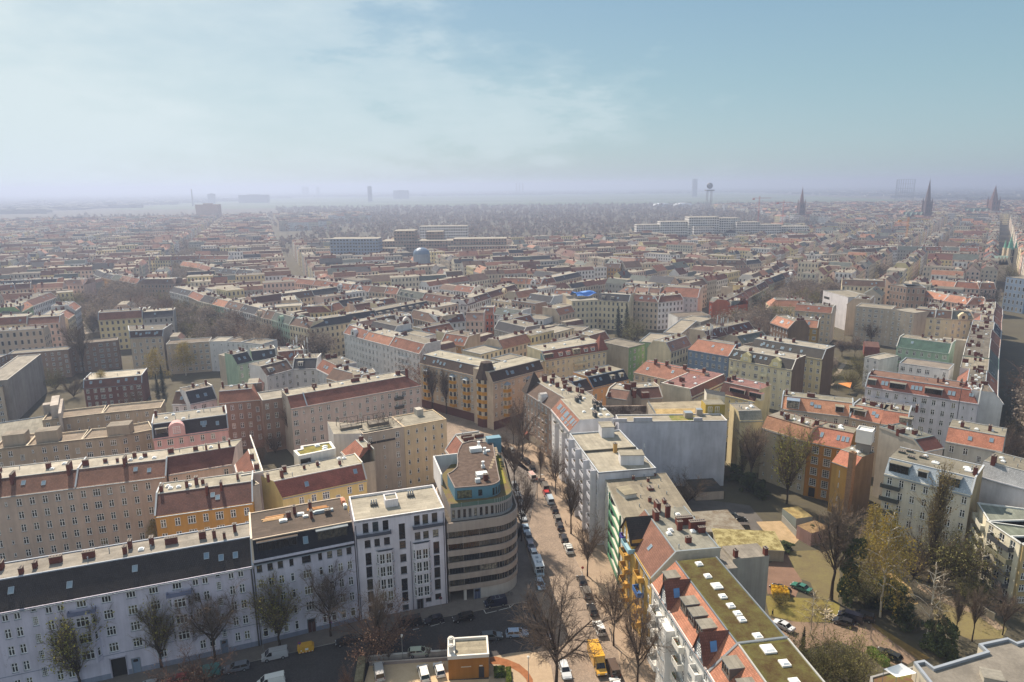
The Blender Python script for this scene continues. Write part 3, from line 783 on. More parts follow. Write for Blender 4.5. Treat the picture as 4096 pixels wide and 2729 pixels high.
# ribbon windows: one strip per pier field and storey
nf = 0
for z0, z1 in zip([b[1] for b in zb[:-1]], [b[0] for b in zb[1:]]):
    for k in range(len(CO)-1):
        a, b = Vector(inn[k]), Vector(inn[k+1]); L = (b-a).length; d = (b-a)/L; n = Vector((d.y, -d.x))
        fr = MB(); gl = MB(); nm = max(1, round(L/.62))
        for j in range(nm+1):
            c = a+d*(L*j/nm); w = .04 if 0 < j < nm else .07
            q = [c-d*w, c+d*w, c+d*w-n*.12, c-d*w-n*.12]; fr.prism([(v.x, v.y) for v in q], z0, z1, 0 if (j in (0, nm) and k % 2 == 0) else 1)
        fr.face([(*a, z0+.07), (*b, z0+.07), (*(b-n*.1), z0+.07), (*(a-n*.1), z0+.07)][::-1], 1)
        gl.face([(*(a-n*.1), z0), (*(b-n*.1), z0), (*(b-n*.1), z1), (*(a-n*.1), z1)])
        o = fr.build('window', [plain('8f857e', .7), DARKM], RB); gl.build('pane', [glass()], o); nf += 1
door(CB, 5.9, 7.2, 2.6, plain('4a5470', .5), (0, -.32))
# set-back storey, terrace, penthouse
s1 = inset(outl, 1.15); mb = MB(); wl = []
for k in range(len(CO)-1):
    a, b = s1[k], s1[k+1]; L = math.hypot(b[0]-a[0], b[1]-a[1])
    hs = [(L*(i+.25)/max(1, int(L/1.2)), L*(i+.75)/max(1, int(L/1.2)), 19.7, 21.7, 'D') for i in range(max(1, int(L/1.2)))]
    wall_face(mb, a, b, 19.1, 22.3, hs); put_windows(RB, a, b, hs, True)
for k in range(len(CO)-1, len(s1)):
    a, b = s1[k], s1[(k+1) % len(s1)]; mb.face([(*a, 19.1), (*b, 19.1), (*b, 22.3), (*a, 22.3)], 0)
mb.face([(*p, 22.3) for p in s1], 1); mb.face([(*p, 19.12) for p in inn], 2)
mb.build('upper_storey', [plaster('a39c98'), twotone('6a5846', '6b6238', .4), felt('5d554c')], RB)
mb = MB(); r1 = [s1[k] for k in range(len(CO))]
for k in range(len(r1)-1): mb.face([(*r1[k], 22.3), (*r1[k+1], 22.3), (*r1[k+1], 23.25), (*r1[k], 23.25)], 0)
for k in range(len(r1)): mb.tube((*r1[k], 22.3), (*r1[k], 23.35), .04, .04, 5, 1)
o = mb.build('terrace_rail', [plain('4f6e66', .15, .6), ZINC], RB)
PH = [(3.0, 4.2), (10.0, 3.4)]+[(10.6+3.3*math.sin(math.radians(t)), 6.7-3.3*math.cos(math.radians(t))) for t in range(12, 82, 14)]+[(14.4, 10), (17.6, 28), (12.6, 31.2), (9.8, 30)]+[(8.2, 26.2), (7.0, 22.2), (6.4, 18.4), (5.6, 15.4), (4.2, 13.4), (2.8, 12.2)]
mb = MB()
for k in range(len(PH)):
    a, b = PH[k], PH[(k+1) % len(PH)]; L = math.hypot(b[0]-a[0], b[1]-a[1]); hs = []
    if k == 0: hs = [(.5, 3.8, 22.55, 24.5, 'R'), (5.2, 6.1, 22.9, 24.4, 'D')]
    elif k in (7,): hs = [(x, x+1.6, 22.6, 24.5, 'R') for x in (2, 6, 10, 14) if x+1.7 < L]
    elif 2 <= k <= 5: hs = [(L*.15, L*.85, 22.6, 24.4, 'D')]
    elif k in (2, 3): hs = [(.2, L-.2, 22.6, 24.5, 'R')]
    wall_face(mb, a, b, 22.3, 25.1, hs); put_windows(RB, a, b, hs, True)
mb.face([(*p, 25.1) for p in PH], 1); mb.rim(PH, .22, 25.08, 25.32, 2)
mb.build('penthouse', [plain('5b8496', .6), twotone('4d3f37', '63534a', .8), plain('7d6f68', .7)], RB)
mb = MB(); mb.box(16.2, 19.9, 28.2, 30.4, 22.3, 26.4, 0); mb.build('stair_head', [plain('5b8496', .6)], RB)
mb = MB(); mb.box(1.4, 1.75, 12.9, 24.5, 19.2, 25.0, 0); mb.box(1.75, 9, 24.2, 24.5, 19.2, 25.0, 0); mb.build('screen_wall', [plaster('dad6d2')], RB)
for x, y, w, d, h in ((12.2, 24.2, 3.0, 1.7, 1.0), (10.2, 8.8, 2.6, 2.0, .9), (8.6, 6.0, 1.1, .8, .9), (15.0, 23.2, 1.2, .8, .4)):
    mb = MB(); mb.box(x-w/2, x+w/2, y-d/2, y+d/2, 25.1, 25.1+h, 0)
    for k in range(int(w/.5)): mb.box(x-w/2+.5*k, x-w/2+.5*k+.05, y-d/2, y+d/2, 25.1+h, 25.14+h, 0)
    mb.build('roof_unit', [plain('cfd2d2', .5)], RB)
for x, y in ((14.0, 22.0), (11.6, 13.6), (13.5, 26.4)):
    mb = MB(); mb.box(x-.4, x+.4, y-.4, y+.4, 25.1, 25.7, 0); mb.tube((x, y, 25.7), (x, y, 26.5), .28, .28, 9, 0); mb.tube((x, y, 26.5), (x, y, 26.7), .42, .42, 9, 0); mb.build('roof_fan', [plain('d6d8d8', .5)], RB)
chimney(RB, 10.6, 6.6, 25.1, 1.0, .8, 1.4, brick('6a3a30'))
mb = MB()
for k in range(9): x, y = 12.9+.62*k-max(0, k-6)*.4, 12.5+1.45*k; mb.face([(x, y, 25.125), (x+.7, y, 25.125), (x+.8, y+1.2, 25.125), (x+.1, y+1.2, 25.125)])
mb.build('roof_walkway', [plain('8a7a64', .9)], RB)
mb = MB(); mb.face([(13.8, 9, 22.33), (16.2, 9.5, 22.33), (18.8, 27, 22.33), (17.9, 27.5, 22.33)]); mb.build('roof_lawn', [twotone('7a7a2c', '8d8038', .5)], RB)

B4n = house('narrow house with red tiled slopes and brick chimneys beyond the rounded block', loc(CB, 8.2, 45.5), loc(CB, 9.4, 33.6), 13.0, 18, 21.6, 3.0, 3.2, wall='cdbfae', tl='8a4232', fl='9c9386', group=G1, lod=1, par='l',
            win=[], ch=[(3, 5.2, .6, 3.0, .9), (5, 5.2, .6, 3.0, .9), (8, 5.4, .6, 2.2, .9), (4, 8.6, .6, 2.6, .9), (9.6, 7, .6, 1.2, 1.4)], seed=5)

# ---------------------------------------------------------------- rows behind
c5 = at(('a', 460, 378), 18); d5 = at(('a', 1010, 310), 18)
B5a = house('long beige rear facade under brown tiles with tall red chimney strips at the left edge', pl((-135.2, 149.55)), pl((c5.x, c5.y)), 12, 18, 21, 4.1, wall='c8b2a2', tl='7d4636', fl='b3aa9a', group=G2, lod=0, par='r', nw=11, seed=11,
            ch=[(3, 4.4, .5, 2.6, 1.6), (10.5, 3.4, .5, 2.8, 1.9), (13.5, 3.4, .5, 2.8, 1.9), (20, 7.6, 1.0, 1.0, 1.4), (8, 9, 2.6, 1.2, 1.0), (25.6, 4.0, .6, 3.2, 2.2)], sk=[15.8, 20.2])
B5b = house('beige rear facade with brown tiles beside the pink courtyard wing', pl((c5.x, c5.y)), pl((d5.x, d5.y)), 11.5, 18, 21, 4.1, wall='c9b09f', tl='7d4636', fl='b3aa9a', group=G2, lod=0, par='r', nw=7, seed=12,
            ch=[(1.2, 6.2, 1.4, .6, 1.5), (10.6, 4.4, .5, 2.8, 1.8), (12.0, 8.6, .8, 1.0, 1.2), (5.5, 7, .9, .6, .9), (8.4, 6.4, .6, .6, .9), (14.6, 8, 1.0, .7, .9)], sk=[13.2, 16.4])
B5c = house('pink plastered courtyard wing with dark red tiles and small windows', ('a', 1025, 300), ('a', 1412, 235), 8.5, 18, 21.4, 3.6, sr=3.5, wall='e3cdbf', tl='6f2e28', fl='aca492', group=G2, lod=0, nw=6, seed=13, ch=[(1, 6.4, 1.4, .7, 1.2), (7, 5.6, 1.2, .7, 1.0), (9.6, 4.4, .5, 1.6, 1.5), (12.8, 4.2, .5, 1.4, 1.4), (15.5, 5.6, .5, 1.3, 1.6)])
B5d = house('short pink wing with red tiles turning towards the orange house', loc(B5c, 16.4, -.4), loc(B5c, 16.6, -17.4), 5.2, 18, 21.4, 3.4, wall='e3cdbf', tl='7d3a2c', fl='aca492', group=G2, lod=0, nw=6, seed=14, endw='dcc6b8', sl=.2, ch=[(8, 3.6, .5, 1.0, 1.4), (15.5, 3.9, .6, 1.2, 1.3)], par='', parc='d9d3ca')
mb = MB(); mb.box(-11.0, 17.6, 4.9, 5.2, 21, 21.55, 0); mb.box(17.3, 17.6, 0, 4.9, 21, 21.5, 0); mb.build('parapet', [plain('cfcac2', .7)], B5d.root)
B6 = house('orange plastered courtyard house with climbing plant stems under dark red tiles', ('a', 945, 555), ('a', 1540, 470), 10.8, 18, 21.2, 4.8, wall='bd8c48', tl='64302a', fl='a9a190', group=G2, lod=0, par='lr', nw=8, rows=5, seed=15,
           ch=[(.8, 6.2, .6, 1.4, 1.5), (6.2, 6.6, .6, 1.0, 1.6), (8.2, 7.6, .7, 1.2, 1.9), (9.6, 7.4, .7, .7, 1.1), (10.8, 3.8, .5, 1.8, 1.7), (13.9, 4.2, .5, 1.5, 1.7), (17.4, 7.4, .5, 1.0, 1.3)], sk=[12, 13.1])
B7 = house('yellow courtyard house under a bright red tiled slope', ('b', 350, 440), ('b', 862, 330), 10.2, 17, 20.2, 3.0, sl=-4.2, wall='dcc07e', tl='8a2f26', fl='a8a08e', group=G2, lod=0, par='r', nw=8, rows=5, seed=16,
           ch=[(-2.2, 5, .6, 1.2, 1.4), (1.0, 4.6, .7, 1.3, 1.9), (2.2, 7.6, 1.0, .8, 1.5), (7, 7.2, .6, .6, 1.0), (10.4, 7.4, .6, .9, 1.1), (15.6, 5.2, .6, .8, 1.1)], sk=[6.2, 18.6], parc='b7b2ac')
B7l = house('narrow yellow side wing with a red roof slope above the building site', loc(B7, -3.6, -10.5), loc(B7, -.1, -.2), 4.2, 17, 20.2, 3.0, wall='dcc07e', tl='8a3a30', fl='a8a08e', group=G2, lod=0, nw=2, seed=17, ch=[(5, 3.7, .6, 1.0, 1.4)]) if False else None
B7r = house('rear wing with red roof triangles beside the white windowless gable', loc(B7, 20.6, 22.5), loc(B7, 20.9, 10.4), 5.6, 17, 20.4, 3.4, hl=2.5, hr=2.5, wall='d0c2ae', tl='9a4632', fl='a8a08e', group=G2, lod=1, nw=4, seed=18, ch=[(4, 4.6, .6, 1.2, 1.2), (10, 4.8, 1.2, .6, 1.1)])
B7m = house('house part with weathered felt roof between the orange and yellow houses', loc(B7, -11.2, 2.3), loc(B7, -4.4, 4.0), 10.5, 19.9, rt='f', wall='bdb2a2', fl='a59c88', group=G2, lod=1, win=[], seed=19, ptop=.15)
pm = MB(); pm.prism([(6.6, 11.3), (16.4, 11.8), (16.6, 17.6), (8.6, 18.4), (8.2, 16.2), (6.2, 16)], 17.0, 22.0, 0, 1); pm.rim([(6.6, 11.3), (16.4, 11.8), (16.6, 17.6), (8.6, 18.4), (8.2, 16.2), (6.2, 16)], .7, 21.98, 22.25, 0)
o = pm.build('penthouse', [plaster('dfdbd4'), twotone('6b6430', '8a7f3c', .5)], B7.root)
for x, y in ((12.6, 16.4), (14.2, 14.6), (13.8, 13.0)): dome(o, x, y, 22.0, 1.3, 1.0)
mb = MB(); mb.box(7.0, 9.6, 11.2, 11.29, 18.2, 21.2, 0); mb.build('window_wall', [carglass()], B7.root)

B8 = house('beige house with a crowded roof terrace of pergolas beside the bare courtyard tree', ('f', 885, 1250), ('f', 1205, 1192), 11.0, 20, rt='f', wall='bfae9c', fl='9c9484', group=G2, lod=1, nw=4, rows=6, seed=21, endw='d4cec8', bays=3.2, ptop=.25)
B8b = house('plain sand-coloured house end with small paired windows under grey felt', ('f', 1207, 1192), ('f', 1540, 1130), 10.8, 20, rt='f', wall='d2bb98', fl='9a9282', group=G2, lod=1, rows=6, seed=22, ptop=.2, win=wgrid(13.6, 5, 6, .75, 1.5, 1.3, 3.2, 'S'))
mb = MB(); mb.prism([(-7.5, 4.0), (-.2, .3), (-.2, 10.8), (-6.4, 16)], 0, 20.2, 0, 1); mb.build('side_wall', [plaster('d2ccc8'), felt('a39a8a')], B8.root)
mb = MB(); mb.box(7.2, 9.2, 7.4, 10.2, 19.8, 21.9, 0); mb.build('stair_head', [plaster('b7b0a4')], B8b.root)
pg = MB()
for x0, x1, y0, y1 in ((-5, 1.5, 6, 10.4), (3.0, 9.4, 5, 9.6)):
    for x in (x0, (x0+x1)/2, x1):
        for y in (y0, y1): pg.box(x-.06, x+.06, y-.06, y+.06, 20, 22.3, 0)
    for y in (y0, y1): pg.box(x0, x1, y-.06, y+.06, 22.3, 22.42, 0)
    for k in range(6): x = x0+(x1-x0)*k/5; pg.box(x-.05, x+.05, y0, y1, 22.43, 22.5, 0)
    pg.box(x0, x1, y0-.6, y0-.5, 20, 21, 1); pg.box(x0+.8, x1-.9, y0+.8, y1-.8, 20, 20.5, 1)
pg.build('pergola', [plain('46382e', .8), plain('6b6257', .8)], B8.root)
mb = MB(); mb.face([(-.1, -.3, 16.6), (3.8, -.3, 16.6), (3.8, 1.6, 20), (-.1, 1.6, 20)], 0); mb.face([(3.9, -.3, 16.6), (W8 if False else 9.6, -.3, 16.6), (9.6, 1.6, 20), (3.9, 1.6, 20)], 0); mb.build('tiled_roof', [tile('3b3532')], B8.root)
B9 = house('long rose-grey house under a single red tiled roof above the bare courtyard tree', ('f', 320, 1045), ('f', 1342, 862), 10.8, 18, 21.3, 3.6, hr=4.5, wall='cdb8ae', tl='86392e', fl='a69d8c', group=G2, lod=0, nw=15, seed=23, endw='b9ab9c',
           ch=[(1, 8, 1.0, 1.2, 1.5), (10, 6, .5, .6, 1.2), (16, 7, .6, .6, 1.2), (25.5, 7.4, 3.0, .7, 1.3), (11, 9, 1.6, .7, 1.2), (44, 3.4, .6, 1.2, 3.2), (42, 6.8, 1.6, .9, 1.6), (31, 8.6, .7, 1.4, 1.4)], sk=[], par='')
mb = MB(); mb.box(5.35, 5.7, -.3, 3.6, 18, 21.6, 0); pb = MB()
pb.face([(5.2, -.4, 18.05), (5.6, -.4, 18.05), (5.6, 3.6, 21.7), (5.2, 3.6, 21.7)]); pb.build('parapet', [plain('9aa4ae', .6)], B9.root)
for z in (10.8, 14.2): balcony(B9, 37.2, 40.6, z, .9, .9, plain('4b4a48', .6))
# ================================================================ right side of the cobbled street and the yards behind it
G3 = 'houses along the sunny side of the cobbled street'
G4 = 'houses around the gardens'


def pbox(name, a, b, z0, h, dep, mats, parent=None, top=None, hn=0):
    """box standing on the level z0 whose front-bottom edge runs from pixel a to pixel b"""
    A, B = at(a, z0), at(b, z0); ang = math.atan2(B.y-A.y, B.x-A.x); L = math.hypot(B.x-A.x, B.y-A.y); mb = MB()
    mb.box(0, L, 0, dep, z0-.3, z0+h, 0, 1 if len(mats) > 1 else 0)
    if len(mats) > 2: mb.box(-.12, L+.12, -.12, dep+.12, z0+h, z0+h+.15, 2, 1)
    if parent:
        o = mb.build(name, mats, parent); c, s = math.cos(-parent.rotation_euler[2]), math.sin(-parent.rotation_euler[2]); dx, dy = A.x-parent.location.x, A.y-parent.location.y
        o.location = (c*dx-s*dy, s*dx+c*dy, 0); o.rotation_euler[2] = ang-parent.rotation_euler[2]; return o
    return mb.build(name, mats, None, (A.x, A.y, 0), ang)


B25 = house('brown weathered corner house with pointed corner roof and a small white roof gable', ('g', 185, 905), ('g', 405, 1045), 14, 18, 21.2, 4.2, 0, sl=-4, sr=4, wall='b39c8c', tl='5d4238', fl='9b9383', group=G3, lod=0, nw=9, seed=31, hl=0,
            ch=[(1.5, 7.5, .6, 1.6, 2.2), (3.2, 7.0, .6, 1.6, 2.2), (6, 8.5, .7, 1.6, 1.8), (-1, 12.5, .6, 1.2, 1.6), (9, 12, .6, 1.8, 1.5), (11, 8, .6, 1.3, 1.4), (13.5, 9.6, .6, 1.1, 1.3), (17, 9.5, 1.2, 1.4, 1.5), (19, 11.6, 1.4, .7, 1.6), (20.8, 12.4, 1.6, .8, 1.4), (5, 13.4, .6, 1.3, 1.2)])
mb = MB()
ap = (1.2, 3.6, 25.0); q = [(-.8, -.6), (3.6, -.6), (3.6, 6.0), (-1.8, 6.0)]
for k in range(4): mb.face([(*q[k], 17.9 if k < 2 else 20), (*q[(k+1) % 4], 17.9 if k in (0, 3) else 20), ap])
mb.build('corner_roof', [tile('4a3a34')], B25.root)
mb = MB(); pts = [(12.6, 17.6), (15.4, 17.6), (15.4, 19.6), (14.8, 20.6), (14, 21), (13.2, 20.6), (12.6, 19.6)]
for k in range(len(pts)): a, b = pts[k], pts[(k+1) % len(pts)]; mb.face([(a[0], -.3, a[1]), (a[0], 2.2, a[1]), (b[0], 2.2, b[1]), (b[0], -.3, b[1])], 0)
mb.face([(x, -.3, z) for x, z in pts], 0); mb.build('roof_gable', [plaster('d6cdc6')], B25.root)
fm, gm = win_mesh(1.2, 1.7, 'T'); o = put('window', fm, B25.root, (14, -.42, 18.2)); put('pane', gm, o)
for z in (13.7, 10.4, 7.0, 3.7): balcony(B25, 16.2, 19.4, z, 1.2, .95, plaster('ab9684'))
mb = MB(); mb.box(0, 4.6, -.05, -.004, 0, 3.2, 0); mb.box(4.6, 14, -.05, -.004, 0, 3.0, 1); mb.build('ground_floor_front', [plaster('7a5a44'), plaster('a89a88')], B25.root)
for k, c in enumerate(('8f4632', '8f4632')): mb = MB(); mb.face([(.6+k*1.9, -1.3, 2.6), (2.2+k*1.9, -1.3, 2.6), (2.2+k*1.9, -.06, 3.3), (.6+k*1.9, -.06, 3.3)]); mb.build('awning', [plain(c, .8)], B25.root)

B26 = house('white house with rows of open skylights in a rust red roof slope', ('g', 405, 1050), ('g', 548, 1222), 14, 18, 21.2, 3.1, 0, wall='d9d5d4', tl='8c4a38', fl='a39b8a', group=G3, lod=0, nw=8, seed=32, par='', ch=[], sk=[], parc='9d9a92')
for x in (3.0, 3.9, 4.8, 7.0, 8.4, 10.8, 11.7, 12.6, 14.8, 15.7, 17.6, 18.5, 20.2):
    slope_frame(B26.root, x, 0, 18, 3.1, 21.2, .55, .75, 1.9)
for x in (10.8, 11.7, 12.6, 14.8, 15.7, 17.6): slope_frame(B26.root, x, 0, 18, 3.1, 21.2, .14, .75, .9)
for x, y, w, d in ((4, 7.4, .9, 2.0), (2, 9, .9, 2), (8.5, 12, .9, 2.6), (10.5, 13, .9, 2), (12.5, 10.6, .8, .8), (14.5, 11, .8, .9), (19.5, 8.4, .9, 2.2)): chimney(B26.root, x, y, 21.2, d, w, 1.5, plain('3d4347', .7))
for x, y in ((13.5, 12), (14, 13.4), (18.5, 10.5), (19.4, 12.6)): dome(B26.root, x, y, 21.2)
for x0, x1 in ((6.2, 9.4), (14.6, 17.8)):
    mb = MB(); mb.box(x0, x1, -1.5, -.003, 0, 15.2, 0, 1); mb.build('bay_tower', [plaster('d4d1d2'), felt('8d877c')], B26.root); balcony(B26, x0, x1, 15.25, 1.5, .9, plaster('cfcac6'))
    for z in (2.4, 5.8, 9.2, 12.2):
        fm, gm = win_mesh(1.3, 1.9, 'T'); o = put('window', fm, B26.root, ((x0+x1)/2, -1.6, z)); put('pane', gm, o)

B27 = house('white flat roofed apartment block with stacked balconies facing the cobbled street', ('g', 545, 1242), ('c', 752, 292), 15.2, 20, rt='f', wall='d8d6d8', fl='a9a08e', group=G3, lod=0, seed=33, parc='b9bdc2', nw=9, rows=6, ptop=.35, endw='cfcdd2')
for x0, x1 in ((1.2, 4.8), (8.6, 12.2), (16.4, 20.0), (23.4, 26.6)):
    mb = MB(); mb.box(x1-.02, x1+.22, -1.6, -.003, .2, 20.0, 0); mb.build('balcony_side', [plaster('d0ced2')], B27.root)
    for k in range(6): balcony(B27, x0, x1-.03, 2.9+3.0*k, 1.6, .95, plaster('cfcfd6'))
mb = MB(); mb.box(0.3, B27.W-.3, .3, .5, 19.7, 19.95, 0); mb.box(14.0, 14.35, .3, 15, 19.6, 20.25, 0); mb.build('roof_step', [felt('6f6a60')], B27.root)
pbox('stair_head', ('g', 797, 1276), ('g', 896, 1272), 19.7, 3.0, 4.6, [plaster('d4d2d4'), felt('9d9584'), plain('8c8a82', .7)], B27.root)
pbox('stair_head', ('g', 945, 1492), ('g', 1128, 1490), 19.7, 2.6, 3.6, [plaster('d4d2d4'), felt('9d9584'), plain('8c8a82', .7)], B27.root)
chimney(B27.root, 15.6, 8.6, 19.6, .9, .9, 2.6, plain('b08a4a', .8))
mb = MB(); mb.tube((22, 14.4, 19.6), (22, 14.4, 24.4), .05, .05, 5)
for k in range(4): mb.tube((21.4+.1*k, 14.4, 23.2+.3*k), (22.6-.1*k, 14.4, 23.2+.3*k), .03, .03, 4)
mb.build('roof_aerial', [ZINC], B27.root)

B28 = house('cream apartment block with green balcony fronts and a wide grey-brown felt roof', ('c', 782, 306), ('c', 902, 572), 16.2, 18, rt='f', wall='dcd7c8', fl='8d8371', group=G3, lod=0, seed=34, parc='8a8273', ptop=.05, rows=6, endw='cfcabb',
            win=[(x-.8, x+.8, 1.6+2.85*k, 3.1+2.85*k, 'T') for x in (2.6, 6.2) for k in range(6)]+[(9.6, 20.9, .9+2.85*k, 2.9+2.85*k, '-') for k in range(6)])
for k in range(6):
    mb = MB(); z = .75+2.85*k; mb.box(9.3, 21.2, -.35, -.2, z, z+1.0, 0); mb.box(9.3, 21.2, -.2, 1.2, z-.15, z+.05, 1, bot=True); mb.build('balcony', [plain('4f8a68', .6), plaster('d5d2c6')], B28.root)
mb = MB()
for x in (9.2, 21.25): mb.box(x-.12, x+.12, -.34, -.004, .4, 17.6, 0)
mb.box(9.3, 21.2, 1.22, 1.3, .5, 17.8, 1); mb.build('balcony_frame', [plain('3e7a58', .6), plaster('8b8a80')], B28.root)
for k in range(6):
    for x in (11.2, 14.2, 17.2, 20): fm, gm = win_mesh(1.5, 1.9, 'F'); o = put('window', fm, B28.root, (x, 1.1, .95+2.85*k)); put('pane', gm, o)
pbox('roof_hatch', ('c', 915, 452), ('c', 985, 440), 18, .9, 4.4, [plaster('c6c4bc'), felt('9a9079'), plain('8b8778', .7)], B28.root)
for x, y, w, d, h in ((3, 7, .6, .6, .9), (4.6, 10.4, .6, .6, .9), (9, 9.8, 1.7, 1.3, .6), (15.6, 8, .7, .7, 1.1), (16.4, 11.2, 1.3, .7, .9), (1.4, 13, .4, .4, .6)): chimney(B28.root, x, y, 17.95, w, d, h)
for x, y in ((2, 10), (7, 8), (8.4, 12), (12, 13), (18, 5), (13.4, 6.4), (4.5, 13.6), (20, 12.6)): mb = MB(); mb.tube((x, y, 17.9), (x, y, 18.7), .12, .12, 6); mb.build('vent_pipe', [ZINC], B28.root)

B29 = house('mustard yellow house with slate gable, patched red roof and flower balconies', ('c', 905, 652), ('c', 1078, 932), 13.5, 17, 21.8, 4.6, 0, wall='bf9f58', tl='7d4638', fl='8b887c', group=G3, lod=0, nw=7, seed=35, par='r', parc='7f878c', endw='b9b0a0',
            ch=[(1.0, 7, 2.0, .9, 2.2), (4.5, 5.4, 1.8, .9, 2.0), (4.0, 8.2, .6, 1.0, 2.6), (7.4, 10.4, 1.0, 3.4, 1.6), (9.8, 12.2, 1.0, 3.2, 1.8), (11.2, 12.6, .8, 1.4, 1.2), (9.6, 8.6, .6, 1.0, 1.9), (14.6, 8.4, .7, 1.1, 1.2)], sk=[10.8])
mb = MB()                                                      # slate gable house-front at the far end
gz, gx0, gx1, gp = 17.0, .3, 7.2, 22.2
mb.face([(gx0, -.5, gz), (gx1, -.5, gz), (gx1, -.5, gz+1.2), ((gx0+gx1)/2, -.5, gp), (gx0, -.5, gz+1.2)], 0)
for s, x in ((1, gx0-.4), (-1, gx1+.4)): xm = (gx0+gx1)/2; mb.face([(x, -.9, gz+.8), (x, 5.5, gz+.8), (xm, 6.5, gp+.2), (xm, -.9, gp+.2)] if s < 0 else [(x, -.9, gz+.8), (xm, -.9, gp+.2), (xm, 6.5, gp+.2), (x, 5.5, gz+.8)], 1)
for x in (gx0, gx1): mb.face([(x, -.5, gz-.2), (x, 4, gz-.2), (x, 4, gz+2.2), (x, -.5, gz+2)], 0)
o = mb.build('front_gable', [plaster('c79a48'), tile('3d3634')], B29.root)
for x in (2.6, 4.9): fm, gm = win_mesh(1.0, 1.9, 'T'); w_ = put('window', fm, o, (x, -.62, 17.7)); put('pane', gm, w_)
for k, z in enumerate((13.5, 10.2, 6.9, 3.6)):
    balcony(B29, 1.6, 5.2, z, 1.4, .9, plaster('c79a48')); balcony(B29, 10.6, 13.8, z, 1.3, .9, plain('3a6fb4', .6) if k == 1 else plaster('c79a48'))
balcony(B29, 1.2, 3.0, 16.9, 1.3, .7, plain('4a3f9a', .6)); balcony(B29, 3.1, 8.0, 16.6, 1.5, .7, plain('8fb9c9', .6))
for x, z in ((8.8, 0),): mb = MB(); mb.box(8.2, 9.9, -.5, -.003, 0, 16.6, 0); mb.build('bay_tower', [plaster('cda352')], B29.root)

B30 = house('white house with orange-red tiles, box dormers and a moss green flat roof with skylight domes', ('c', 1082, 962), ('c', 1430, 1500), 12.6, 17, 21.0, 4.4, 0, wall='e3e0da', tl='a8553a', fl='5f5a2a', group=G3, lod=0, nw=10, seed=36, par='r', parc='6d747b', endw='cbc6bd', ch=[], aux=False, edge=True)
gr = MB(); gr.face([(.4, 4.9, 21.03), (24.0, 4.9, 21.03), (24.0, 12.2, 21.03), (.4, 12.2, 21.03)]); gr.build('sedum_roof', [twotone('45341e', '5c5830', .5, .4, .62)], B30.root)
for x, y, s in ((1.9, 8.2, 1.2), (6.0, 8.0, 1.2), (9.2, 8.2, 1.7), (12.3, 7.8, 1.2), (15.0, 7.9, 1.2), (17.2, 8.0, 1.2), (18.8, 7.9, 1.2), (23.1, 8.3, 1.3)): dome(B30.root, x, y, 21.0, s, s)
for x in (3.0, 11.2, 14.4, 17.7): dormer(B30, x, 2.3, 18.5, 1.75, 1.2, 3.6, plain('6b625c', .8), felt('8f897d'), 2)
for x in (6.6, 21.2):
    mb = MB(); mb.face([(x-1.9, -.35, 17.2), (x+1.9, -.35, 17.2), (x, -.35, 21.4)], 0); xm = x
    mb.face([(x-2.2, -.6, 17.0), (x, -.6, 21.6), (x, 4.6, 21.4), (x-2.2, .2, 17.3)], 1); mb.face([(x+2.2, -.6, 17.0), (x+2.2, .2, 17.3), (x, 4.6, 21.4), (x, -.6, 21.6)], 1)
    o = mb.build('roof_gable', [plain('5a646e', .6), tile('7a3a30')], B30.root); fm, gm = win_mesh(1.5, 2.0, 'G'); w_ = put('window', fm, o, (x, -.47, 17.5)); put('pane', gm, w_)
    mb = MB(); mb.face([(x+.7, 1.0, 20.25), (x+1.4, .9, 18.85), (x+1.4, 2.0, 18.9), (x+.7, 2.1, 20.3)]); mb.build('skylight', [plain('4d7fb4', .1, .8)], o)
for z in (13.6, 10.2, 6.8, 3.4):
    balcony(B30, 3.0, 6.6, z, 1.8, .95, plaster('e6e4e0')); balcony(B30, 12.6, 15.4, z, 1.2, .95, plaster('dedbd2')); balcony(B30, 19.4, 22.0, z, 1.2, .95, plaster('e6e4e0'))
mb = MB(); mb.box(7.0, 10.8, -1.5, -.003, 0, 14.4, 0); mb.build('bay_tower', [plaster('e6e4e0')], B30.root)
for z in (1.4, 4.8, 8.2, 11.4):
    for x in (8.0, 9.8): fm, gm = win_mesh(1.0, 1.9, 'T'); o = put('window', fm, B30.root, (x, -1.6, z)); put('pane', gm, o)
mb = MB(); mb.box(10.4, 15.4, 17.5, 25.2, 0, 17.8, 0, 1); mb.box(10.4, 17.6, 13.55, 17.5, 0, 17.2, 0, 1); mb.build('rear_wing', [plaster('aca498'), felt('8d857a')], B29.root)
chimney(B29.root, 14.6, 18.4, 17.8, .9, .7, 1.5); chimney(B29.root, 14.8, 24.6, 17.8, .9, .7, 1.7)
for k in range(3): balcony(B30, 1.2+k*0, 3.6, 5.0+4*k, -1.4, 1.0, plain('6f7478', .6), y=12.7)
_e = loc(B30, 24.4, 0); _f = loc(B30, 38, -.3)
B31 = house('white house at the bottom edge with orange tiles and moss green roof', _e, _f, 12.6, 17, 21.2, 4.4, 0, wall='e3e0da', tl='a8553a', fl='5f5a2a', group=G3, lod=0, nw=5, seed=37, ch=[], aux=False)
gr = MB(); gr.face([(.5, 4.9, 21.23), (13, 4.9, 21.23), (13, 12.2, 21.23), (.5, 12.2, 21.23)]); gr.build('sedum_roof', [twotone('45341e', '5c5830', .5, .4, .62)], B31.root)
for x, y, s in ((1.9, 8.2, 1.9), (5.2, 9.0, 1.4), (9, 8.4, 1.4)): dome(B31.root, x, y, 21.2, s, s)
for x in (2.6, 7.4): dormer(B31, x, 2.6, 18.5, 1.75, 1.2, 3.6, plain('6b625c', .8), felt('8f897d'), 2)

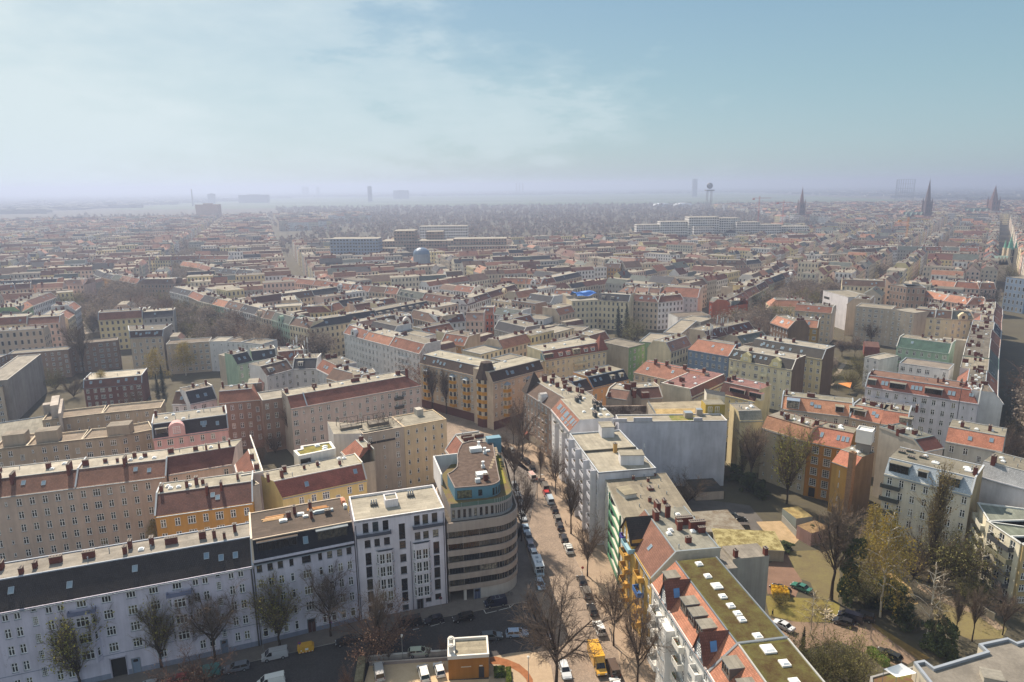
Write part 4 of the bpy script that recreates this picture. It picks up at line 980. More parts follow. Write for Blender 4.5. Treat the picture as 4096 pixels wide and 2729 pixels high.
# ---------------------------------------------------------------- big blank fire wall and its roof terrace
BW = house('tall building with a huge blank grey-white fire wall and a roof terrace', ('g', 932, 1152), ('g', 1783, 1142), 6.5, 21, rt='f', wall='c4c3cb', fl='9c9382', group=G3, lod=1, seed=38, win=(), ptop=.3, endw='c6c5cd', parc='c9c6c4')
pm = MB(); P_ = [(12.4, 6.503), (32.5, 6.503), (37.0, 17.5), (31.5, 22), (12.4, 20.5)]; pm.prism(P_, 0, 20.2, 0, 1); pm.build('rear_wall', [dirty('a59a8c'), felt('a0937c')], BW.root)
mb = MB(); mb.face([(13.2, 7.5, 20.23), (27, 7.5, 20.23), (27, 14, 20.23), (13.2, 14, 20.23)], 0); mb.face([(16.2, 1.0, 20.74), (24.0, 1.0, 20.74), (24.0, 5.8, 20.74), (16.2, 5.8, 20.74)], 1); mb.build('terrace_gravel', [twotone('8a7348', 'b39a6c', .4), twotone('5f6a2a', '8a7c4a', .5)], BW.root)
mb = MB(); mb.box(28.0, 34.0, 7.5, 12.5, 20.2, 23.6, 0, 1); mb.build('penthouse', [plaster('b39a44'), felt('8e8878')], BW.root)
for x in (29.4, 31.6): fm, gm = win_mesh(1.3, 2.3, 'F'); o = put('window', fm, BW.root, (x, 7.38, 20.6)); put('pane', gm, o)
mb = MB(); mb.prism([(30.8, 16.5), (35.6, 13.0), (37.0, 17.4), (31.6, 21.9)], 20.2, 24.4, 0, 1); mb.build('roof_house', [plaster('cfc8bc'), felt('3f4144')], BW.root)
for q_ in ((20.6, 23.0, 3.2, 5.6, 20.5, 22.4), (24.8, 26.6, 5.6, 7.4, 20.2, 22.6)): mb = MB(); mb.box(*q_, 0, 1); mb.build('roof_hut', [plaster('a89b8c'), ZINC], BW.root)
mb = MB()
for k in range(24): y = 8+k*.5; mb.tube((12.6, y, 20.2), (12.6, y, 21.3), .03, .03, 4)
mb.tube((12.6, 8, 21.3), (12.6, 19.5, 21.3), .04, .04, 5); mb.tube((12.6, 8, 20.8), (12.6, 19.5, 20.8), .03, .03, 4); mb.build('terrace_rail', [ZINC], BW.root)
mb = MB(); mb.box(-4, 12.2, 19.6, 20.4, 0, 19.4, 0); mb.build('ivy_wall', [twotone('4a3c34', '8b7c70', .35, .45, .55)], BW.root)
for x0, x1, h in ((-1.8, 2.4, .9), (4.4, 10.0, 1.2), (22.4, 25.0, .9)): mb = MB(); mb.box(x0, x1, .02, .5, 20.9, 21+h, 0); mb.build('chimney_block', [plaster('b9b7bd')], BW.root)
_g = at(('c', 1335, 430), 0)
GAR = pbox('garage_row', ('c', 1345, 462), ('c', 1515, 452), 0, 2.6, 8.5, [plaster('b3a394'), felt('4d4a46'), plain('5a5752', .8)])
tag(GAR, 'low garage row with dark felt roof at the foot of the blank fire wall', 'garage')
SH = [pbox('yard_shed', ('c', 1345, 720), ('c', 1640, 700), 0, 2.8, 11, [plaster('a19684'), twotone('6b5e4e', '8a8478', .4), plain('b9b3a6', .8)])]
tag(SH[0], 'wide low yard building with patched brown felt roof behind the yellow house', 'shed')
s2 = pbox('yard_shed', ('c', 1480, 815), ('c', 1880, 835), 0, 2.9, 9.5, [plaster('a59a87'), twotone('6d6038', 'a59a6c', .6), plain('c2bdb2', .8)]); tag(s2, 'low mossy garage building with a white roller door beside the red-brown yard', 'garage')
# roofs between the street row and the gardens
B40 = house('orange plastered rear building under dark slates with tall dormers', ('t', 1262, 395), ('t', 1825, 262), 11, 18, 21.2, 3.0, 0, wall='dfa873', tl='2a2d36', fl='938a78', group=G4, lod=0, nw=6, seed=41, par='l', parc='6f7f92', ch=[(2, 5, 2.4, .8, 1.4), (6, 6, 2.4, .8, 1.5), (9.5, 5.4, 2.4, .8, 1.4), (13, 5, .6, 1.2, 1.5), (10, 9, .6, 1.2, 1.4)], sk=[2.6, 5.4])
for x in (11.0, 15.6): dormer(B40, x, 1.8, 18.7, 1.7, .9, 2.2, WHITE, felt('9a9282'), 2)
for x, y in ((3, 8), (5, 9), (4, 7), (8, 8.6)): dome(B40.root, x, y, 21.2, 1.0, 1.0)
B41 = house('pale pink rear wall under dark brown tiles beside the orange rear building', ('t', 1030, 480), ('t', 1258, 420), 9, 18, 21.2, 3.4, 0, wall='dcc5b6', tl='452e2a', fl='938a78', group=G4, lod=0, nw=3, seed=42, par='l', parc='6f7f92', sk=[1.6, 2.6], ch=[(.8, 4.6, 1.6, .8, 1.7)])
B42 = house('house with light ridge copings and a brown tiled slope above the ivy wall', ('t', 1470, 530), ('t', 1790, 575), 9.5, 19.6, 21.6, 3.0, 0, wall='b5a595', tl='7d4c40', fl='9a9080', group=G4, lod=1, win=(), seed=43, ch=[(1.2, -.0, .8, .7, 1.6), (6.0, 4.6, 2.2, 1.0, 1.9), (9.5, 1.5, .8, 1.2, 2.0), (4, 7.8, .6, 1.2, 1.5)], par='l', parc='b9b2a8')
B42b = house('house with dark red tiled slope and square chimneys beside the roof terrace', ('t', 2020, 560), ('t', 2350, 540), 8.5, 19.0, 21.6, 3.6, 0, sl=-6, wall='b5a595', tl='5e2f28', fl='9a9080', group=G4, lod=1, win=(), seed=44, ch=[(-1.5, 4.5, 2.0, 1.0, 1.9), (-2.6, 1.5, .6, 1.0, 2.2), (1.5, .4, 2.4, 1.2, 1.5), (8, 7.8, .7, 1.2, 1.5)], parc='b9b2a8', par='r')
B43 = house('cream house under a long orange-red tiled roof with small square windows', ('g', 1050, 760), ('g', 1560, 870), 11, 17, 21.0, 4.6, 4.6, wall='cfc0a8', tl='9a5340', fl='9a5340', group=G4, lod=1, nw=10, rows=5, seed=45, hl=2.5, ch=[(7, 4.6, .8, 1.2, 1.6), (12, 4.8, .8, 1.2, 1.5), (20, 4.8, 1.2, 1.0, 1.5), (28, 5, .8, 1.2, 1.4)], sk=[5, 16, 22])
B44 = house('house with mauve felt roof and white dormer boxes beside the long orange roof', ('g', 1500, 955), ('g', 1770, 830), 12, 17.5, 20.0, .9, 0, wall='cfc2ac', tl='8a4a42', fl='8d6660', group=G4, lod=1, nw=5, seed=46, par='l', parc='d9d4cc')
B45 = house('pale yellow courtyard house with mauve felt roof and dark dormer band', ('g', 1720, 925), ('g', 2000, 990), 11, 17.5, 21.0, 2.6, 0, wall='d9c99a', tl='5d2f2c', fl='8d6660', group=G4, lod=1, nw=6, seed=47, sk=0, par='')
dormer(B45, 6.2, 5.8, 18.3, 1.7, .8, 2.2, plaster('cfc8b6'), felt('8d6660'), 3); dormer(B45, 13, 4.6, 18.3, 1.7, .8, 2.2, plaster('cfc8b6'), felt('8d6660'), 3)
B46 = house('orange tiled roof between party walls with curved metal dormer', ('h', 245, 1045), ('h', 800, 1110), 10.5, 18, 21.2, 4.0, 1.4, wall='c9c0b2', tl='b0623f', fl='8b8473', group=G4, lod=1, nw=9, seed=48, par='lr', sk=[9, 10.2, 11.3], ch=[(1, 6, .6, 1.6, 1.6), (8.5, 6, 2.4, .9, 1.2), (24, 6.5, .8, 1.4, 1.5)])
dormer(B46, 3.4, 3.8, 18.2, 2.6, .3, 3.4, WHITE, plain('8d9bab', .4, .5, .4), 3); dormer(B46, 17.2, 2.4, 18.6, 1.8, .8, 3.2, plain('8f99a2', .5), felt('9b927f'), 2); dormer(B46, 21.8, 3.6, 18.3, 2.3, .5, 3.2, WHITE, felt('9b927f'), 3)
B47 = house('beige house with orange tiles and two party walls in front of the white corner house', ('h', 780, 1112), ('h', 1020, 1160), 10, 18, 21.2, 3.8, 0, wall='bfae98', tl='b0553c', fl='857c6c', group=G4, lod=1, nw=4, seed=49, par='l', sk=[6.2, 7.3], ch=[(5, 6, 2.0, .8, 1.3), (7.6, 5, .6, 1.4, 1.6)])
dormer(B47, 2.6, 3.4, 18.4, 1.9, .7, 3, WHITE, felt('857c6c'), 3)
B47b = house('beige house with red tiles and wide pale dormer left of the parapet of chimneys', ('h', 1025, 1162), ('h', 1230, 1195), 12, 18, 21.2, 3.8, 0, wall='bda98f', tl='a8503a', fl='857c6c', group=G4, lod=1, nw=4, seed=50, par='r', ch=[(2, 6, .6, 1.4, 1.6), (5, 7, .6, 1.2, 1.5), (8.6, 9, .7, 1.8, 1.6)])
dormer(B47b, 6.4, 3.4, 18.4, 1.9, 1.0, 3, plaster('a9a6a2'), felt('8d8370'), 3)
B33l = house('beige courtyard wing with a sunlit blank end wall beside the fire wall', ('g', 1880, 1137), ('h', 100, 1132), 9, 18, 20.4, 1.6, 0, wall='d9c9a0', tl='8d8779', fl='8f877a', group=G4, lod=0, win=(), seed=51, ch=[])
B33r = house('beige courtyard house with orange tiles half hidden by two budding trees', ('h', 95, 1192), ('h', 452, 1302), 10, 17, 20.2, 2.4, 0, wall='bfae94', tl='a5603f', fl='8f877a', group=G4, lod=0, nw=6, seed=52, par='r', parc='7d5a48', ch=[(5.6, 4, .8, 1.6, 1.6), (10.4, 4.4, .7, .9, 2.0), (14, 6, .8, 1.2, 1.6), (2.6, 6, .8, .8, 1.4)])
P34 = loc(B33r, 15.1, .6)
B34 = house('ochre brick factory house with large grid windows and bright orange tiles', pl((85.5, 186.6)), pl((94.4, 179.9)), 10, 17, 20.4, 4.2, 0, wall='b07e38', tl='b5523a', fl='8b8474', group=G4, lod=0, seed=53, par='l', parc='6d4a3c', ch=[(5, 6.4, 1.6, .7, .5)], sk=[],
            win=[(x-.95, x+.95, z, z+2.3, 'G') for x in (2.3, 5.6, 8.9) for z in (3.6, 7.0, 10.4, 13.6)]+[(1.4, 3.2, .03, 3.0, '-'), (4.9, 6.3, .9, 3.0, 'G'), (8.2, 9.6, .9, 3.0, 'G')])
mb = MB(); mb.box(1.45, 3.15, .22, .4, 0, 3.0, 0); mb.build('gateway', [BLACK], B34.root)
for x in (3.2, 7.6, 8.9, 10.0): slope_frame(B34.root, x, 0, 17, 4.2, 20.4, .55, .8, 1.7)
mb = MB()
for x in (.5, 3.9, 7.3, 10.6): mb.box(x-.25, x+.25, -.15, -.004, 0, 16.4, 0)
mb.build('pilaster', [plaster('b97c2e')], B34.root)
T34 = pbox('lift_tower', ('d', 762, 345), ('d', 800, 372), 0, 23.0, 3.4, [plaster('7d7a76'), WHITE]) if False else None
_q = at(('d', 800, 105), 20.2); mb = MB(); mb.box(0, 3.4, 0, 3.4, 0, 20.2, 1); mb.box(-.3, 3.7, -.3, 3.7, 20.2, 23.6, 0)
mb.rim([(-.3, -.3), (3.7, -.3), (3.7, 3.7), (-.3, 3.7)], .2, 23.58, 24.0, 0)
T34 = mb.build('lift_tower', [plain('dcdad6', .5), plain('77736e', .6)], None, (_q.x, _q.y, 0), math.radians(-37)); tag(T34, 'steel lift tower with a white box head beside the orange roof', 'lift tower')
B34s = house('ochre side wing with dark bare brick fire wall and tall square chimney', pl((88.3, 176.6)), pl((91.6, 171.2)), 9.0, 15, 17.6, 3.4, 0, wall='c2954c', tl='b5523a', fl='8b8474', group=G4, lod=0, seed=54, win=[(2.2, 2.5, 4, 5.4, 'S'), (2.2, 2.5, 8.0, 9.4, 'S'), (2.2, 2.5, 11, 13, 'S')], endw='85705a', ch=[], par='')
mb = MB(); mb.box(5.2, 6.6, -1.2, .2, 0, 19.2, 0); mb.rim([(5.2, -1.2), (6.6, -1.2), (6.6, .2), (5.2, .2)], .25, 19.2, 19.7, 0); mb.build('chimney_stack', [brick('96755a')], B34s.root)
B34w = house('dark bare brick fire wall house behind the tall square chimney', pl((92.5, 170.6)), pl((97.6, 178.6)), 5.0, 19.6, rt='f', wall='6d5a4b', fl='8b8474', group=G4, lod=1, seed=55, win=(), ptop=.2) if False else None
B35 = house('cream garden house with metal mansard slope, roof glazing and green balconies', ('d', 972, 292), ('d', 1500, 425), 12.5, 18, 21.2, 2.8, 0, wall='d8cfbd', tl='9aa6ae', fl='827c6e', group=G4, lod=0, seed=56, par='r', parc='b7bbc0', endw='c3a97f', ch=[(18.2, 5, .8, 1.2, 1.9)], sk=[],
            win=wgrid(18.8, 7, 5, 1.1, 1.9, 1.6, 3.4, 'T'))
dormer(B35, 3.0, 4.6, 18.5, 2.3, .5, 2.8, plain('5f7480', .6), felt('827c6e'), 4); dormer(B35, 8.2, 2.2, 18.7, 1.7, .7, 2.4, WHITE, felt('827c6e'), 2); dormer(B35, 14.0, 4.4, 18.5, 2.3, .5, 2.8, plain('5f7480', .6), felt('827c6e'), 4)
for z in (14.6, 11.2, 7.8): balcony(B35, -.4, 4.0, z, 1.2, .9, plain('3c403c', .7))
for x, y in ((16, 8), (16.6, 6.4), (9.5, 6.6)): dome(B35.root, x, y, 21.2, 1.6, 1.3)
for x, y in ((1.5, 8.5), (2.8, 10.6), (4.2, 6.2), (6.4, 8.2)): chimney(B35.root, x, y, 21.0, 1.6, .8, .7, plain('4a5450', .8))
B35b = house('white gable house end beyond the cream garden house', ('d', 1540, 305), ('d', 1850, 390), 12, 18.5, 21.4, 3.2, 0, wall='d3cfd4', tl='8d8f92', fl='827c6e', group=G4, lod=1, seed=57, win=(), ch=[(2, 3.4, .9, 1.5, 2.0), (9, 5, .7, 1.6, 1.8)], endw='d3cfd4')
B35c = house('white courtyard house with orange tiles and roof windows right of the dark roof valley', ('d', 1345, 95), ('d', 1690, 160), 11, 18, 21.2, 3.2, 0, wall='c9c3b8', tl='b5573c', fl='8b8474', group=G4, lod=1, nw=6, seed=58, par='', sk=[5.5, 10.4], ch=[(3, 5.6, .8, 1.4, 1.6), (9.5, 6.4, .8, 1.2, 1.5)])
B35d = house('grey felt roof with dark red dormer slope and party wall chimneys', ('d', 1205, 160), ('d', 1330, 135), 14, 19, 21.2, 3.0, 0, wall='b9b0a4', tl='6d2d2a', fl='77766c', group=G4, lod=1, nw=3, seed=59, par='l', parc='5d6d72', ch=[(1, 8, 2.4, .9, 1.4), (.8, 11, .9, 1.4, 1.5), (4, 6, 1.4, .8, 1.2)])
# modern curved block, right edge
G5 = 'modern cream block at the right edge'
B36 = house('cream modern block with curved balcony front, part nearer the old houses', ('d', 1535, 472), ('d', 1612, 592), 12, 15, rt='f', wall='e0d6bd', fl='82867a', group=G5, lod=0, nw=3, rows=5, seed=61, parc='cfd0cd', ptop=.3)
B36b = house('cream modern block part with four dark balcony fronts at the picture edge', ('d', 1592, 582), ('d', 1800, 724), 12, 15, rt='f', wall='e3dac2', fl='7c8274', group=G5, lod=0, seed=62, parc='cfd0cd', rows=5, ptop=.3, win=[(x, x+1.5, 1.0+2.9*k, 2.9+2.9*k, 'F') for k in range(5) for x in (1.0, 4.4, 7.6)])
for k in range(5): balcony(B36, 2.2, 9.4, .8+2.9*k, 1.3, .95, plain('b9b4a4', .6)); balcony(B36b, 2.6, 9.0, .8+2.9*k, 1.4, .95, plain('3f4144', .7) if k != 3 else plain('77745f', .7))
B36c = house('ochre end wall of the modern block with small dark balconies', loc(B36b, 11.0, 0.2), loc(B36b, 11.2, 14), 4, 15, rt='f', wall='bda574', fl='7c8274', group=G5, lod=0, nw=3, rows=5, seed=63, ptop=.3, parc='cfd0cd')
# grey flat roof, bottom right
z37 = 14.0; R37 = [at(t, z37) for t in (('d', 1150, 1442), ('d', 1215, 1430), ('d', 1272, 1472), ('d', 1592, 1376), ('d', 1545, 1332), ('d', 1722, 1294), ('d', 1778, 1322), ('d', 1870, 1296), ('d', 2300, 1400), ('d', 2100, 1900), ('d', 1400, 1760))]
c0 = R37[0]; pp = [(p.x-c0.x, p.y-c0.y) for p in R37]; e0 = empty('flat_roof_house', (c0.x, c0.y, 0)); tag(e0, 'building with wide grey felt roof and stepped metal parapet in the lower right corner', 'flat roof building', G5)
mb = MB(); mb.prism(pp, 0, z37-.5, 0, 1); mb.build('wall', [plaster('c9c0ae'), twotone('6d675f', '857e74', .25, .4, .62)], e0); mb = MB(); mb.rim(pp, .45, z37-.6, z37, 0); mb.build('parapet', [plain('9aa0a8', .5, .4, .2)], e0)
pbox('roof_hatch', ('d', 1575, 1575), ('d', 1700, 1600), z37-.5, 1.0, 2.4, [plain('a39d90', .7), felt('9c968a'), plain('8d887c', .7)], e0)
z38 = 11.0; R38 = [at(t, z38) for t in (('d', 885, 1532), ('d', 1000, 1500), ('d', 1150, 1470), ('d', 1400, 1700), ('d', 900, 1700))]
c1 = R38[0]; pp = [(p.x-c1.x, p.y-c1.y) for p in R38]; e1 = empty('roof_terrace_house', (c1.x, c1.y, 0)); tag(e1, 'lower roof with red-green sedum in front of the wide grey felt roof', 'flat roof building', G5)
mb = MB(); mb.prism(pp, 0, z38-.2, 0, 1); mb.build('wall', [plaster('b9b0a4'), twotone('6a4a3a', '6d6a34', .5)], e1); mb = MB(); mb.rim(pp, .35, z38-.3, z38, 0); mb.build('parapet', [plain('8d8a86', .6)], e1)
mb = MB(); sp = [at(('d', 968, 1488), 13.4), at(('d', 1075, 1452), 13.6), at(('d', 1168, 1512), 13.2), at(('d', 1045, 1538), 12.8)]; g = 6
for i in range(g):
    for j in range(g):
        def Q(u, v):
            p = sp[0]*(1-u)*(1-v)+sp[1]*u*(1-v)+sp[2]*u*v+sp[3]*(1-u)*v; return (p.x, p.y, p.z-.7*math.sin(math.pi*u)*math.sin(math.pi*v))
        mb.face([Q(i/g, j/g), Q((i+1)/g, j/g), Q((i+1)/g, (j+1)/g), Q(i/g, (j+1)/g)], 0, None, True)
for p in sp: mb.tube((p.x, p.y, z38-.2), (p.x, p.y, p.z+.1), .04, .04, 5, 1)
tag(mb.build('shade_sail', [plain('e6e6e6', .7), ZINC]), 'white shade sail stretched over the roof terrace in the lower right corner', 'shade sail')
# ================================================================ ground, roads, pavements
def sheet(name, pts, z, m, label=None, cat=None, kind='structure', kerb=0.0):
    P = [at(p, z) for p in pts]; q = [(p.x, p.y) for p in P]; mb = MB()
    ar = sum(q[k][0]*q[(k+1) % len(q)][1]-q[(k+1) % len(q)][0]*q[k][1] for k in range(len(q)))
    if ar < 0: q = q[::-1]
    if kerb: mb.prism(q, z-kerb, z, 1, 0)
    else: mb.face([(*c, z) for c in q])
    return tag(mb.build(name, [m, plain('a39a90', .8)]), label, cat, None, kind)


def C(k, *l): return [(k, x, y) for x, y in l]


mb = MB(); mb.face([(-14000, -300, 0), (14000, -300, 0), (14000, 16000, 0), (-14000, 16000, 0)])
tag(mb.build('ground', [twotone('48433a', '57513f', .05, .35, .65)]), None, None, None, 'structure')
KR = C('c', (1010, 1800), (905, 1568), (860, 1330), (765, 1115), (680, 950), (632, 865), (600, 800), (545, 655), (500, 545), (455, 438), (405, 335), (340, 235), (265, 165), (190, 105))
KL = C('c', (405, 1010), (375, 940), (335, 840), (303, 730), (275, 620), (250, 520), (232, 420), (212, 320), (190, 230), (160, 150), (90, 60))
road = [pl((-130, 60)), pl((40, 60)), pl((34, 110)), *[pl((at(p).x+2, at(p).y)) for p in KR[1:]], pl((8, 245)), pl((-8, 262)), pl((-60, 315)), pl((-75, 300)), pl((-32, 250)), pl((-30, 150)), pl((-130, 110))]
sheet('cobbled_road', road, .004, cobble('a08c7a', .3, math.radians(10)))
cr = [pl((-130, 62)), pl((-2, 62)), pl((-4, 112)), pl((8, 122)), pl((4, 141)), pl((-14, 138)), pl((-130, 98))]
sheet('cross_street', cr, .008, cobble('4c4848', .3, math.radians(17)))  # cobbles darkened: the shade over this street is put into their colour
_kr = [at(p) for p in KR]
sheet('pavement', [*[pl((p.x, p.y)) for p in _kr], pl((_kr[-1].x+10, _kr[-1].y+10)), *[pl((p.x+13, p.y)) for p in _kr[::-1]]], .13, twotone('8c7866', 'a18d79', .5, .32, .62), kerb=.14)
_kl = [at(p) for p in KL]; _fr = [at(p) for p in (('s', -260, 2960), ('s', 1005, 2648), ('s', 1350, 2570), ('s', 1773, 2470), ('s', 2080, 2412), ('s', 2116, 2402), ('s', 2140, 2375))]
sheet('pavement', [*[pl((p.x, p.y)) for p in _fr], *[pl((p.x, p.y)) for p in _kl], pl((_kl[-1].x-12, _kl[-1].y+6)), pl((8, 200)), pl((4, 170)), pl((-4, 150)), pl((-14, 140)), pl((-33, 131)), pl((-51, 123.5)), pl((-112, 101))], .13, twotone('6a625c', '7a716a', .5, .35, .62), kerb=.14)  # darker copy of the sunny pavement, the row's shade put into its colour


def stripe(pts, w=.14, z=.02):
    mb = MB(); P = [at(p, z) for p in pts]
    for a, b in zip(P, P[1:]): d = (b-a).normalized(); n = Vector((-d.y, d.x, 0))*w/2; mb.face([a-n, b-n, b+n, a+n])
    return tag(mb.build('road_marking', [plain('c9c6c0', .8)]), None, None, None, 'structure')


stripe(C('n', (125, 410), (168, 490))); stripe(C('n', (168, 490), (340, 450))); stripe(C('n', (375, 440), (555, 395))); stripe(C('n', (505, 320), (553, 392))); stripe(C('n', (553, 392), (665, 290), (810, 325)))
stripe(C('o', (1180, 745), (1280, 725))); stripe(C('o', (1460, 690), (1680, 630)))
stripe(C('c', (597, 792), (655, 905)), .16)
# corner plot, parking deck and its low buildings
sheet('pavement', C('n', (215, 1180), (560, 1110), (860, 1080), (1000, 1120), (1190, 1300), (1260, 1700), (860, 1800), (215, 1700)), .1, twotone('98836c', 'ac967c', .5, .32, .62), kerb=.1)
sheet('earth_strip', C('n', (228, 1180), (330, 1165), (520, 1215), (700, 1290), (830, 1400), (905, 1520), (920, 1640), (840, 1640), (800, 1520), (700, 1420), (590, 1355), (380, 1290), (228, 1285)), .115, twotone('7d4f30', '9a6440', .9, .35, .62))
sheet('car_park', C('o', (505, 1280), (1735, 1215), (1745, 1540), (2800, 1500), (2700, 1900), (330, 1900)), .05, twotone('b89c7a', 'c8ae8c', .3, .35, .62))
def wall_px(name, label, pts, h, w, m, z0=0.0, top=None):
    P = [at(p, z0) for p in pts]; o0 = P[0]; mb = MB()
    for a, b in zip(P, P[1:]):
        d = (b-a).normalized(); n = Vector((-d.y, d.x, 0))*w/2; a2, b2 = a-o0, b-o0
        q = [a2-n, b2-n, b2+n, a2+n]; mb.prism([(v.x, v.y) for v in q], z0, z0+h, 0, 1)
    o = mb.build(name, [m, top or m], None, (o0.x, o0.y, 0)); return tag(o, label, 'wall')
wall_px('planter_wall', 'pale painted wall of the parking deck facing the cobbled crossroads', C('o', (392, 1245), (1100, 1185), (1722, 1140)), 1.1, .5, plaster('b5a9a0'), 0, plain('c9c2b8', .8))
wall_px('planter_wall', 'inner kerb wall behind the planted strip of the parking deck', C('o', (500, 1305), (1730, 1225)), .7, .35, plaster('9f8f88'), 0, plain('b9a898', .8))
wall_px('creeper_wall', 'creeper covered side wall at the left end of the parking deck', C('o', (392, 1245), (330, 1640)), 1.2, 1.5, twotone('6b6148', '8f8468', .8))
KI = pbox('service_building', ('o', 1745, 1535), ('n', 220, 1492), 0, 4.6, 5.2, [plaster('a06a2c'), felt('a79c86')]); tag(KI, 'low ochre service building with white parapet and roof vents at the parking deck', 'service building')
_L = math.hypot(at(('o', 1745, 1535)).x-at(('n', 220, 1492)).x, at(('o', 1745, 1535)).y-at(('n', 220, 1492)).y)
mb = MB(); mb.rim([(-.1, -.1), (_L+.1, -.1), (_L+.1, 5.3), (-.1, 5.3)], .35, 4.4, 5.1); mb.box(.0, 1.3, 0, 5.2, 4.5, 5.0, 0); mb.build('parapet', [plain('d3cec6', .6)], KI)
for y in (1.2, 3.4):
    mb = MB(); mb.tube((.6, y, 5.0), (.6, y, 6.3), .42, .42, 12); mb.tube((.6, y, 6.3), (.6, y, 6.5), .55, .55, 12); mb.tube((.6, y, 6.5), (.6, y, 6.65), .4, .3, 12); mb.build('roof_vent', [plain('c9c3b9', .5)], KI)
mb = MB(); mb.box(_L-1.9, _L-.9, -.06, -.003, .1, 2.4, 0); mb.build('door', [plain('2e3036', .5)], KI)
mb = MB(); mb.box(_L-1.75, _L-1.15, -.12, -.003, 2.6, 2.75, 0); mb.build('door_lamp', [plain('d9d6d0', .5)], KI)
mb = MB(); mb.box(_L-5.2, _L-3.3, -.05, -.003, 2.55, 2.68, 0); mb.build('wall_sign', [plain('c9c0b0', .5)], KI)

# ================================================================ trees
def frac_dir(d, ang, rot):
    d = d.normalized(); t = d.orthogonal().normalized(); b = d.cross(t)
    return d*math.cos(ang)+(t*math.cos(rot)+b*math.sin(rot))*math.sin(ang)


def grow(kind, seed, h=12.0):
    r = random.Random(seed); A = MB(); B = MB(); tips = []
    bare = dict(bare=(.3, 8, (.35, 1.1), .38, (6, 9, 8), .6), bud=(.22, 10, (.2, .55), .46, (6, 8, 6), .36), poplar=(.12, 22, (.1, .22), .4, (5, 5, 4), .3), birch=(.85, 22, (.55, 1.1), .24, (6, 6, 0), .6), tall=(.4, 9, (.2, .6), .36, (6, 8, 6), .42), bushy=(.05, 12, (.3, .95), .55, (6, 7, 5), .5))[kind]
    tl_, n1, (a0, a1), l1, cnt, sp = bare
    top = Vector((0, 0, h*tl_ if kind != 'birch' else h*.92)); R = h*.016 if kind not in ('birch', 'bushy') else h*.01
    if kind == 'poplar': top = Vector((0, 0, h*.8))
    segs = 5; prev = Vector((0, 0, -.3))
    for k in range(1, segs+1):
        q = Vector((r.uniform(-1, 1)*h*.006, r.uniform(-1, 1)*h*.006, top.z*k/segs)); A.tube(prev, q, R*(1-.55*(k-1)/segs)*(1.15 if k == 1 else 1), R*(1-.55*k/segs), 7, 0, False); prev = q
    trunk_top = prev

    def br(p, d, L, rad, lev):
        n = 3 if lev < 3 else 1; q = p
        for k in range(n):
            d = frac_dir(d, r.uniform(0, .22 if lev < 3 else .1), r.uniform(0, 6.28)); up = (.06 if kind == 'bare' else .12 if kind != 'birch' else -.1)*(1 if lev < 3 else .3)
            if kind == 'birch' and lev >= 2: up = -.35
            d = (d+Vector((0, 0, up))).normalized(); q2 = q+d*(L/n)
            (A if lev <= 1 else B).tube(q, q2, rad*(1-.5*k/n), rad*(1-.5*(k+1)/n), 5 if lev == 1 else 3, 0, False)
            if lev < 4 and cnt[min(lev-1, 2)]:
                c = cnt[lev-1]; m = max(1, round(c/n)) if lev < 3 else c
                for _ in range(m):
                    nd = frac_dir(d, r.uniform(sp*.6, sp*1.7), r.uniform(0, 6.28)); s = r.random()
                    br(q.lerp(q2, s), nd, L*r.uniform(.4, .62), max(.014, rad*.42), lev+1)
            q = q2
        if lev >= 2: tips.append((q, d))
    for i in range(n1):
        t = i/max(1, n1-1)
        if kind in ('birch', 'poplar'): base = Vector((0, 0, top.z*(.3+.68*t) if kind == 'birch' else top.z*(.08+.9*t)))
        else: base = trunk_top*(.62+.38*t) if kind != 'bushy' else trunk_top*(.3+.7*t)
        an = a0+(a1-a0)*(r.random()); rot = i*2.4+r.uniform(-.4, .4)
        L = h*l1*r.uniform(.8, 1.15)*(1.0 if kind != 'birch' else (1.15-.8*t))*(1 if kind != 'poplar' else (1-.45*t))
        br(base, Vector((math.sin(an)*math.cos(rot), math.sin(an)*math.sin(rot), math.cos(an))), L, R*.5 if kind != 'bushy' else R*.7, 1)
    return A, B, tips, r


def leaves(B, tips, r, n, size, m, spread=.25, droop=0.0):
    for k in range(n):
        p, d = tips[r.randrange(len(tips))]; p = p+Vector((r.gauss(0, spread), r.gauss(0, spread), r.gauss(0, spread)-droop*r.random()))
        u = Vector((r.gauss(0, 1), r.gauss(0, 1), r.gauss(0, 1))).normalized(); v = u.orthogonal().normalized(); s = size*r.uniform(.6, 1.4)
        B.face([p-u*s*.5, p+v*s*.4, p+u*s*.5, p-v*s*.4], m, [(0, 0)]*4)


@cached
def bark(col):
    m, nt, p = newmat('bark_'+str(col), .95, .1); f = geo_noise(nt, 2.0, 4, .6, (1, 1, .3)); nt.links.new(shade(nt, f, col, .6, 1.25), p.inputs[0]); return m


@cached
def leafm(c1, c2):
    m, nt, p = newmat('leaf_'+str(c1), .75, .2); f = geo_noise(nt, .9, 3, .6); f = ramp(nt, f, ((.38, g3(0)), (.62, g3(1))))
    c = mixc(nt, f, srgb(c1), srgb(c2)); nt.links.new(c, p.inputs[0])
    t = nn(nt, 'ShaderNodeBsdfTranslucent', {0: c}); mx = nn(nt, 'ShaderNodeMixShader', {0: .3, 1: p.outputs[0], 2: t.outputs[0]})
    nt.links.new(mx.outputs[0], nt.nodes['Material Output'].inputs[0]); return m


_TP = {}


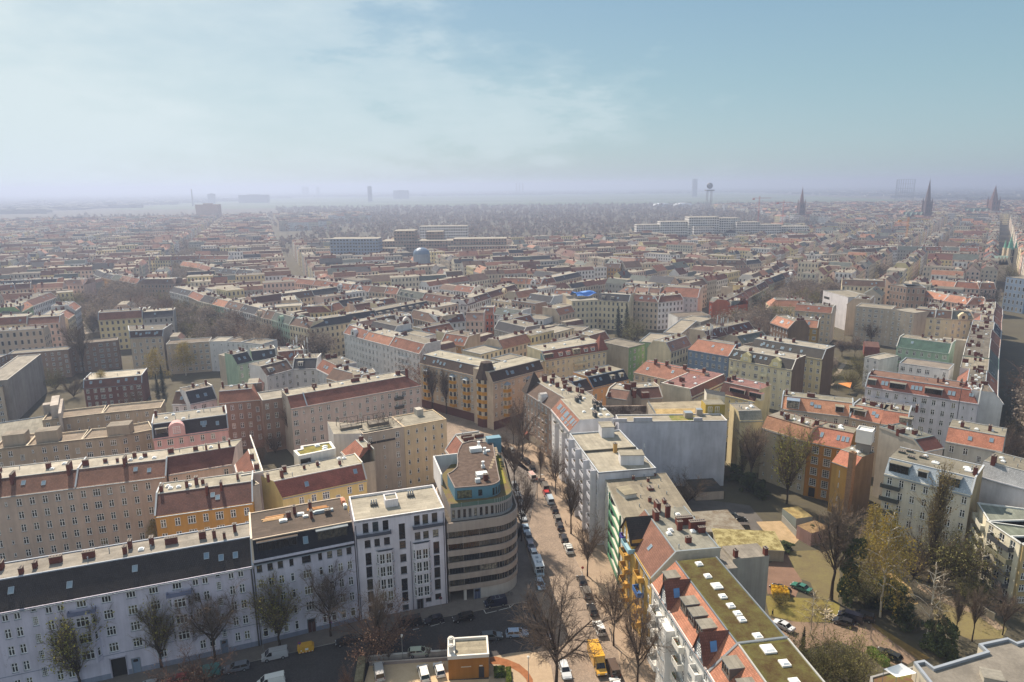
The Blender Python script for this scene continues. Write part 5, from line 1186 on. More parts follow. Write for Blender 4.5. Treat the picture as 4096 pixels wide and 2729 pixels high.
def proto(kind, var):
    k = (kind, var)
    if k in _TP: return _TP[k]
    h = 12.0; seed = hash(kind) % 1 + {'bare': 1, 'bud': 2, 'poplar': 3, 'birch': 4, 'tall': 5, 'bushy': 6, 'olive': 7, 'brown': 8, 'fir': 9, 'ever': 10, 'gold': 11, 'hazy': 12}.get(kind, 0)*100+var
    if kind == 'fir':
        r = random.Random(seed); A = MB(); B = MB(); A.tube((0, 0, -.3), (0, 0, h*.97), .22, .03, 7, 0, False)
        for k_ in range(150):
            t = (k_/150)**.85; z = h*(.06+.93*t); L = h*.23*(1-t)**.8*r.uniform(.75, 1.1)+.12; a = k_*2.4+r.uniform(-.3, .3); d = Vector((math.cos(a), math.sin(a), -.28+r.uniform(-.1, .12)))
            for j in range(7):
                s0 = L*(.12+.88*j/7); w = (L*.34*(1-j/8)+.1); p = Vector((0, 0, z))+d*s0; nrm = Vector((-d.y, d.x, 0))
                for s in (-1, 1):
                    q = p+nrm*s*w*r.uniform(.7, 1.2)+d*w*.7+Vector((0, 0, r.uniform(-.3, .05))); B.face([p, p+d*.34*L/3+Vector((0, 0, -.05)), q, p+nrm*s*.1+Vector((0, 0, -.12))], 0, [(0, 0)]*4)
        _TP[k] = (A.mesh('trunk', [bark('4a3a2e')]), B.mesh('crown', [leafm('1d2c22', '2f4030')])); return _TP[k]
    if kind == 'ever':
        r = random.Random(seed); A = MB(); B = MB(); A.tube((0, 0, -.3), (0, 0, h*.7), .2, .06, 6, 0, False)
        cl = [(r.gauss(0, h*.13), r.gauss(0, h*.13), h*r.uniform(.08, .92), h*r.uniform(.08, .16)) for _ in range(26)]
        for c in cl:
            for _ in range(190):
                u = Vector((r.gauss(0, 1), r.gauss(0, 1), r.gauss(0, 1))).normalized()*c[3]*r.uniform(.6, 1.05); p = Vector(c[:3])+u*(1.0 if c[2]+u.z > .2 else .2)
                v = Vector((r.gauss(0, 1), r.gauss(0, 1), r.gauss(0, 1))).normalized(); w = v.orthogonal().normalized(); s = .32*r.uniform(.6, 1.5); B.face([p-v*s, p+w*s*.6, p+v*s, p-w*s*.6], 0, [(0, 0)]*4)
        _TP[k] = (A.mesh('trunk', [bark('4a3a2e')]), B.mesh('crown', [leafm('384528', '5d6740')])); return _TP[k]
    base = {'hazy': 'bare', 'olive': 'bushy', 'brown': 'bushy', 'gold': 'birch'}.get(kind, kind)
    A, B, tips, r = grow(base, seed, h)
    tw = dict(hazy='7d6f64', bare='76665a', tall='78685a', bud='6b5d48', poplar='76674c', birch='6d5f4c', bushy='6a5a4c', olive='5f5638', brown='75584a', gold='7d6a40')[kind]
    if kind == 'hazy': leaves(B, tips, r, 2600, .34, 1, .5)
    elif kind == 'bud': leaves(B, tips, r, 1900, .2, 1, .3)
    elif kind == 'poplar': leaves(B, tips, r, 1500, .16, 1, .25)
    elif kind == 'gold': leaves(B, tips, r, 3400, .2, 1, .35, 1.0)
    elif kind == 'olive': leaves(B, tips, r, 2600, .24, 1, .4)
    elif kind == 'brown': leaves(B, tips, r, 1700, .2, 1, .4)
    lf = dict(hazy=leafm('74675c', '8f8072'), bud=leafm('83833a', 'a89c48'), poplar=leafm('6f6338', '8a7a44'), gold=leafm('8f7a34', 'b09a48'), olive=leafm('666338', '8a834c'), brown=leafm('7a5c48', '94745c')).get(kind, leafm('6f6f2c', '9a8f3a'))
    _TP[k] = (A.mesh('trunk', [bark('c4b8a6' if kind in ('birch', 'gold') else '463b33')]), B.mesh('crown', [bark(tw), lf])); return _TP[k]


TK = dict(hazy=('bare_tree', 'tree'), bare=('bare_tree', 'tree'), bud=('budding_tree', 'tree'), poplar=('poplar_tree', 'tree'), birch=('birch_tree', 'tree'), gold=('birch_tree', 'tree'), tall=('bare_tree', 'tree'), bushy=('bare_shrub', 'shrub'), olive=('leafing_tree', 'tree'), brown=('brown_tree', 'tree'), fir=('fir_tree', 'conifer'), ever=('evergreen_tree', 'evergreen'))
NT = [0]; TX = {}


def tree(kind, base, top, label, group='trees', wid=None, z0=0.0):
    """tree standing at the ground pixel base whose top reaches pixel height top"""
    B = at(base, z0)
    if isinstance(top, (int, float)): h = top
    else:
        tx, ty = ZP(top); lo, hi = 0.0, 60.0
        for _ in range(40):
            m = (lo+hi)/2; v = B+Vector((0, 0, m))-Vector((0, 0, HC)); y = CY-F*v.dot(UP)/v.dot(_fw)
            if y > ty: lo = m
            else: hi = m
        h = lo
    NT[0] += 1; var = NT[0] % (4 if kind in ('bare', 'tall', 'bud', 'bushy', 'olive') else 2); tm, cm = proto(kind, var); n, c = TK[kind]
    ext = TX.setdefault((kind, var), sorted(v.co.z for v in cm.vertices)[int(len(cm.vertices)*.985)]/12.0)
    s = h/12.0/ext; sw = s*(wid or 1.0)*{'bare': .72, 'ever': .78, 'olive': .88}.get(kind, 1.0); o = empty(n, (B.x, B.y, z0), NT[0]*2.399); o.scale = (sw, sw, s); tag(o, label, c, group)
    put('trunk', tm, o); put('crown', cm, o); return o


GT = 'street trees of the shaded street'; GK = 'bare trees along the cobbled street'; GG = 'garden trees'
tree('bud', ('a', 490, 1600), ('a', 450, 1135), 'budding street tree in front of the third window axis at the left edge', GT)
tree('bud', ('a', 985, 1480), ('a', 945, 1050), 'budding street tree right of the dark gateway of the long lilac house', GT)
tree('bare', ('a', 1312, 1445), ('a', 1240, 1000), 'bare street tree before the right end of the long lilac house', GT)
tree('bud', ('b', 332, 1352), ('b', 300, 925), 'budding street tree behind the silver van', GT)
tree('bare', ('b', 645, 1290), ('b', 610, 865), 'bare street tree right of the dark red house door', GT)
tree('bare', ('a', 60, 1640), ('a', 25, 1340), 'bare street tree cut by the left picture edge', GT)
tree('brown', ('a', 1210, 1660), ('a', 1230, 1375), 'rosy brown twiggy tree in front of the teal van', GT, 1.3)
tree('brown', ('b', 950, 1395), ('b', 945, 1130), 'brown leaved tree at the parking deck corner in front of the white modern house', GT, 1.5)
tree('tall', ('b', 945, 1395), ('b', 930, 985), 'thin bare tree rising from the brown leaved tree by the parking deck', GT, .7)
for k, (x, y, t) in enumerate(((870, 1455, 1370), (1000, 1440, 1370), (1240, 1425, 1340), (1125, 1432, 1380))): tree('bare', ('b', x, y), ('b', x, t), ('first', 'second', 'fourth', 'third')[k]+' small pollarded tree from the left in the planted strip of the deck', GT, .8)
tree('brown', ('b', 1330, 1395), ('b', 1335, 1300), 'small golden brown conifer bush beside the roof vents of the service building', GT, .6); tree('brown', ('b', 745, 1620), ('b', 740, 1470), 'golden brown slender conifer at the bottom edge left of the deck wall', GT, .5)
tree('bare', ('s', 2226, 2765), ('n', 1240, 50), 'large spreading bare tree in the middle of the cobbled crossroads', GK, 1.15)
for k, (b, t, l) in enumerate((((845, 1345), (800, 900), 'bare street tree beside the white minivan left of the pavement'), ((990, 1600), (985, 1080), 'bare street tree in front of the white house with moss roof'), ((685, 925), (690, 590), 'bare street tree beside the dark car below the gap in the parked row'), ((585, 665), (540, 320), 'forked bare tree beside the white sport utility car with roof bars'), ((490, 425), (475, 140), 'bare street tree in front of the white block beside the red car'), ((283, 710), (250, 300), 'dark bare tree at the kerb beside the silver-blue cars'), ((240, 395), (262, 60), 'bare tree between the green roof strip and the parked vans'), ((290, 190), (265, -150), 'bare tree in front of the brown corner house'), ((235, 120), (200, -90), 'bare tree at the far end of the cobbled street before the yellow bays'))):
    tree('bare' if k != 3 else 'tall', ('c', *b), ('c', *t), l, GK, .8)
tree('tall', ('c', 400, 340), ('c', 395, 120), 'slim bare tree beside the open red and white van', GK, .7)
# courtyards left
for kd, b, t, l, w in (('tall', ('f', 335, 1375), ('f', 290, 955), 'tall bare tree in the courtyard before the long rose-grey house', .8), ('tall', ('f', 1110, 1640), ('f', 1115, 1120), 'tall bare courtyard tree in front of the sand-coloured house end', .85), ('bushy', ('f', 200, 1400), ('f', 200, 1230), 'pale twiggy tree beside the white penthouse with green roof', .8), ('bushy', ('f', 90, 1480), ('f', 90, 1330), 'low twiggy shrub tree behind the party wall of the pink wing', 1), ('bushy', ('b', 700, 500), ('b', 700, 300), 'light grey twiggy tree in front of the yellow house', .8),
                       ('gold', ('a', 945, 720), ('a', 940, 580), 'yellow weeping shrub beside the orange courtyard house', 1.1), ('olive', ('f', 505, 905), ('f', 500, 760), 'fresh yellow-green tree in the white courtyard', 1.2), ('fir', ('e', 1865, 1280), ('e', 1850, 1030), 'narrow dark fir tree before the grey-brown courtyard house', .7), ('fir', ('e', 1285, 940), ('e', 1275, 705), 'taller of the two dark cypress-like firs in the left courtyard', .6), ('fir', ('e', 1240, 950), ('e', 1230, 770), 'shorter of the two dark cypress-like firs in the left courtyard', .6),
                       ('gold', ('e', 820, 1010), ('e', 815, 750), 'golden budding tree before the red-brown flat roofed house', 1.0), ('bare', ('e', 1080, 1130), ('e', 1080, 900), 'bare tree behind the low beige flats', 1.0), ('tall', ('e', 665, 800), ('e', 635, 400), 'very tall bare tree in the courtyard of the left flats', 1.0), ('olive', ('e', 440, 900), ('e', 450, 740), 'dark leafing bush tree beside the tall grey fire wall', 1.2), ('bushy', ('e', 580, 960), ('e', 580, 780), 'brown shrub tree left of the red-brown flat roofed house', 1.0), ('gold', ('e', 1230, 850), ('e', 1230, 580), 'yellow-green tree before the tall beige gable house', 1.1), ('gold', ('e', 1460, 790), ('e', 1460, 530), 'yellow-green tree before the white gallery flats', 1.1), ('bare', ('e', 1020, 1010), ('e', 1000, 870), 'low bare tree right of the golden budding tree', 1.1),
                       ('tall', ('f', 1430, 1060), ('f', 1410, 700), 'bare street tree left of the yellow bay windows', .8), ('tall', ('f', 1540, 1090), ('f', 1520, 740), 'second bare street tree left of the yellow bay windows, nearer the crossing', .8), ('bare', ('f', 1170, 790), ('f', 1160, 630), 'bare street tree before the salmon balconies', .9), ('bare', ('f', 1020, 720), ('f', 1010, 570), 'bare street tree before the white row with red roofs', 1.0), ('bare', ('f', 860, 680), ('f', 850, 560), 'bare street tree at the corner of the white row', 1), ('olive', ('f', 670, 600), ('f', 660, 480), 'leafing tree before the pale yellow corner house', 1.3), ('bare', ('f', 620, 560), ('f', 610, 400), 'bare tree in front of the pale yellow corner house', .9)):
    tree(kd, b, t, l, 'courtyard trees', w)
# gardens right
for kd, b, t, l, w in (('tall', ('d', 150, 400), ('d', 175, 10), 'left of the two budding trees before the beige courtyard house', .95), ('bud', ('d', 375, 480), ('d', 340, 20), 'right of the two budding trees before the beige courtyard house', .8), ('bud', ('d', 100, 360), ('d', 120, 60), 'slim budding tree beside the sunlit end wall', .5), ('tall', ('d', 648, 1065), ('d', 690, 470), 'tall bare tree on the lawn in front of the ochre side wing', .9), ('gold', ('d', 945, 1170), ('d', 955, 540), 'tall birch with golden drooping crown in the gardens', .9), ('gold', ('d', 870, 900), ('d', 880, 490), 'slim golden birch behind the tall golden birch', .6), ('poplar', ('d', 1245, 960), ('d', 1262, 280), 'tall columnar poplar in front of the cream garden house', .85), ('birch', ('d', 1225, 1340), ('d', 1228, 850), 'pale bare birch above the dark shrubs by the grey flat roof', 1.0), ('birch', ('d', 1290, 1240), ('d', 1330, 900), 'slanting pale birch right of the larger pale birch', .8),
                       ('tall', ('d', 1505, 1320), ('d', 1530, 990), 'slender bare tree on the lawn behind the grey flat roof', .7), ('tall', ('d', 1400, 1310), ('d', 1430, 1020), 'thin bare tree on the lawn left of the slender one', .6), ('bare', ('d', 1690, 1280), ('d', 1700, 1000), 'pale bare tree before the balconies of the modern block', .8), ('birch', ('d', 520, 1280), ('d', 560, 1010), 'small pale birch beside the silver saloon car', 1.0), ('birch', ('d', 600, 1290), ('d', 640, 1060), 'second small pale birch left of the black cars', 1.0), ('fir', ('d', 470, 1400), ('d', 485, 1230), 'dark narrow conifer behind the moss green roof', .6), ('olive', ('d', 640, 1540), ('d', 620, 1270), 'dense olive-brown shrub behind the moss green roof', 1.5), ('olive', ('d', 760, 1600), ('d', 740, 1350), 'olive shrub at the bottom edge left of the white shade sail', 1.4), ('olive', ('d', 560, 1620), ('d', 550, 1330), 'olive thicket at the bottom edge beside the moss roof corner', 1.2),
                       ('olive', ('d', 1330, 980), ('d', 1320, 640), 'brownish leafing tree between poplar and modern block', 1.2), ('bushy', ('d', 1150, 930), ('d', 1130, 640), 'brown twiggy tree left of the poplar', 1.3), ('bushy', ('d', 1430, 940), ('d', 1420, 700), 'brown twiggy shrub at the corner of the modern block', 1.3), ('olive', ('d', 1500, 1080), ('d', 1520, 930), 'green shrub before the balconies of the modern block', 1.3), ('ever', ('d', 745, 1070), ('d', 740, 690), 'dark evergreen column beside the tall bare tree', .65), ('ever', ('d', 720, 820), ('d', 720, 610), 'dark evergreen behind the lawn wall', .9), ('ever', ('d', 1020, 1130), ('d', 1000, 950), 'dark evergreen shrub at the start of the sandy path', 1.6), ('ever', ('d', 1100, 1220), ('d', 1090, 1080), 'dark evergreen shrub along the sandy path', 1.9), ('ever', ('d', 1340, 1410), ('d', 1330, 1210), 'dark evergreen shrub beside the grey flat roof', 1.3), ('ever', ('d', 1270, 1380), ('d', 1260, 1220), 'dark evergreen shrub under the pale birch', 1.3), ('ever', ('d', 890, 1110), ('d', 880, 1040), 'light green low shrub behind the black cars', 2.2), ('olive', ('d', 850, 1080), ('d', 840, 880), 'olive shrub left of the golden birch trunk', 1.5), ('bushy', ('d', 930, 960), ('d', 920, 800), 'brown shrub under the golden birch', 1.6),
                       ('ever', ('d', 130, 400), ('d', 125, 290), 'dark evergreen bush at the foot of the beige courtyard house', 1.7), ('ever', ('d', 60, 340), ('d', 50, 240), 'dark evergreen bush beside the fire wall', 1.6), ('ever', ('d', 220, 440), ('d', 215, 350), 'dark evergreen hedge bush in the shaded yard', 1.9), ('ever', ('d', 540, 700), ('d', 540, 620), 'dark ivy bush on the corner of the pink shed', 1.2), ('ever', ('d', 380, 770), ('d', 380, 720), 'low dark hedge bush beside the mossy garage', 2.6), ('olive', ('d', 330, 1100), ('d', 330, 1020), 'low green bush below the yellow forsythia', 1.8), ('bushy', ('c', 1290, 480), ('c', 1260, 310), 'pale twiggy shrub behind the cream block', 1.4), ('bare', ('d', 1690, 330), ('d', 1700, 10), 'large bare tree behind the white gable house', 1.1), ('bare', ('d', 1790, 330), ('d', 1800, 60), 'bare tree at the right picture edge behind the white gable', 1.0), ('olive', ('d', 1130, 870), ('d', 1120, 760), 'green leafing bush behind the path', 1.5)):
    tree(kd, b, t, l, GG, w)
tree('fir', ('h', 665, 1190), ('h', 665, 1030), 'dark broad fir in front of the orange roof windows', GG, 1.0, 2.0)
# forsythia and hedges
def leafbox(name, label, pts, h, w, m, cat='hedge', n=900, s=.14):
    P = [at(p, 0) for p in pts]; o0 = P[0]; mb = MB(); r = random.Random(len(label))
    for a, b in zip(P, P[1:]):
        d = (b-a).normalized(); nrm = Vector((-d.y, d.x, 0)); a2, b2 = a-o0, b-o0
        q = [a2-nrm*w*.42, b2-nrm*w*.42, b2+nrm*w*.42, a2+nrm*w*.42]; mb.prism([(v.x, v.y) for v in q], 0, h*.93, 0)
        for _ in range(int(n)):
            t = r.random(); f = r.random()
            if f < .5: p = a2.lerp(b2, t)+nrm*w*r.uniform(-.5, .5)+Vector((0, 0, h*r.uniform(.9, 1.06)))
            else: p = a2.lerp(b2, t)+nrm*w*.5*(1 if f < .75 else -1)*r.uniform(.88, 1.08)+Vector((0, 0, h*r.random()))
            u = Vector((r.gauss(0, 1), r.gauss(0, 1), r.gauss(0, 1))).normalized(); v = u.orthogonal().normalized(); k = s*r.uniform(.6, 1.4); mb.face([p-u*k, p+v*k*.7, p+u*k, p-v*k*.7], 0, [(0, 0)]*4)
    return tag(mb.build(name, [m], None, (o0.x, o0.y, 0)), label, cat)
leafbox('hedge', 'clipped bright green hedge beside the dark car in the lower right yard', C('d', (880, 1385), (925, 1425), (985, 1475)), 1.3, 1.4, leafm('4a6a1c', '7a8f34'))
leafbox('hedge', 'dark green box hedge beside the ochre service building', C('n', (300, 1470), (470, 1460)), 1.5, 1.6, leafm('2f3d14', '5a6a24'))
leafbox('hedge', 'light green narrow hedge along the ramp wall', C('n', (520, 1390), (535, 1600)), .9, .9, leafm('5a6a24', '8a8f3c'))
leafbox('flowering_shrub', 'yellow flowering forsythia bush in front of the dark cars', C('d', (285, 1030), (385, 1040)), 1.5, 2.6, leafm('c79a10', 'e0b820'), 'shrub', 700, .22)
# yard grounds
sheet('yard', C('d', (0, 470), (150, 490), (260, 620), (60, 700), (-120, 640), (-250, 440)), .012, ground('5f5a56'))
sheet('sandy_yard', C('d', (190, 590), (340, 585), (460, 690), (420, 730), (330, 700), (230, 640)), .016, twotone('96805f', 'ab9170', .4))
sheet('lawn', C('d', (390, 770), (640, 760), (700, 900), (690, 1080), (560, 1060), (520, 960), (440, 930), (400, 870)), .012, twotone('625540', '726944', .2, .35, .62))
sheet('yard', C('d', (240, 860), (380, 780), (410, 860), (470, 950), (430, 1050), (260, 1030)), .016, ground('7d6252'))
sheet('lawn', C('d', (240, 1040), (560, 1060), (700, 1090), (690, 1200), (430, 1200), (270, 1160)), .02, twotone('6a5a36', '7d7438', .25, .35, .62))
sheet('drive', C('d', (280, 1180), (440, 1200), (700, 1210), (900, 1200), (1180, 1420), (1080, 1480), (950, 1430), (700, 1320), (420, 1380), (250, 1300)), .024, ground('86705e'))
sheet('lawn', C('d', (890, 1200), (1250, 1420), (1190, 1440), (900, 1230)), .03, twotone('6d5436', '7d6a3c', .4, .35, .62))
sheet('lawn', C('d', (1260, 1040), (1560, 1100), (1720, 1240), (1690, 1300), (1500, 1310), (1280, 1220)), .012, twotone('6a5d42', '7a7048', .25, .35, .62))
sheet('sandy_path', C('d', (955, 880), (1030, 910), (1130, 990), (1180, 1090), (1110, 1100), (1040, 1030), (965, 950)), .016, twotone('b0905f', 'c4a674', .5))
sheet('garden_path', C('d', (1180, 960), (1300, 1020), (1420, 1080), (1620, 1160), (1700, 1240), (1660, 1250), (1540, 1160), (1390, 1110), (1260, 1050), (1170, 990)), .02, ground('94806a'))
PS = pbox('garden_shed', ('d', 432, 690), ('d', 520, 740), 0, 3.6, 6.5, [plaster('b58f86'), twotone('6b543c', '8d7350', .5)]); tag(PS, 'pink plastered garden shed with a leaf covered roof and faint palm paintings', 'shed')
PS2 = pbox('garden_shed', ('d', 345, 560), ('d', 430, 625), 0, 2.6, 5, [plain('8f948c', .8), twotone('7d6a44', 'a3905f', .5)]); tag(PS2, 'weathered wooden shed left of the pink garden shed', 'shed')
wall_px('garden_fence', 'grey weathered board fence beside the sandy yard', C('d', (345, 585), (440, 690)), 1.8, .12, plain('8f8d86', .8))
wall_px('garden_wall', 'low wall along the lawn behind the grey flat roof', C('d', (1480, 1080), (1600, 1170), (1640, 1190)), 1.6, .3, plaster('b9ad98'))
for k, (x, y) in enumerate(((610, 1160), (640, 1180))):
    mb = MB(); r = random.Random(k)
    for j in range(9): a = r.uniform(0, 6.3); mb.bar((r.uniform(-1, 1), r.uniform(-.8, .8), .1+.1*j), (r.uniform(-1, 1)+math.cos(a), r.uniform(-.8, .8)+math.sin(a), .2+.1*j), .3, .04)
    B = at(('d', x, y)); tag(mb.build('board_pile', [plain('b9a98c', .8)], None, (B.x, B.y, 0)), 'pile of pale boards beside the small birches' if k == 0 else 'smaller pile of pale boards nearer the black cars', 'board pile', 'board piles')
# ================================================================ vehicles
_WH = {}


def wheel_mesh(r, w=.2):
    if r not in _WH:
        mb = MB(); n = 14; mb.tube((0, -w/2, 0), (0, w/2, 0), r, r, n, 0); mb.tube((0, -w/2-.012, 0), (0, w/2+.012, 0), r*.6, r*.6, 9, 1); _WH[r] = mb.mesh('wheel', [plain('1c1c1d', .8), plain('9a9da0', .35, .5, .6)])
    return _WH[r]


def lbox(c, s, m, name, parent):
    mb = MB(); mb.box(c[0]-s[0]/2, c[0]+s[0]/2, c[1]-s[1]/2, c[1]+s[1]/2, c[2]-s[2]/2, c[2]+s[2]/2, 0, bot=True); return mb.build(name, [m], parent)


CT = dict(  # length, width, height, belt, rear base, rear roof, front roof, windscreen base, bonnet rear z, nose z, tail z
    hatch=(4.1, 1.74, 1.48, .95, -1.98, -1.55, .25, 1.05, .98, .74, .95), saloon=(4.6, 1.78, 1.43, .93, -1.5, -.85, .3, 1.1, .97, .74, 1.0), estate=(4.65, 1.78, 1.47, .95, -2.25, -1.85, .3, 1.1, .98, .74, .95),
    suv=(4.6, 1.86, 1.7, 1.08, -2.2, -1.75, .3, 1.05, 1.12, .92, 1.08), mpv=(4.6, 1.85, 1.75, 1.05, -2.26, -2.0, .55, 1.5, 1.08, .82, 1.05), van=(5.0, 1.92, 1.95, 1.12, -2.47, -2.35, 1.05, 1.85, 1.15, .9, 1.12))
_CM = {}


def car_meshes(ty):
    if ty in _CM: return _CM[ty]
    L, W, Ht, belt, rb, rr, fr, wb, bz, nz, tz = CT[ty]; h = L/2; w = W/2
    side = [(-h+.05, .32), (-h, .5), (-h+.02, tz-.06), (-h+.1, tz), (rb, belt+.02), (wb, bz), (h-.35, nz+.06), (h-.06, nz-.1), (h, .5), (h-.06, .3)]
    B = MB(); ins = lambda z: w-(.05 if z > .85 else .0)-(.06 if z < .4 else 0)
    n = len(side)
    for k in range(n):
        a, b = side[k], side[(k+1) % n]; B.face([(a[0], ins(a[1]), a[1]), (b[0], ins(b[1]), b[1]), (b[0], -ins(b[1]), b[1]), (a[0], -ins(a[1]), a[1])], 0)
    for s in (1, -1):
        f = [(x, s*ins(z), z) for x, z in side]; B.face(f if s > 0 else f[::-1], 0)
    tw = w-.2
    q = [(rr, -tw), (fr, -tw), (fr, tw), (rr, tw)]; B.face([(*c, Ht) for c in q], 0)
    for k in range(4): a, b = q[k], q[(k+1) % 4]; B.face([(a[0], a[1], Ht-.07), (b[0], b[1], Ht-.07), (b[0], b[1], Ht), (a[0], a[1], Ht)], 0)
    lo = [(rb, -w+.07), (wb, -w+.07), (wb, w-.07), (rb, w-.07)]; zl = [belt, bz, bz, belt]; G = MB()
    for k in range(4):
        a, b, c, d = lo[k], lo[(k+1) % 4], q[(k+1) % 4], q[k]; G.face([(a[0], a[1], zl[k]-.02), (b[0], b[1], zl[(k+1) % 4]-.02), (c[0], c[1], Ht-.068), (d[0], d[1], Ht-.068)], 0)
        B.bar((a[0], a[1]*1.004, zl[k]), (d[0], d[1]*1.01, Ht-.03), .09, .06, 0)
    for x in ((rb+wb)/2-.15,) if ty != 'van' else (.45,):
        for s in (1, -1): B.bar((x, s*(w-.062), belt), (x, s*(tw+.008), Ht-.03), .1, .05, 0)
    if ty == 'van':
        for s in (1, -1): B.face([(p[0], s*p[1], p[2]) for p in ((rb+.1, w-.05, belt), (.4, w-.05, belt), (.4, tw+.02, Ht-.07), (rb+.2, tw+.02, Ht-.07))], 0)
    for s in (1, -1): B.box(wb-.35, wb-.1, s*(w+.08)-.08, s*(w+.08)+.08, belt, belt+.16, 0, bot=True)
    _CM[ty] = (B, G, L, W, Ht, belt, nz, tz); return _CM[ty]


_CB = {}
GC = dict(R='cars parked on the right side of the cobbled street', L='cars parked on the left side of the cobbled street', X='cars parked along the shaded cross street', Y='cars parked in the garden yards', P='cars on the parking deck')


def car(ty, col, pos, ang, label, group, bars=False, name='parked_car', cat='car'):
    B, G, L, W, Ht, belt, nz, tz = car_meshes(ty); p = at(pos, .7) if pos[0] != 'w' else at(pos)
    o = empty(name, (p.x, p.y, .012), math.radians(ang)); tag(o, label, cat, group)
    k = (ty, col)
    if k not in _CB: _CB[k] = (B.mesh('body', [carpaint(col)]), G.mesh('glazing', [carglass()]))
    put('body', _CB[k][0], o); put('glazing', _CB[k][1], o); r = .32 if ty not in ('suv', 'van', 'mpv') else .35
    for x in (-L*.3, L*.3):
        for s in (1, -1): put('wheel', wheel_mesh(r), o, (x, s*(W/2-.08), r))
    for s in (1, -1):
        lbox((L/2-.1, s*(W/2-.28), nz-.14), (.16, .34, .14), plain('dfe3e6', .1, .7), 'headlight', o); lbox((-L/2+.05, s*(W/2-.16), tz-.2), (.12, .16, .3), plain('7d1a16', .2), 'taillight', o)
    lbox((-L/2, 0, .6), (.04, .5, .11), plain('d8d8d4', .5), 'licence_plate', o)
    if bars:
        mb = MB()
        for x in (-.9, .0): mb.box(x-.04, x+.04, -W/2+.2, W/2-.2, Ht+.03, Ht+.09, 0)
        for s in (1, -1): mb.box(-1.5, .4, s*(W/2-.24)-.03, s*(W/2-.24)+.03, Ht, Ht+.05, 0)
        mb.build('roof_bars', [ZINC], o)
    return o


SD = 98.5                                                        # heading of the cobbled street, pointing away
_R = [((650, 945), 'hatch', '22201f', 0, 'dark hatchback parked beside the bare tree below the gap in the right row'), ((678, 1018), 'mpv', '6f6a64', 0, 'grey high-roofed car behind the dark hatchback'), ((715, 1122), 'hatch', '1e1c1b', 0, 'black hatchback with two bright glints on its roof'), ((757, 1235), 'mpv', 'd9d8d6', 0, 'white minivan in front of the yellow truck'), ((838, 1478), 'van', '5a4a40', 0, 'brown pickup with a tan load cover beside the yellow truck'), ((862, 1585), 'hatch', 'd5d4d1', 0, 'white car roof cut by the bottom edge beside the pickup'),
      ((570, 752), 'suv', 'd6d6d2', 1, 'white sport utility car with roof bars beside the forked tree'), ((540, 685), 'estate', '25201e', 0, 'black estate car just beyond the white one with roof bars'), ((515, 612), 'hatch', '3a3432', 0, 'dark grey hatchback, third beyond the white car with roof bars'), ((502, 566), 'hatch', '77736d', 0, 'small grey car between two dark hatchbacks in the right row'), ((484, 515), 'hatch', '2e2523', 0, 'dark car right behind the pale blue van'), ((456, 455), 'van', 'a9b8c4', 0, 'pale blue van behind the small red car'), ((434, 412), 'hatch', 'b3241f', 0, 'small bright red car in the right row'), ((427, 375), 'van', '6d6862', 0, 'flatbed pickup with pale load in front of the red car'), ((408, 340), 'hatch', '4a403c', 0, 'dark trailer-sized car beside the open red and white van'), ((350, 262), 'hatch', '35302e', 0, 'dark car behind the red and white van'), ((308, 218), 'suv', '2a2a2b', 0, 'dark four-wheel-drive car with a white front near the brown corner house'), ((265, 182), 'estate', '38322f', 0, 'dark estate car near the brown corner house'), ((222, 150), 'estate', 'b9b6b0', 0, 'silver car farthest up the right row')]
for p, ty, c, b, l in _R: car(ty, c, ('c', *p), SD if p[1] > 250 else SD+14, l, GC['R'], bool(b))
_L = [((398, 968), 'hatch', '9fb3c4', 'light blue car in the shade below the camper van'), ((362, 788), 'hatch', 'c4ccd2', 'small white car hidden behind the camper van'), ((341, 738), 'hatch', '706a78', 'mauve-grey hatchback behind the small white car'), ((328, 686), 'hatch', '787a7e', 'grey hatchback with a dark sunroof in the left row'), ((311, 632), 'saloon', '9fb1c0', 'silver-blue saloon car beside the dark kerb tree'), ((290, 556), 'estate', 'aeb4ba', 'silver estate car, second behind the silver-blue saloon'), ((275, 500), 'estate', '4a4d52', 'dark grey car behind the silver estate in the left row'), ((264, 448), 'van', '9aa1aa', 'grey van in the shade below the green roof strip'), ((254, 408), 'hatch', 'a5adb6', 'pale car just beyond the grey van'), ((243, 368), 'hatch', 'b4b8bc', 'pale car farthest up the left row')]
for p, ty, c, l in _L: car(ty, c, ('c', *p), SD+180, l, GC['L'])
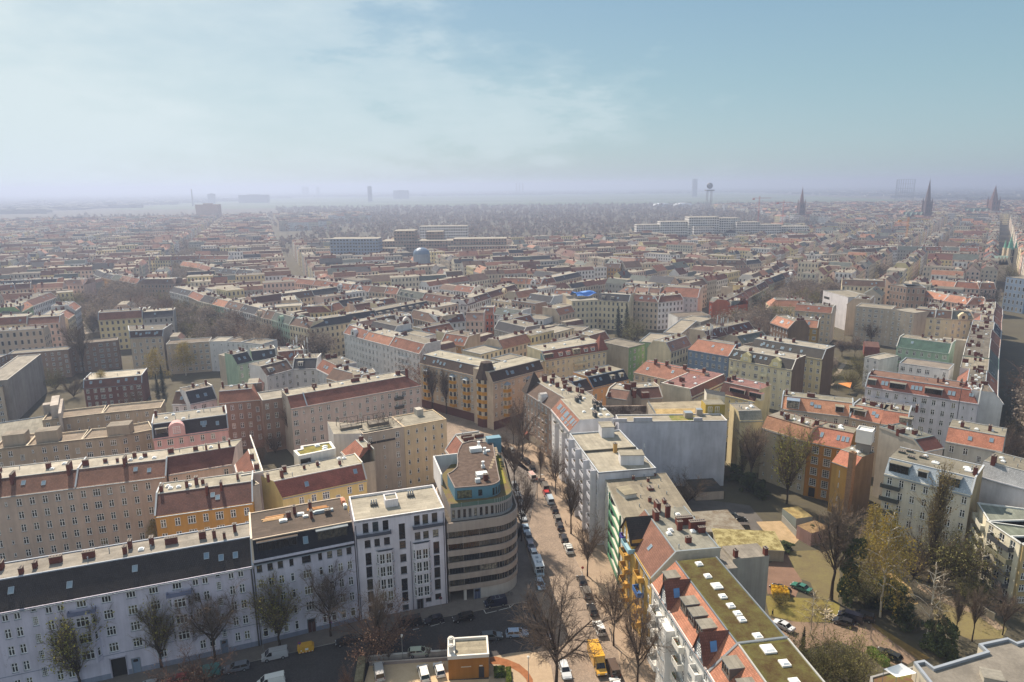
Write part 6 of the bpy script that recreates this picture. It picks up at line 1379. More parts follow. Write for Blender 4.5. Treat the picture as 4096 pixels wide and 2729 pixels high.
_X = [(('n', 320, 315), 'van', '1b2138', 195, 'dark blue van with roof bars at the marked corner bay', 1), (('n', 255, 840), 'estate', '4f5a62', 8, 'dark grey estate car left of the silver-blue one', 0), (('n', 662, 795), 'estate', '93a7c0', 3, 'silver-blue estate car with a light roof at the crossroads', 0), (('o', 1130, 630), 'van', '1b1b1f', 197, 'black van beside the brown leaved tree', 0), (('o', 1510, 585), 'hatch', '1c1d2a', 197, 'dark navy hatchback in front of the white modern house door', 0), (('o', 1975, 545), 'estate', '1c1b1d', 197, 'black estate car between the navy hatchback and the dark blue van', 0), (('o', 130, 915), 'hatch', '191a1d', 197, 'black hatchback left of the brown leaved tree', 0), (('q', 1370, 1140), 'van', 'a9a7a9', 198, 'silver panel van beside the yellow container', 0), (('q', 770, 1330), 'estate', '6d7078', 198, 'grey estate car left of the silver panel van', 0), (('q', 300, 1420), 'van', '3d7d7a', 198, 'teal van behind the rosy brown tree', 0), (('a', 1085, 1550), 'hatch', '8f1f2a', 198, 'dark red car beside the teal van at the bottom edge', 0), (('a', 900, 1590), 'hatch', '9a9c9f', 198, 'grey car cut by the bottom edge below the budding tree', 0), (('o', 1290, 1090), 'estate', 'b4baa4', 6, 'pale green estate car behind the parking deck wall', 0), (('n', 1165, 870), 'hatch', '77757a', 100, 'grey car hidden behind the big bare tree trunk', 0), (('n', 1410, 1370), 'estate', 'c9cacb', 278, 'silver car driving past the big bare tree', 0), (('q', 1310, 1560), 'van', 'd8d6d0', 200, 'white van roof at the bottom edge of the shaded street', 0)]
for p, ty, c, a, l, b in _X: car(ty, c, p, a, l, GC['X'], bool(b))
for p, ty, c, l in ((('o', 650, 1400), 'van', 'a9a6a4', 'silver van on the parking deck'), (('o', 1350, 1420), 'mpv', 'dcd9d2', 'white people carrier in the middle of the parking deck'), (('o', 1595, 1360), 'hatch', 'e0dcd6', 'white hatchback beside the ochre service building')): car(ty, c, p, 107, l, GC['P'])
for p, ty, c, a, l in ((('d', 30, 550), 'saloon', '1f2a30', 20, 'dark blue-black car in the shaded yard, farther of the two'), (('d', 82, 574), 'saloon', '1a1a1c', 10, 'black car in the shaded yard, nearer of the two'), (('d', 95, 622), 'mpv', '5d554f', 175, 'brown-grey minivan in the shaded yard'), (('d', 338, 998), 'estate', '2a2520', 130, 'dark car behind the yellow forsythia'), (('d', 465, 988), 'saloon', '2f6b5a', 132, 'green saloon car on the red-brown yard'), (('d', 355, 1220), 'saloon', 'c4c6c8', 128, 'silver saloon car with an open boot beside the moss roof'), (('d', 765, 1172), 'van', '1a1c2a', 145, 'black van parked between two dark cars in the garden yard'), (('d', 838, 1166), 'mpv', '1b1b20', 145, 'black people carrier right of the black van'), (('d', 722, 1198), 'hatch', '23242a', 145, 'small dark car left of the black van'), (('d', 1000, 1398), 'estate', '25282a', 128, 'dark car behind the clipped green hedge')): car(ty, c, p, a, l, GC['Y'])


# yellow box truck
def truck():
    p = at(('c', 748, 1440), 1.2); o = empty('box_truck', (p.x, p.y, .012), math.radians(SD+180)); tag(o, 'yellow box truck double parked in the cobbled street', 'truck'); Y = carpaint('d9a010')
    mb = MB(); mb.box(-3.9, 1.15, -1.08, 1.08, .85, 3.15, 0, bot=True); mb.box(-3.95, -3.9, -1.02, 1.02, .95, 3.1, 1); mb.build('cargo_box', [Y, plain('c99410', .6)], o)
    mb = MB(); s = [(1.2, .5), (3.2, .5), (3.3, .75), (3.2, 1.05), (2.35, 1.3), (1.75, 2.15), (1.2, 2.2)]
    for k in range(len(s)): a, b = s[k], s[(k+1) % len(s)]; mb.face([(a[0], .95, a[1]), (b[0], .95, b[1]), (b[0], -.95, b[1]), (a[0], -.95, a[1])])
    for t in (1, -1): f = [(x, t*.95, z) for x, z in s]; mb.face(f if t > 0 else f[::-1])
    mb.face([(1.2, -.9, 2.2), (1.7, -.9, 2.15), (1.2, -.9, 2.95)]); mb.face([(1.2, .9, 2.2), (1.2, .9, 2.95), (1.7, .9, 2.15)]); mb.face([(1.2, -.9, 2.95), (1.75, -.9, 2.16), (1.75, .9, 2.16), (1.2, .9, 2.95)]); mb.build('cab', [Y], o)
    mb = MB(); mb.face([(2.33, -.82, 1.36), (2.33, .82, 1.36), (1.8, .78, 2.12), (1.8, -.78, 2.12)][::1]); mb.face([(2.3, -.84, 1.36), (1.78, -.8, 2.12), (1.76, .8, 2.14), (2.35, .84, 1.34)][::-1])
    for t in (1, -1): mb.face([(1.35, t*.955, 1.3), (2.2, t*.955, 1.3), (1.75, t*.955, 2.05), (1.35, t*.955, 2.05)])
    for v in range(len(mb.v)): x, y, z = mb.v[v]; mb.v[v] = (x+.03, y, z+.02)
    mb.build('windscreen', [carglass()], o)
    for x in (-2.6, 2.3):
        for t in (1, -1): put('wheel', wheel_mesh(.36, .24), o, (x, t*.86, .36))
    for t in (1, -1): lbox((3.22, t*.7, .85), (.16, .36, .2), plain('dfe3e6', .1, .7), 'headlight', o); lbox((1.9, t*1.12, 1.6), (.12, .2, .36), BLACK, 'wing_mirror', o)
    lbox((3.3, 0, .55), (.06, 1.7, .24), BLACK, 'bumper', o)


truck()


def camper():
    p = at(('c', 385, 862), 1.4); o = empty('camper_van', (p.x, p.y, .012), math.radians(SD+180)); tag(o, 'white camper van with over-cab windows and roof hatches parked in the left row', 'camper van'); Wt = carpaint('cfd4d6')
    mb = MB(); mb.box(-3.1, 1.5, -1.1, 1.1, .6, 2.8, 0, bot=True); mb.box(1.5, 2.3, -1.08, 1.08, 1.95, 2.75, 0, bot=True); mb.build('living_box', [Wt], o)
    mb = MB(); s = [(1.5, .4), (3.0, .4), (3.05, .95), (2.5, 1.15), (2.1, 1.95), (1.5, 1.95)]
    for k in range(len(s)): a, b = s[k], s[(k+1) % len(s)]; mb.face([(a[0], .95, a[1]), (b[0], .95, b[1]), (b[0], -.95, b[1]), (a[0], -.95, a[1])])
    for t in (1, -1): f = [(x, t*.95, z) for x, z in s]; mb.face(f if t > 0 else f[::-1])
    mb.build('cab', [carpaint('9fb0bd')], o); mb = MB(); mb.face([(2.53, -.8, 1.2), (2.53, .8, 1.2), (2.17, .78, 1.9), (2.17, -.78, 1.9)]); mb.build('windscreen', [carglass()], o)
    for y in (-.5, .5): lbox((2.32, y, 2.36), (.05, .8, .5), carglass(), 'window', o)
    for x, y, w, d in ((-1.6, 0, .7, .7), (.3, -.2, .9, .4), (.5, .45, .5, .5)): lbox((x, y, 2.85), (w, d, .1), plain('8d9ba6', .3), 'roof_hatch', o)
    for x in (-1.9, 2.1):
        for t in (1, -1): put('wheel', wheel_mesh(.35, .22), o, (x, t*.9, .35))
    for t in (1, -1): lbox((3.03, t*.7, .72), (.1, .3, .18), plain('dfe3e6', .1, .7), 'headlight', o)


camper()


def open_van():
    p = at(('c', 343, 305), 1.0); o = empty('open_van', (p.x, p.y, .012), math.radians(SD+8)); tag(o, 'white van with red stripes and open rear doors unloading in the cobbled street', 'van')
    B, G, L, W, Ht, belt, nz, tz = car_meshes('van'); put('body', B.mesh('body', [carpaint('d8cdc4')]), o); put('glazing', G.mesh('glazing', [carglass()]), o)
    for x in (-1.5, 1.5):
        for t in (1, -1): put('wheel', wheel_mesh(.35), o, (x, t*.88, .35))
    mb = MB()
    for k in range(5): x = -1.9+.62*k; mb.face([(x, -.72, Ht+.006), (x+.25, -.72, Ht+.006), (x+.25, .72, Ht+.006), (x, .72, Ht+.006)]); [mb.face([(x, t*.972, .7), (x+.25, t*.972, .7), (x+.25, t*.93, belt-.02), (x, t*.93, belt-.02)]) for t in (1, -1)]
    mb.build('red_stripes', [plain('a8352c', .5)], o); lbox((-2.46, 0, 1.2), (.05, 1.5, 1.2), BLACK, 'load_opening', o)
    for t in (1, -1): lbox((-2.95, t*.95, 1.2), (.9, .06, 1.3), carpaint('d8cdc4'), 'rear_door', o)


open_van()
# yellow container
p = at(('q', 1855, 1020), .9); SK = empty('skip_container', (p.x, p.y, .012), math.radians(18)); tag(SK, 'yellow lidded container with a white plate and striped foot on the shaded kerb', 'container')
mb = MB(); sec = [(-1.05, .25), (1.05, .25), (1.2, 1.1), (.85, 1.6), (-.85, 1.6), (-1.2, 1.1)]
for k in range(6): a, b = sec[k], sec[(k+1) % 6]; mb.face([(-1.5 if False else a[0]*1.35, -.75, a[1]), (b[0]*1.35, -.75, b[1]), (b[0]*1.35, .75, b[1]), (a[0]*1.35, .75, a[1])][::-1])
mb.face([(x*1.35, -.75, z) for x, z in sec]); mb.face([(x*1.35, .75, z) for x, z in sec][::-1]); mb.build('tub', [plain('d29a12', .5)], SK)
lbox((.15, -.77, .95), (.6, .03, .42), plain('d9d9d6', .5), 'plate', SK); lbox((-.9, -.77, .8), (.22, .03, .26), plain('d9d9d6', .5), 'plate', SK)
for k in range(9): lbox((-1.2+.3*k, -.77, .36), (.15, .03, .16), plain('b03a30' if k % 2 else 'e0dcd6', .5), 'warning_stripe', SK)
# lamps and signs
def lamp(base, top, label, curved=False):
    B = at(base); o = empty('street_lamp', (B.x, B.y, 0)); tag(o, label, 'street lamp', 'street lamps'); h = 7.0 if top is None else top
    mb = MB(); mb.tube((0, 0, 0), (0, 0, h), .08, .05, 8); 
    if curved:
        for k in range(5): a, b = k*.35, (k+1)*.35; mb.tube((math.sin(a)*1.2, 0, h+math.sin(a)*.6), (math.sin(b)*1.2, 0, h+math.sin(b)*.6), .05, .05, 6)
    mb.build('pole', [plain('7d7d7c', .5)], o); mb = MB()
    if curved: mb.box(1.1, 1.7, -.12, .12, h+.5, h+.64, 0, bot=True)
    else: mb.tube((0, 0, h), (0, 0, h+.45), .14, .22, 9); mb.tube((0, 0, h+.45), (0, 0, h+.55), .26, .1, 9)
    mb.build('lamp_head', [plain('d9d6ce', .4)], o)
lamp(('o', 1025, 1230), 5.2, 'slim park lamp standing in the planted strip of the deck'); lamp(('b', 1662, 1012), 7.5, 'curved mast lamp on the pavement before the rounded corner block', True); lamp(('c', 833, 1320), 8.5, 'tall mast lamp beside the bare tree next to the white minivan', True); lamp(('c', 380, 470), 8, 'tall mast lamp in front of the white apartment block', True); lamp(('b', 1850, 1568), 5, 'red-brown post at the earth strip of the crossroads'); lamp(('q', 1195, 1090), 6.5, 'grey lamp post between the lilac houses')
def sign(base, c, label):
    B = at(base); o = empty('traffic_sign', (B.x, B.y, 0)); tag(o, label, 'traffic sign', 'traffic signs'); mb = MB(); mb.tube((0, 0, 0), (0, 0, 2.6), .04, .04, 6); mb.build('post', [ZINC], o)
    mb = MB(); mb.tube((0, -.06, 2.4), (0, -.1, 2.4), .33, .33, 14, 0); mb.tube((0, -.1, 2.4), (0, -.105, 2.4), .24, .24, 14, 1); mb.build('sign_plate', [plain('a03434', .5), plain(c, .5)], o)
sign(('q', 1770, 1120), '4a4a8a', 'round no-stopping sign beside the yellow container'); sign(('b', 648, 1265), '2a3aa0', 'blue round sign at the foot of the bare tree by the dark red door'); sign(('o', 1625, 400), '3a3f4a', 'thin sign post before the door of the white modern house'); sign(('c', 655, 925), 'c0392b', 'small red sign by the bare tree at the dark hatchback')
# bicycles
def bicycle(base, ang, label, first=[None]):
    B = at(base); o = empty('bicycle', (B.x, B.y, .13), math.radians(ang)); tag(o, label, 'bicycle', 'parked bicycles')
    if first[0] is None:
        W_ = MB(); n = 18
        for k in range(n):
            a, b = 2*math.pi*k/n, 2*math.pi*(k+1)/n; W_.tube((.34*math.cos(a), 0, .34*math.sin(a)), (.34*math.cos(b), 0, .34*math.sin(b)), .022, .022, 5, 0, False)
        for k in range(6): a = math.pi*k/6; W_.tube((.33*math.cos(a), 0, .33*math.sin(a)), (-.33*math.cos(a), 0, -.33*math.sin(a)), .006, .006, 3, 0, False)
        Fm = MB(); P = dict(r=(-.52, 0, .34), f=(.54, 0, .34), b=(-.05, 0, .3), s=(-.2, 0, .85), h=(.4, 0, .9))
        for a, b in (('r', 'b'), ('r', 's'), ('b', 's'), ('s', 'h'), ('b', 'h'), ('h', 'f')): Fm.tube(P[a], P[b], .02, .02, 6, 0)
        Sm = MB(); Sm.box(-.32, -.08, -.07, .07, .9, .96, 0, bot=True); Hb = MB(); Hb.tube((.4, 0, .88), (.38, 0, 1.02), .015, .015, 5); Hb.tube((.36, -.28, 1.02), (.36, .28, 1.02), .015, .015, 5)
        first[0] = (W_.mesh('wheel', [BLACK]), Fm.mesh('frame', [plain('4a5560', .4)]), Sm.mesh('saddle', [BLACK]), Hb.mesh('handlebar', [ZINC]))
    w, f, s, h = first[0]; put('wheel', w, o, (-.52, 0, .36)); put('wheel', w, o, (.54, 0, .36)); put('frame', f, o); put('saddle', s, o); put('handlebar', h, o)
for b, a, l in ((('n', 540, 220), 20, 'bicycle on the pavement behind the dark blue van'), (('n', 310, 980), 15, 'bicycle leaning in front of the dark grey estate car'), (('n', 750, 950), 70, 'bicycle at the left edge of the big bare tree'), (('n', 870, 60), 95, 'bicycle on the dark pavement beside the camper van'), (('c', 910, 1460), 60, 'bicycle among the weeds beside the covered pickup'), (('c', 890, 1420), 75, 'bicycle leaning beside the pavement tree pit near the pickup'), (('m', 1225, 660), 100, 'bicycle by the pavement tree beside the dark hatchbacks'), (('m', 1010, 60), 100, 'bicycle beside the flatbed pickup'), (('n', 2120, 800), 95, 'bicycle leaning on the tree beside the white minivan'), (('c', 330, 130), 120, 'bicycle at the graffiti wall of the brown corner house'), (('c', 355, 150), 120, 'second bicycle at the graffiti wall, nearer the parked cars')): bicycle(b, a, l)


# people
def person(base, ang, label, top, legs, walk=.2, arm=.25, bag=False):
    me = bpy.data.meshes.new('skeleton'); z = lambda *a: Vector(a)
    J = [z(0, 0, .95), z(0, 0, 1.2), z(.01, 0, 1.42), z(.02, 0, 1.52), z(.04, 0, 1.66), z(.05, 0, 1.76)]; Rr = [.14, .15, .13, .055, .1, .075]; E = [(0, 1), (1, 2), (2, 3), (3, 4), (4, 5)]
    def chain(root, pts, rad):
        i = root
        for p, r in zip(pts, rad): J.append(p); Rr.append(r); E.append((i, len(J)-1)); i = len(J)-1
    for s in (1, -1):
        w = walk*s; chain(0, [z(.0, s*.1, .88), z(w*.6+.04, s*.1, .5), z(w-.03, s*.1, .1), z(w+.12, s*.11, .05)], [.1, .07, .05, .04]); a = -arm*s
        chain(2, [z(0, s*.19, 1.4), z(a*.4-.02, s*.24, 1.14), z(a+.08, s*.23, .9), z(a+.12, s*.22, .8)], [.065, .05, .04, .03])
    me.from_pydata(J, E, []); ob = bpy.data.objects.new('tmp', me); COL.objects.link(ob); sk = ob.modifiers.new('s', 'SKIN'); 
    for v, r in zip(me.skin_vertices[0].data, Rr): v.radius = (r, r)
    me.skin_vertices[0].data[0].use_root = True; sb = ob.modifiers.new('d', 'SUBSURF'); sb.levels = 1; sb.render_levels = 1
    dg = bpy.context.evaluated_depsgraph_get(); m2 = bpy.data.meshes.new_from_object(ob.evaluated_get(dg)); bpy.data.objects.remove(ob)
    for m in (plain(legs, .8), plain(top, .8), plain('b98a70', .6), plain('2a2624', .8)): m2.materials.append(m)
    for p in m2.polygons:
        c = p.center; p.material_index = 0 if c.z < .93 and abs(c.y) < .17 else (3 if c.z < .09 else (1 if c.z < 1.49 and c.z > .86 else 2)); p.use_smooth = True
    B = at(base); o = put('person', m2, None, (B.x, B.y, .02), math.radians(ang)); tag(o, label, 'person', 'people')
    hm = MB(); n = 8
    for i in range(3):
        for k in range(n):
            f = lambda a, b: (.035+.115*math.cos(a)*math.cos(b), .105*math.cos(a)*math.sin(b), 1.69+.12*math.sin(a))
            a0, a1, b0, b1 = i*.52, (i+1)*.52, 2*math.pi*k/n, 2*math.pi*(k+1)/n; hm.face([f(a0, b0), f(a0, b1), f(a1, b1), f(a1, b0)], 0, None, True)
    hm.build('hair', [plain('3a2c22', .8)], o)
person(('n', 830, 300), 90, 'person in a dark blue jacket standing at the zigzag line by the crossing', '1e2430', '3a3f58'); person(('c', 378, 350), 200, 'person in an orange vest unloading behind the red and white van', 'c4551c', '2f3238'); person(('d', 288, 1168), 300, 'person in dark clothes at the open boot of the silver saloon car', '2b2d30', '26282c', .1)
person(('m', 890, 40), 90, 'person walking beside the flatbed pickup near the open van', '6a4a44', '2a2c34')
# ================================================================ the middle distance: street rows laid out one by one
WC = dict(cr=('cream', 'd6c6a6'), wh=('white', 'd6d2d0'), be=('beige', 'c2ae98'), gy=('grey', 'a6a09a'), pk=('pink', 'd6b6a6'), ye=('pale yellow', 'dac796'), oc=('ochre', 'bd8f52'), gn=('pale green', '9db29c'), br=('brown', '9c8272'), sa=('salmon', 'c9977c'), oo=('orange red', 'bd6547'), bl=('blue grey', '8494aa'), gg=('green', '86a878'))
TC = dict(rd=('red', '86402f'), dr=('dark red', '662f2a'), bn=('brown', '6a493e'), sl=('slate', '3d3d44'), oo=('orange', 'a85a40'), gf=('flat felt', None), gs=('grey', '5c625c'), pk=('pale red', '9c6a5c'))
ORD = 'first second third fourth fifth sixth seventh eighth ninth tenth eleventh twelfth'.split()
OCC = set(); FOOT = []


def mark(poly, cell=3.0):
    xs = [p[0] for p in poly]; ys = [p[1] for p in poly]; y = math.floor(min(ys)/cell)*cell
    while y <= max(ys)+cell:
        x = math.floor(min(xs)/cell)*cell
        while x <= max(xs)+cell:
            if inside(x+cell/2, y+cell/2, poly): OCC.add((int(x//cell), int(y//cell)))
            x += cell
        y += cell


def inside(x, y, poly):
    c = False; j = len(poly)-1
    for i in range(len(poly)):
        (xi, yi), (xj, yj) = poly[i], poly[j]
        if (yi > y) != (yj > y) and x < (xj-xi)*(y-yi)/(yj-yi)+xi: c = not c
        j = i
    return c


def rect(P, ang, W, D, m=0.0):
    c, s = math.cos(ang), math.sin(ang); return [(P.x+c*x-s*y, P.y+s*x+c*y) for x, y in ((-m, -m), (W+m, -m), (W+m, D+m), (-m, D+m))]


def wing(H, x, w, L, y0, ztop=None):
    """rear wing: a child part running back from the house, one-sided tiled slope"""
    z = ztop or H.ev+1.5; mb = MB(); mb.box(x, x+w, y0, y0+L, 0, z-2.2, 0)
    mb.face([(x+w, y0, z-2.2), (x+w, y0+L, z-2.2), (x+w-1.8, y0+L, z), (x+w-1.8, y0, z)], 1); mb.face([(x+w-1.8, y0, z), (x+w-1.8, y0+L, z), (x, y0+L, z), (x, y0, z)], 2)
    mb.face([(x, y0+L, z-2.2), (x, y0+L, z), (x+w-1.8, y0+L, z), (x+w, y0+L, z-2.2)][::-1], 0); mb.face([(x, y0, z-2.2), (x+w, y0, z-2.2), (x+w-1.8, y0, z), (x, y0, z)], 0); mb.face([(x, y0+L, z-2.2), (x, y0, z-2.2), (x, y0, z), (x, y0+L, z)], 0)
    return mb.build('rear_wing', [plaster('b5a695'), tile('70423a'), felt('9a9284')], H.root)


NH = [0]


def mid(label, p, q, spec, group, ev=18.0, D=12.0, W=None, seed=None, **kw):
    s = spec.split('/'); w = WC[s[0]][1]; t = TC[s[1]][1]; fl = s[2] if len(s) > 2 else ''; NH[0] += 1; sd = seed or NH[0]; r = random.Random(sd*31)
    jit = lambda h: ''.join('%02x' % max(0, min(255, int(int(h[i:i+2], 16)*f))) for f in [r.uniform(.93, 1.06)] for i in (0, 2, 4))
    o = dict(wall=w, group=group, seed=sd, fl=r.choice(('9c9486', '857d70', 'a39b8d', '6f685e', '8f8676', '776b5e')), parc=r.choice(('9aa2aa', 'b9b7b2', '8d8a86')))
    if t is None: o.update(rt='f', ptop=.3)
    else: o.update(tl=t, top=ev+r.uniform(3.0, 3.8), rf=r.uniform(2.8, 3.8), rb=(3.0 if r.random() < .3 else 0), sk=(r.randint(2, 5) if 'k' in fl else (r.randint(0, 2))))
    if 'g' in fl: o.update(rt='g', top=ev+r.uniform(5, 6), rf=D/2, rb=D/2)
    if 'h' in fl: o.update(hl=4.0)
    if 'H' in fl: o.update(hr=4.0)
    if 'P' not in fl and t is not None: o.update(par=r.choice(('r', 'r', 'lr')))
    o.update(kw); H = house(label, p, q, D, ev, W=W, **o)
    if 'd' in fl and H.lod < 2 or ('d' in fl): 
        for k in range(max(1, int(H.W/7))): dormer(H, 3+k*6, 2.0, ev+.7, 1.6, .9, 2.0, plaster(w), felt('8d877c'), 1)
    if 'G' in fl:
        mb = MB(); x = H.W/2; pts = [(x-2.2, ev-.2), (x+2.2, ev-.2), (x+2.2, ev+1.6), (x+1.2, ev+3.0), (x, ev+3.6), (x-1.2, ev+3.0), (x-2.2, ev+1.6)]
        mb.face([(a, -.3, z) for a, z in pts], 0)
        for k in range(len(pts)): a, b = pts[k], pts[(k+1) % len(pts)]; mb.face([(a[0], -.3, a[1]), (a[0], 1.8, a[1]), (b[0], 1.8, b[1]), (b[0], -.3, b[1])], 0)
        mb.face([(x-.7, -.34, ev+.3), (x+.7, -.34, ev+.3), (x+.7, -.34, ev+1.9), (x-.7, -.34, ev+1.9)], 1); mb.build('roof_gable', [plaster(w), carglass()], H.root)
    if H.lod < 2 and 'b' in fl:
        for z in (13.9, 10.5, 7.1): balcony(H, H.W*.35, H.W*.65, z, 1.2, .95, plaster(w))
    if 'w' in fl or (r.random() < .3 and 'W' not in fl): wing(H, r.choice((0, H.W-5.5)), 5.5, r.uniform(8, 14), H.D+.003)
    FOOT.append(rect(H.P, H.ang, H.W, H.D)); mark(rect(H.P, H.ang, H.W, H.D, 1.0)); return H


def row(desc, pts, group=None, ev=18.0, D=12.0, **kw):
    n = len(pts)-1; g = group or 'houses in '+desc
    for k in range(n):
        s = pts[k][1]; w, t = s.split('/')[:2]
        lab = f"{WC[w][0]} house, {TC[t][0]} roof, {ORD[k]+' from left ' if n > 1 else ''}in {desc}"
        if len(lab.split()) > 16: lab = f"{WC[w][0]} house, {ORD[k]+' from left ' if n > 1 else ''}in {desc}"
        mid(lab, pts[k][0], pts[k+1][0], s, g, ev, D, **kw)


def X(k, *l): return [((k, x, y), s) for x, y, s in l]


for o in list(bpy.data.objects):
    if o.get('category') in ('apartment house', 'office block'): B_ = o.location
# --- left middle
row('the street row right of the small square', X('e', (1330, 130, 'wh/sl/k'), (1475, 165, 'be/rd'), (1565, 205, 'cr/sl'), (1660, 228, 'gn/oo'), (1760, 252, 'wh/bn/kb'), (1878, 280, 'wh/sl/k'), (1998, 310, 'be/bn/G'), (2060, 335, '')))
row('the row leading to the pale yellow corner', X('f', (100, 335, 'be/bn/b'), (168, 348, 'gn/gs/G'), (308, 388, 'cr/bn/P'), (465, 418, '')))
row('the slate roofed row right of the yellow corner', X('f', (470, 418, 'cr/sl/hP'), (775, 372, 'cr/sl'), (1005, 335, 'be/sl/dk'), (1420, 250, '')))
row('the row beyond the small square', X('i', (800, 955, 'gy/sl'), (865, 985, 'oc/sl'), (950, 1000, 'gy/gs'), (1020, 1008, 'pk/pk'), (1095, 1022, 'wh/rd'), (1170, 1038, '')))
row('the brown corner facing the small square', X('i', (1170, 1042, 'br/bn/hHP'), (1500, 1040, '')))
row('the left side of the small square', X('e', (-160, 330, 'gy/sl'), (0, 300, 'gy/gs/hP'), (165, 288, 'gg/oo/P'), (258, 240, 'wh/dr/kb'), (445, 172, '')))
row('the pair behind the white house of the square', X('e', (440, 142, 'ye/gf'), (572, 132, '')), ev=19)
row('the pink block beyond the yellow cube house', X('e', (480, 80, 'pk/pk/hH'), (655, 78, '')), D=16)
row('the red roofed row at the left edge', X('e', (-60, 128, 'be/rd'), (120, 112, 'be/dr'), (240, 104, '')))
row('the dark roofed row at the left edge', X('i', (0, 1056, 'sa/sl'), (260, 1046, 'sa/sl'), (480, 1040, '')))
row('the mansard row before the left haze', X('i', (405, 848, 'wh/dr/k'), (640, 868, 'wh/dr'), (785, 850, 'pk/dr/G'), (1000, 866, '')))
row('the long red row with arched gables', X('i', (1010, 836, 'be/rd/G'), (1232, 838, 'ye/rd/G'), (1458, 836, 'gy/rd'), (1705, 828, 'wh/rd'), (1950, 828, '')))
row('the orange row behind the corner row', X('i', (1540, 880, 'cr/oo'), (1700, 905, 'pk/rd'), (1785, 930, 'gy/sl/k'), (1885, 945, 'gy/sl/k'), (2010, 955, 'wh/sl/k'), (2150, 965, '')))
row('the pale hazy row with orange roof', X('i', (140, 770, 'ye/gf'), (440, 735, 'wh/oo'), (690, 738, 'gy/gf'), (890, 740, '')))
# --- centre
mid('yellow bayed corner house with dark brown mansard, street part left of the corner turret', ('f', 1332, 690), ('f', 1800, 795), 'be/bn/PW', 'yellow bayed corner house', 19, 11.5, top=22.2, rf=2.2, rb=0, sk=6, fl='aaa290', lod=1, ch=[], wall='bfab95', tl='4a342e')
CT18 = mid('yellow bayed corner house with dark brown mansard, part right of the corner turret', ('f', 1905, 838), ('g', 340, 735), 'be/bn/PW', 'yellow bayed corner house', 19, 11.5, top=22.2, rf=2.2, rb=0, sk=6, fl='aaa290', lod=1, ch=[], wall='bfab95', tl='4a342e')
_a = at(('f', 1800, 795), 19); _b = at(('f', 1905, 838), 19); _c = (_a+_b)/2; TW = empty('corner_turret', (_c.x, _c.y, 0)); TW.parent = None; tag(TW, 'octagonal corner turret with yellow bands and a steep brown cap', 'turret')
mb = MB(); n = 8; rr = 3.9
for z0, z1, m in ((0, 3.4, 2), (3.4, 4.6, 1), (4.6, 6.3, 0), (6.3, 7.7, 1), (7.7, 9.5, 0), (9.5, 10.9, 1), (10.9, 12.7, 0), (12.7, 14.1, 1), (14.1, 15.9, 0), (15.9, 17.2, 1), (17.2, 19, 0)):
    for k in range(n):
        a, b = 2*math.pi*(k+.5)/n, 2*math.pi*(k+1.5)/n; q = .12 if m == 1 else 0; P = [(rr+q)*math.cos(a), (rr+q)*math.sin(a), (rr+q)*math.cos(b), (rr+q)*math.sin(b)]
        mb.face([(P[0], P[1]+2.5, z0), (P[2], P[3]+2.5, z0), (P[2], P[3]+2.5, z1), (P[0], P[1]+2.5, z1)], m)
        if m == 0:
            f = lambda t, z: ((P[0]+(P[2]-P[0])*t)*1.012, (P[1]+(P[3]-P[1])*t)*1.012+2.5, z); mb.face([f(.25, z0+.1), f(.75, z0+.1), f(.75, z1-.05), f(.25, z1-.05)], 3)
mb.build('wall', [plaster('c9bca8'), plaster('c08a2c'), plaster('5f3a34'), glass()], TW); mb = MB()
for k in range(n): a, b = 2*math.pi*(k+.5)/n, 2*math.pi*(k+1.5)/n; f = lambda t, R_, z: (R_*math.cos(t), R_*math.sin(t)+2.5, z); mb.face([f(a, 4.4, 18.9), f(b, 4.4, 18.9), f(b, 2.2, 25), f(a, 2.2, 25)]); mb.face([f(a, 2.2, 25), f(b, 2.2, 25), (0, 2.5, 25.6)])
mb.build('turret_roof', [tile('4a342e')], TW)
for H, xs in ((CT18, (16.5,)),):
    pass
for root in [o for o in bpy.data.objects if o.get('group') == 'yellow bayed corner house']:
    W_ = 33 if 'left of' in root['label'] else 26
    for x in ((4, 19, 26.5) if W_ == 33 else (7, 18.5)):
        b = empty('bay_window', (0, 0, 0)); b.parent = root; mb = MB(); P = [(x-1.9, 0), (x-1.1, -1.3), (x+1.1, -1.3), (x+1.9, 0)]
        for z0, z1, m in ((4.2, 5.4, 1), (5.4, 7.3, 0), (7.3, 8.6, 1), (8.6, 10.5, 0), (10.5, 11.8, 1), (11.8, 13.7, 0), (13.7, 15, 1), (15, 16.6, 0)):
            for (a, c) in zip(P, P[1:]):
                mb.face([(*a, z0), (*c, z0), (*c, z1), (*a, z1)], m)
                if m == 0:
                    f = lambda t, z: (a[0]+(c[0]-a[0])*t, a[1]+(c[1]-a[1])*t-.03, z); mb.face([f(.2, z0+.1), f(.8, z0+.1), f(.8, z1-.1), f(.2, z1-.1)], 2)
        mb.face([(*P[0], 16.6), (*P[1], 16.6), (x-.4, 0, 17.6)], 3); mb.face([(*P[1], 16.6), (*P[2], 16.6), (x+.4, 0, 17.6), (x-.4, 0, 17.6)], 3); mb.face([(*P[2], 16.6), (*P[3], 16.6), (x+.4, 0, 17.6)], 3)
        mb.build('bay_wall', [plaster('c9bca8'), plaster('c08a2c'), glass(), ZINC], b)
    mb = MB(); mb.box(0, W_, -.12, -.004, 0, 3.3, 0); mb.build('plinth', [plaster('5f3a34')], root)
row('the white row with red roofs before the yellow bays', X('f', (735, 452, 'wh/rd/G'), (890, 500, 'wh/oo'), (1092, 552, 'wh/rd/kb'), (1330, 616, '')), lod=1)
row('the courtyard block behind the white red-roofed row', X('f', (1180, 385, 'wh/dr/G'), (1280, 375, '')), D=10)
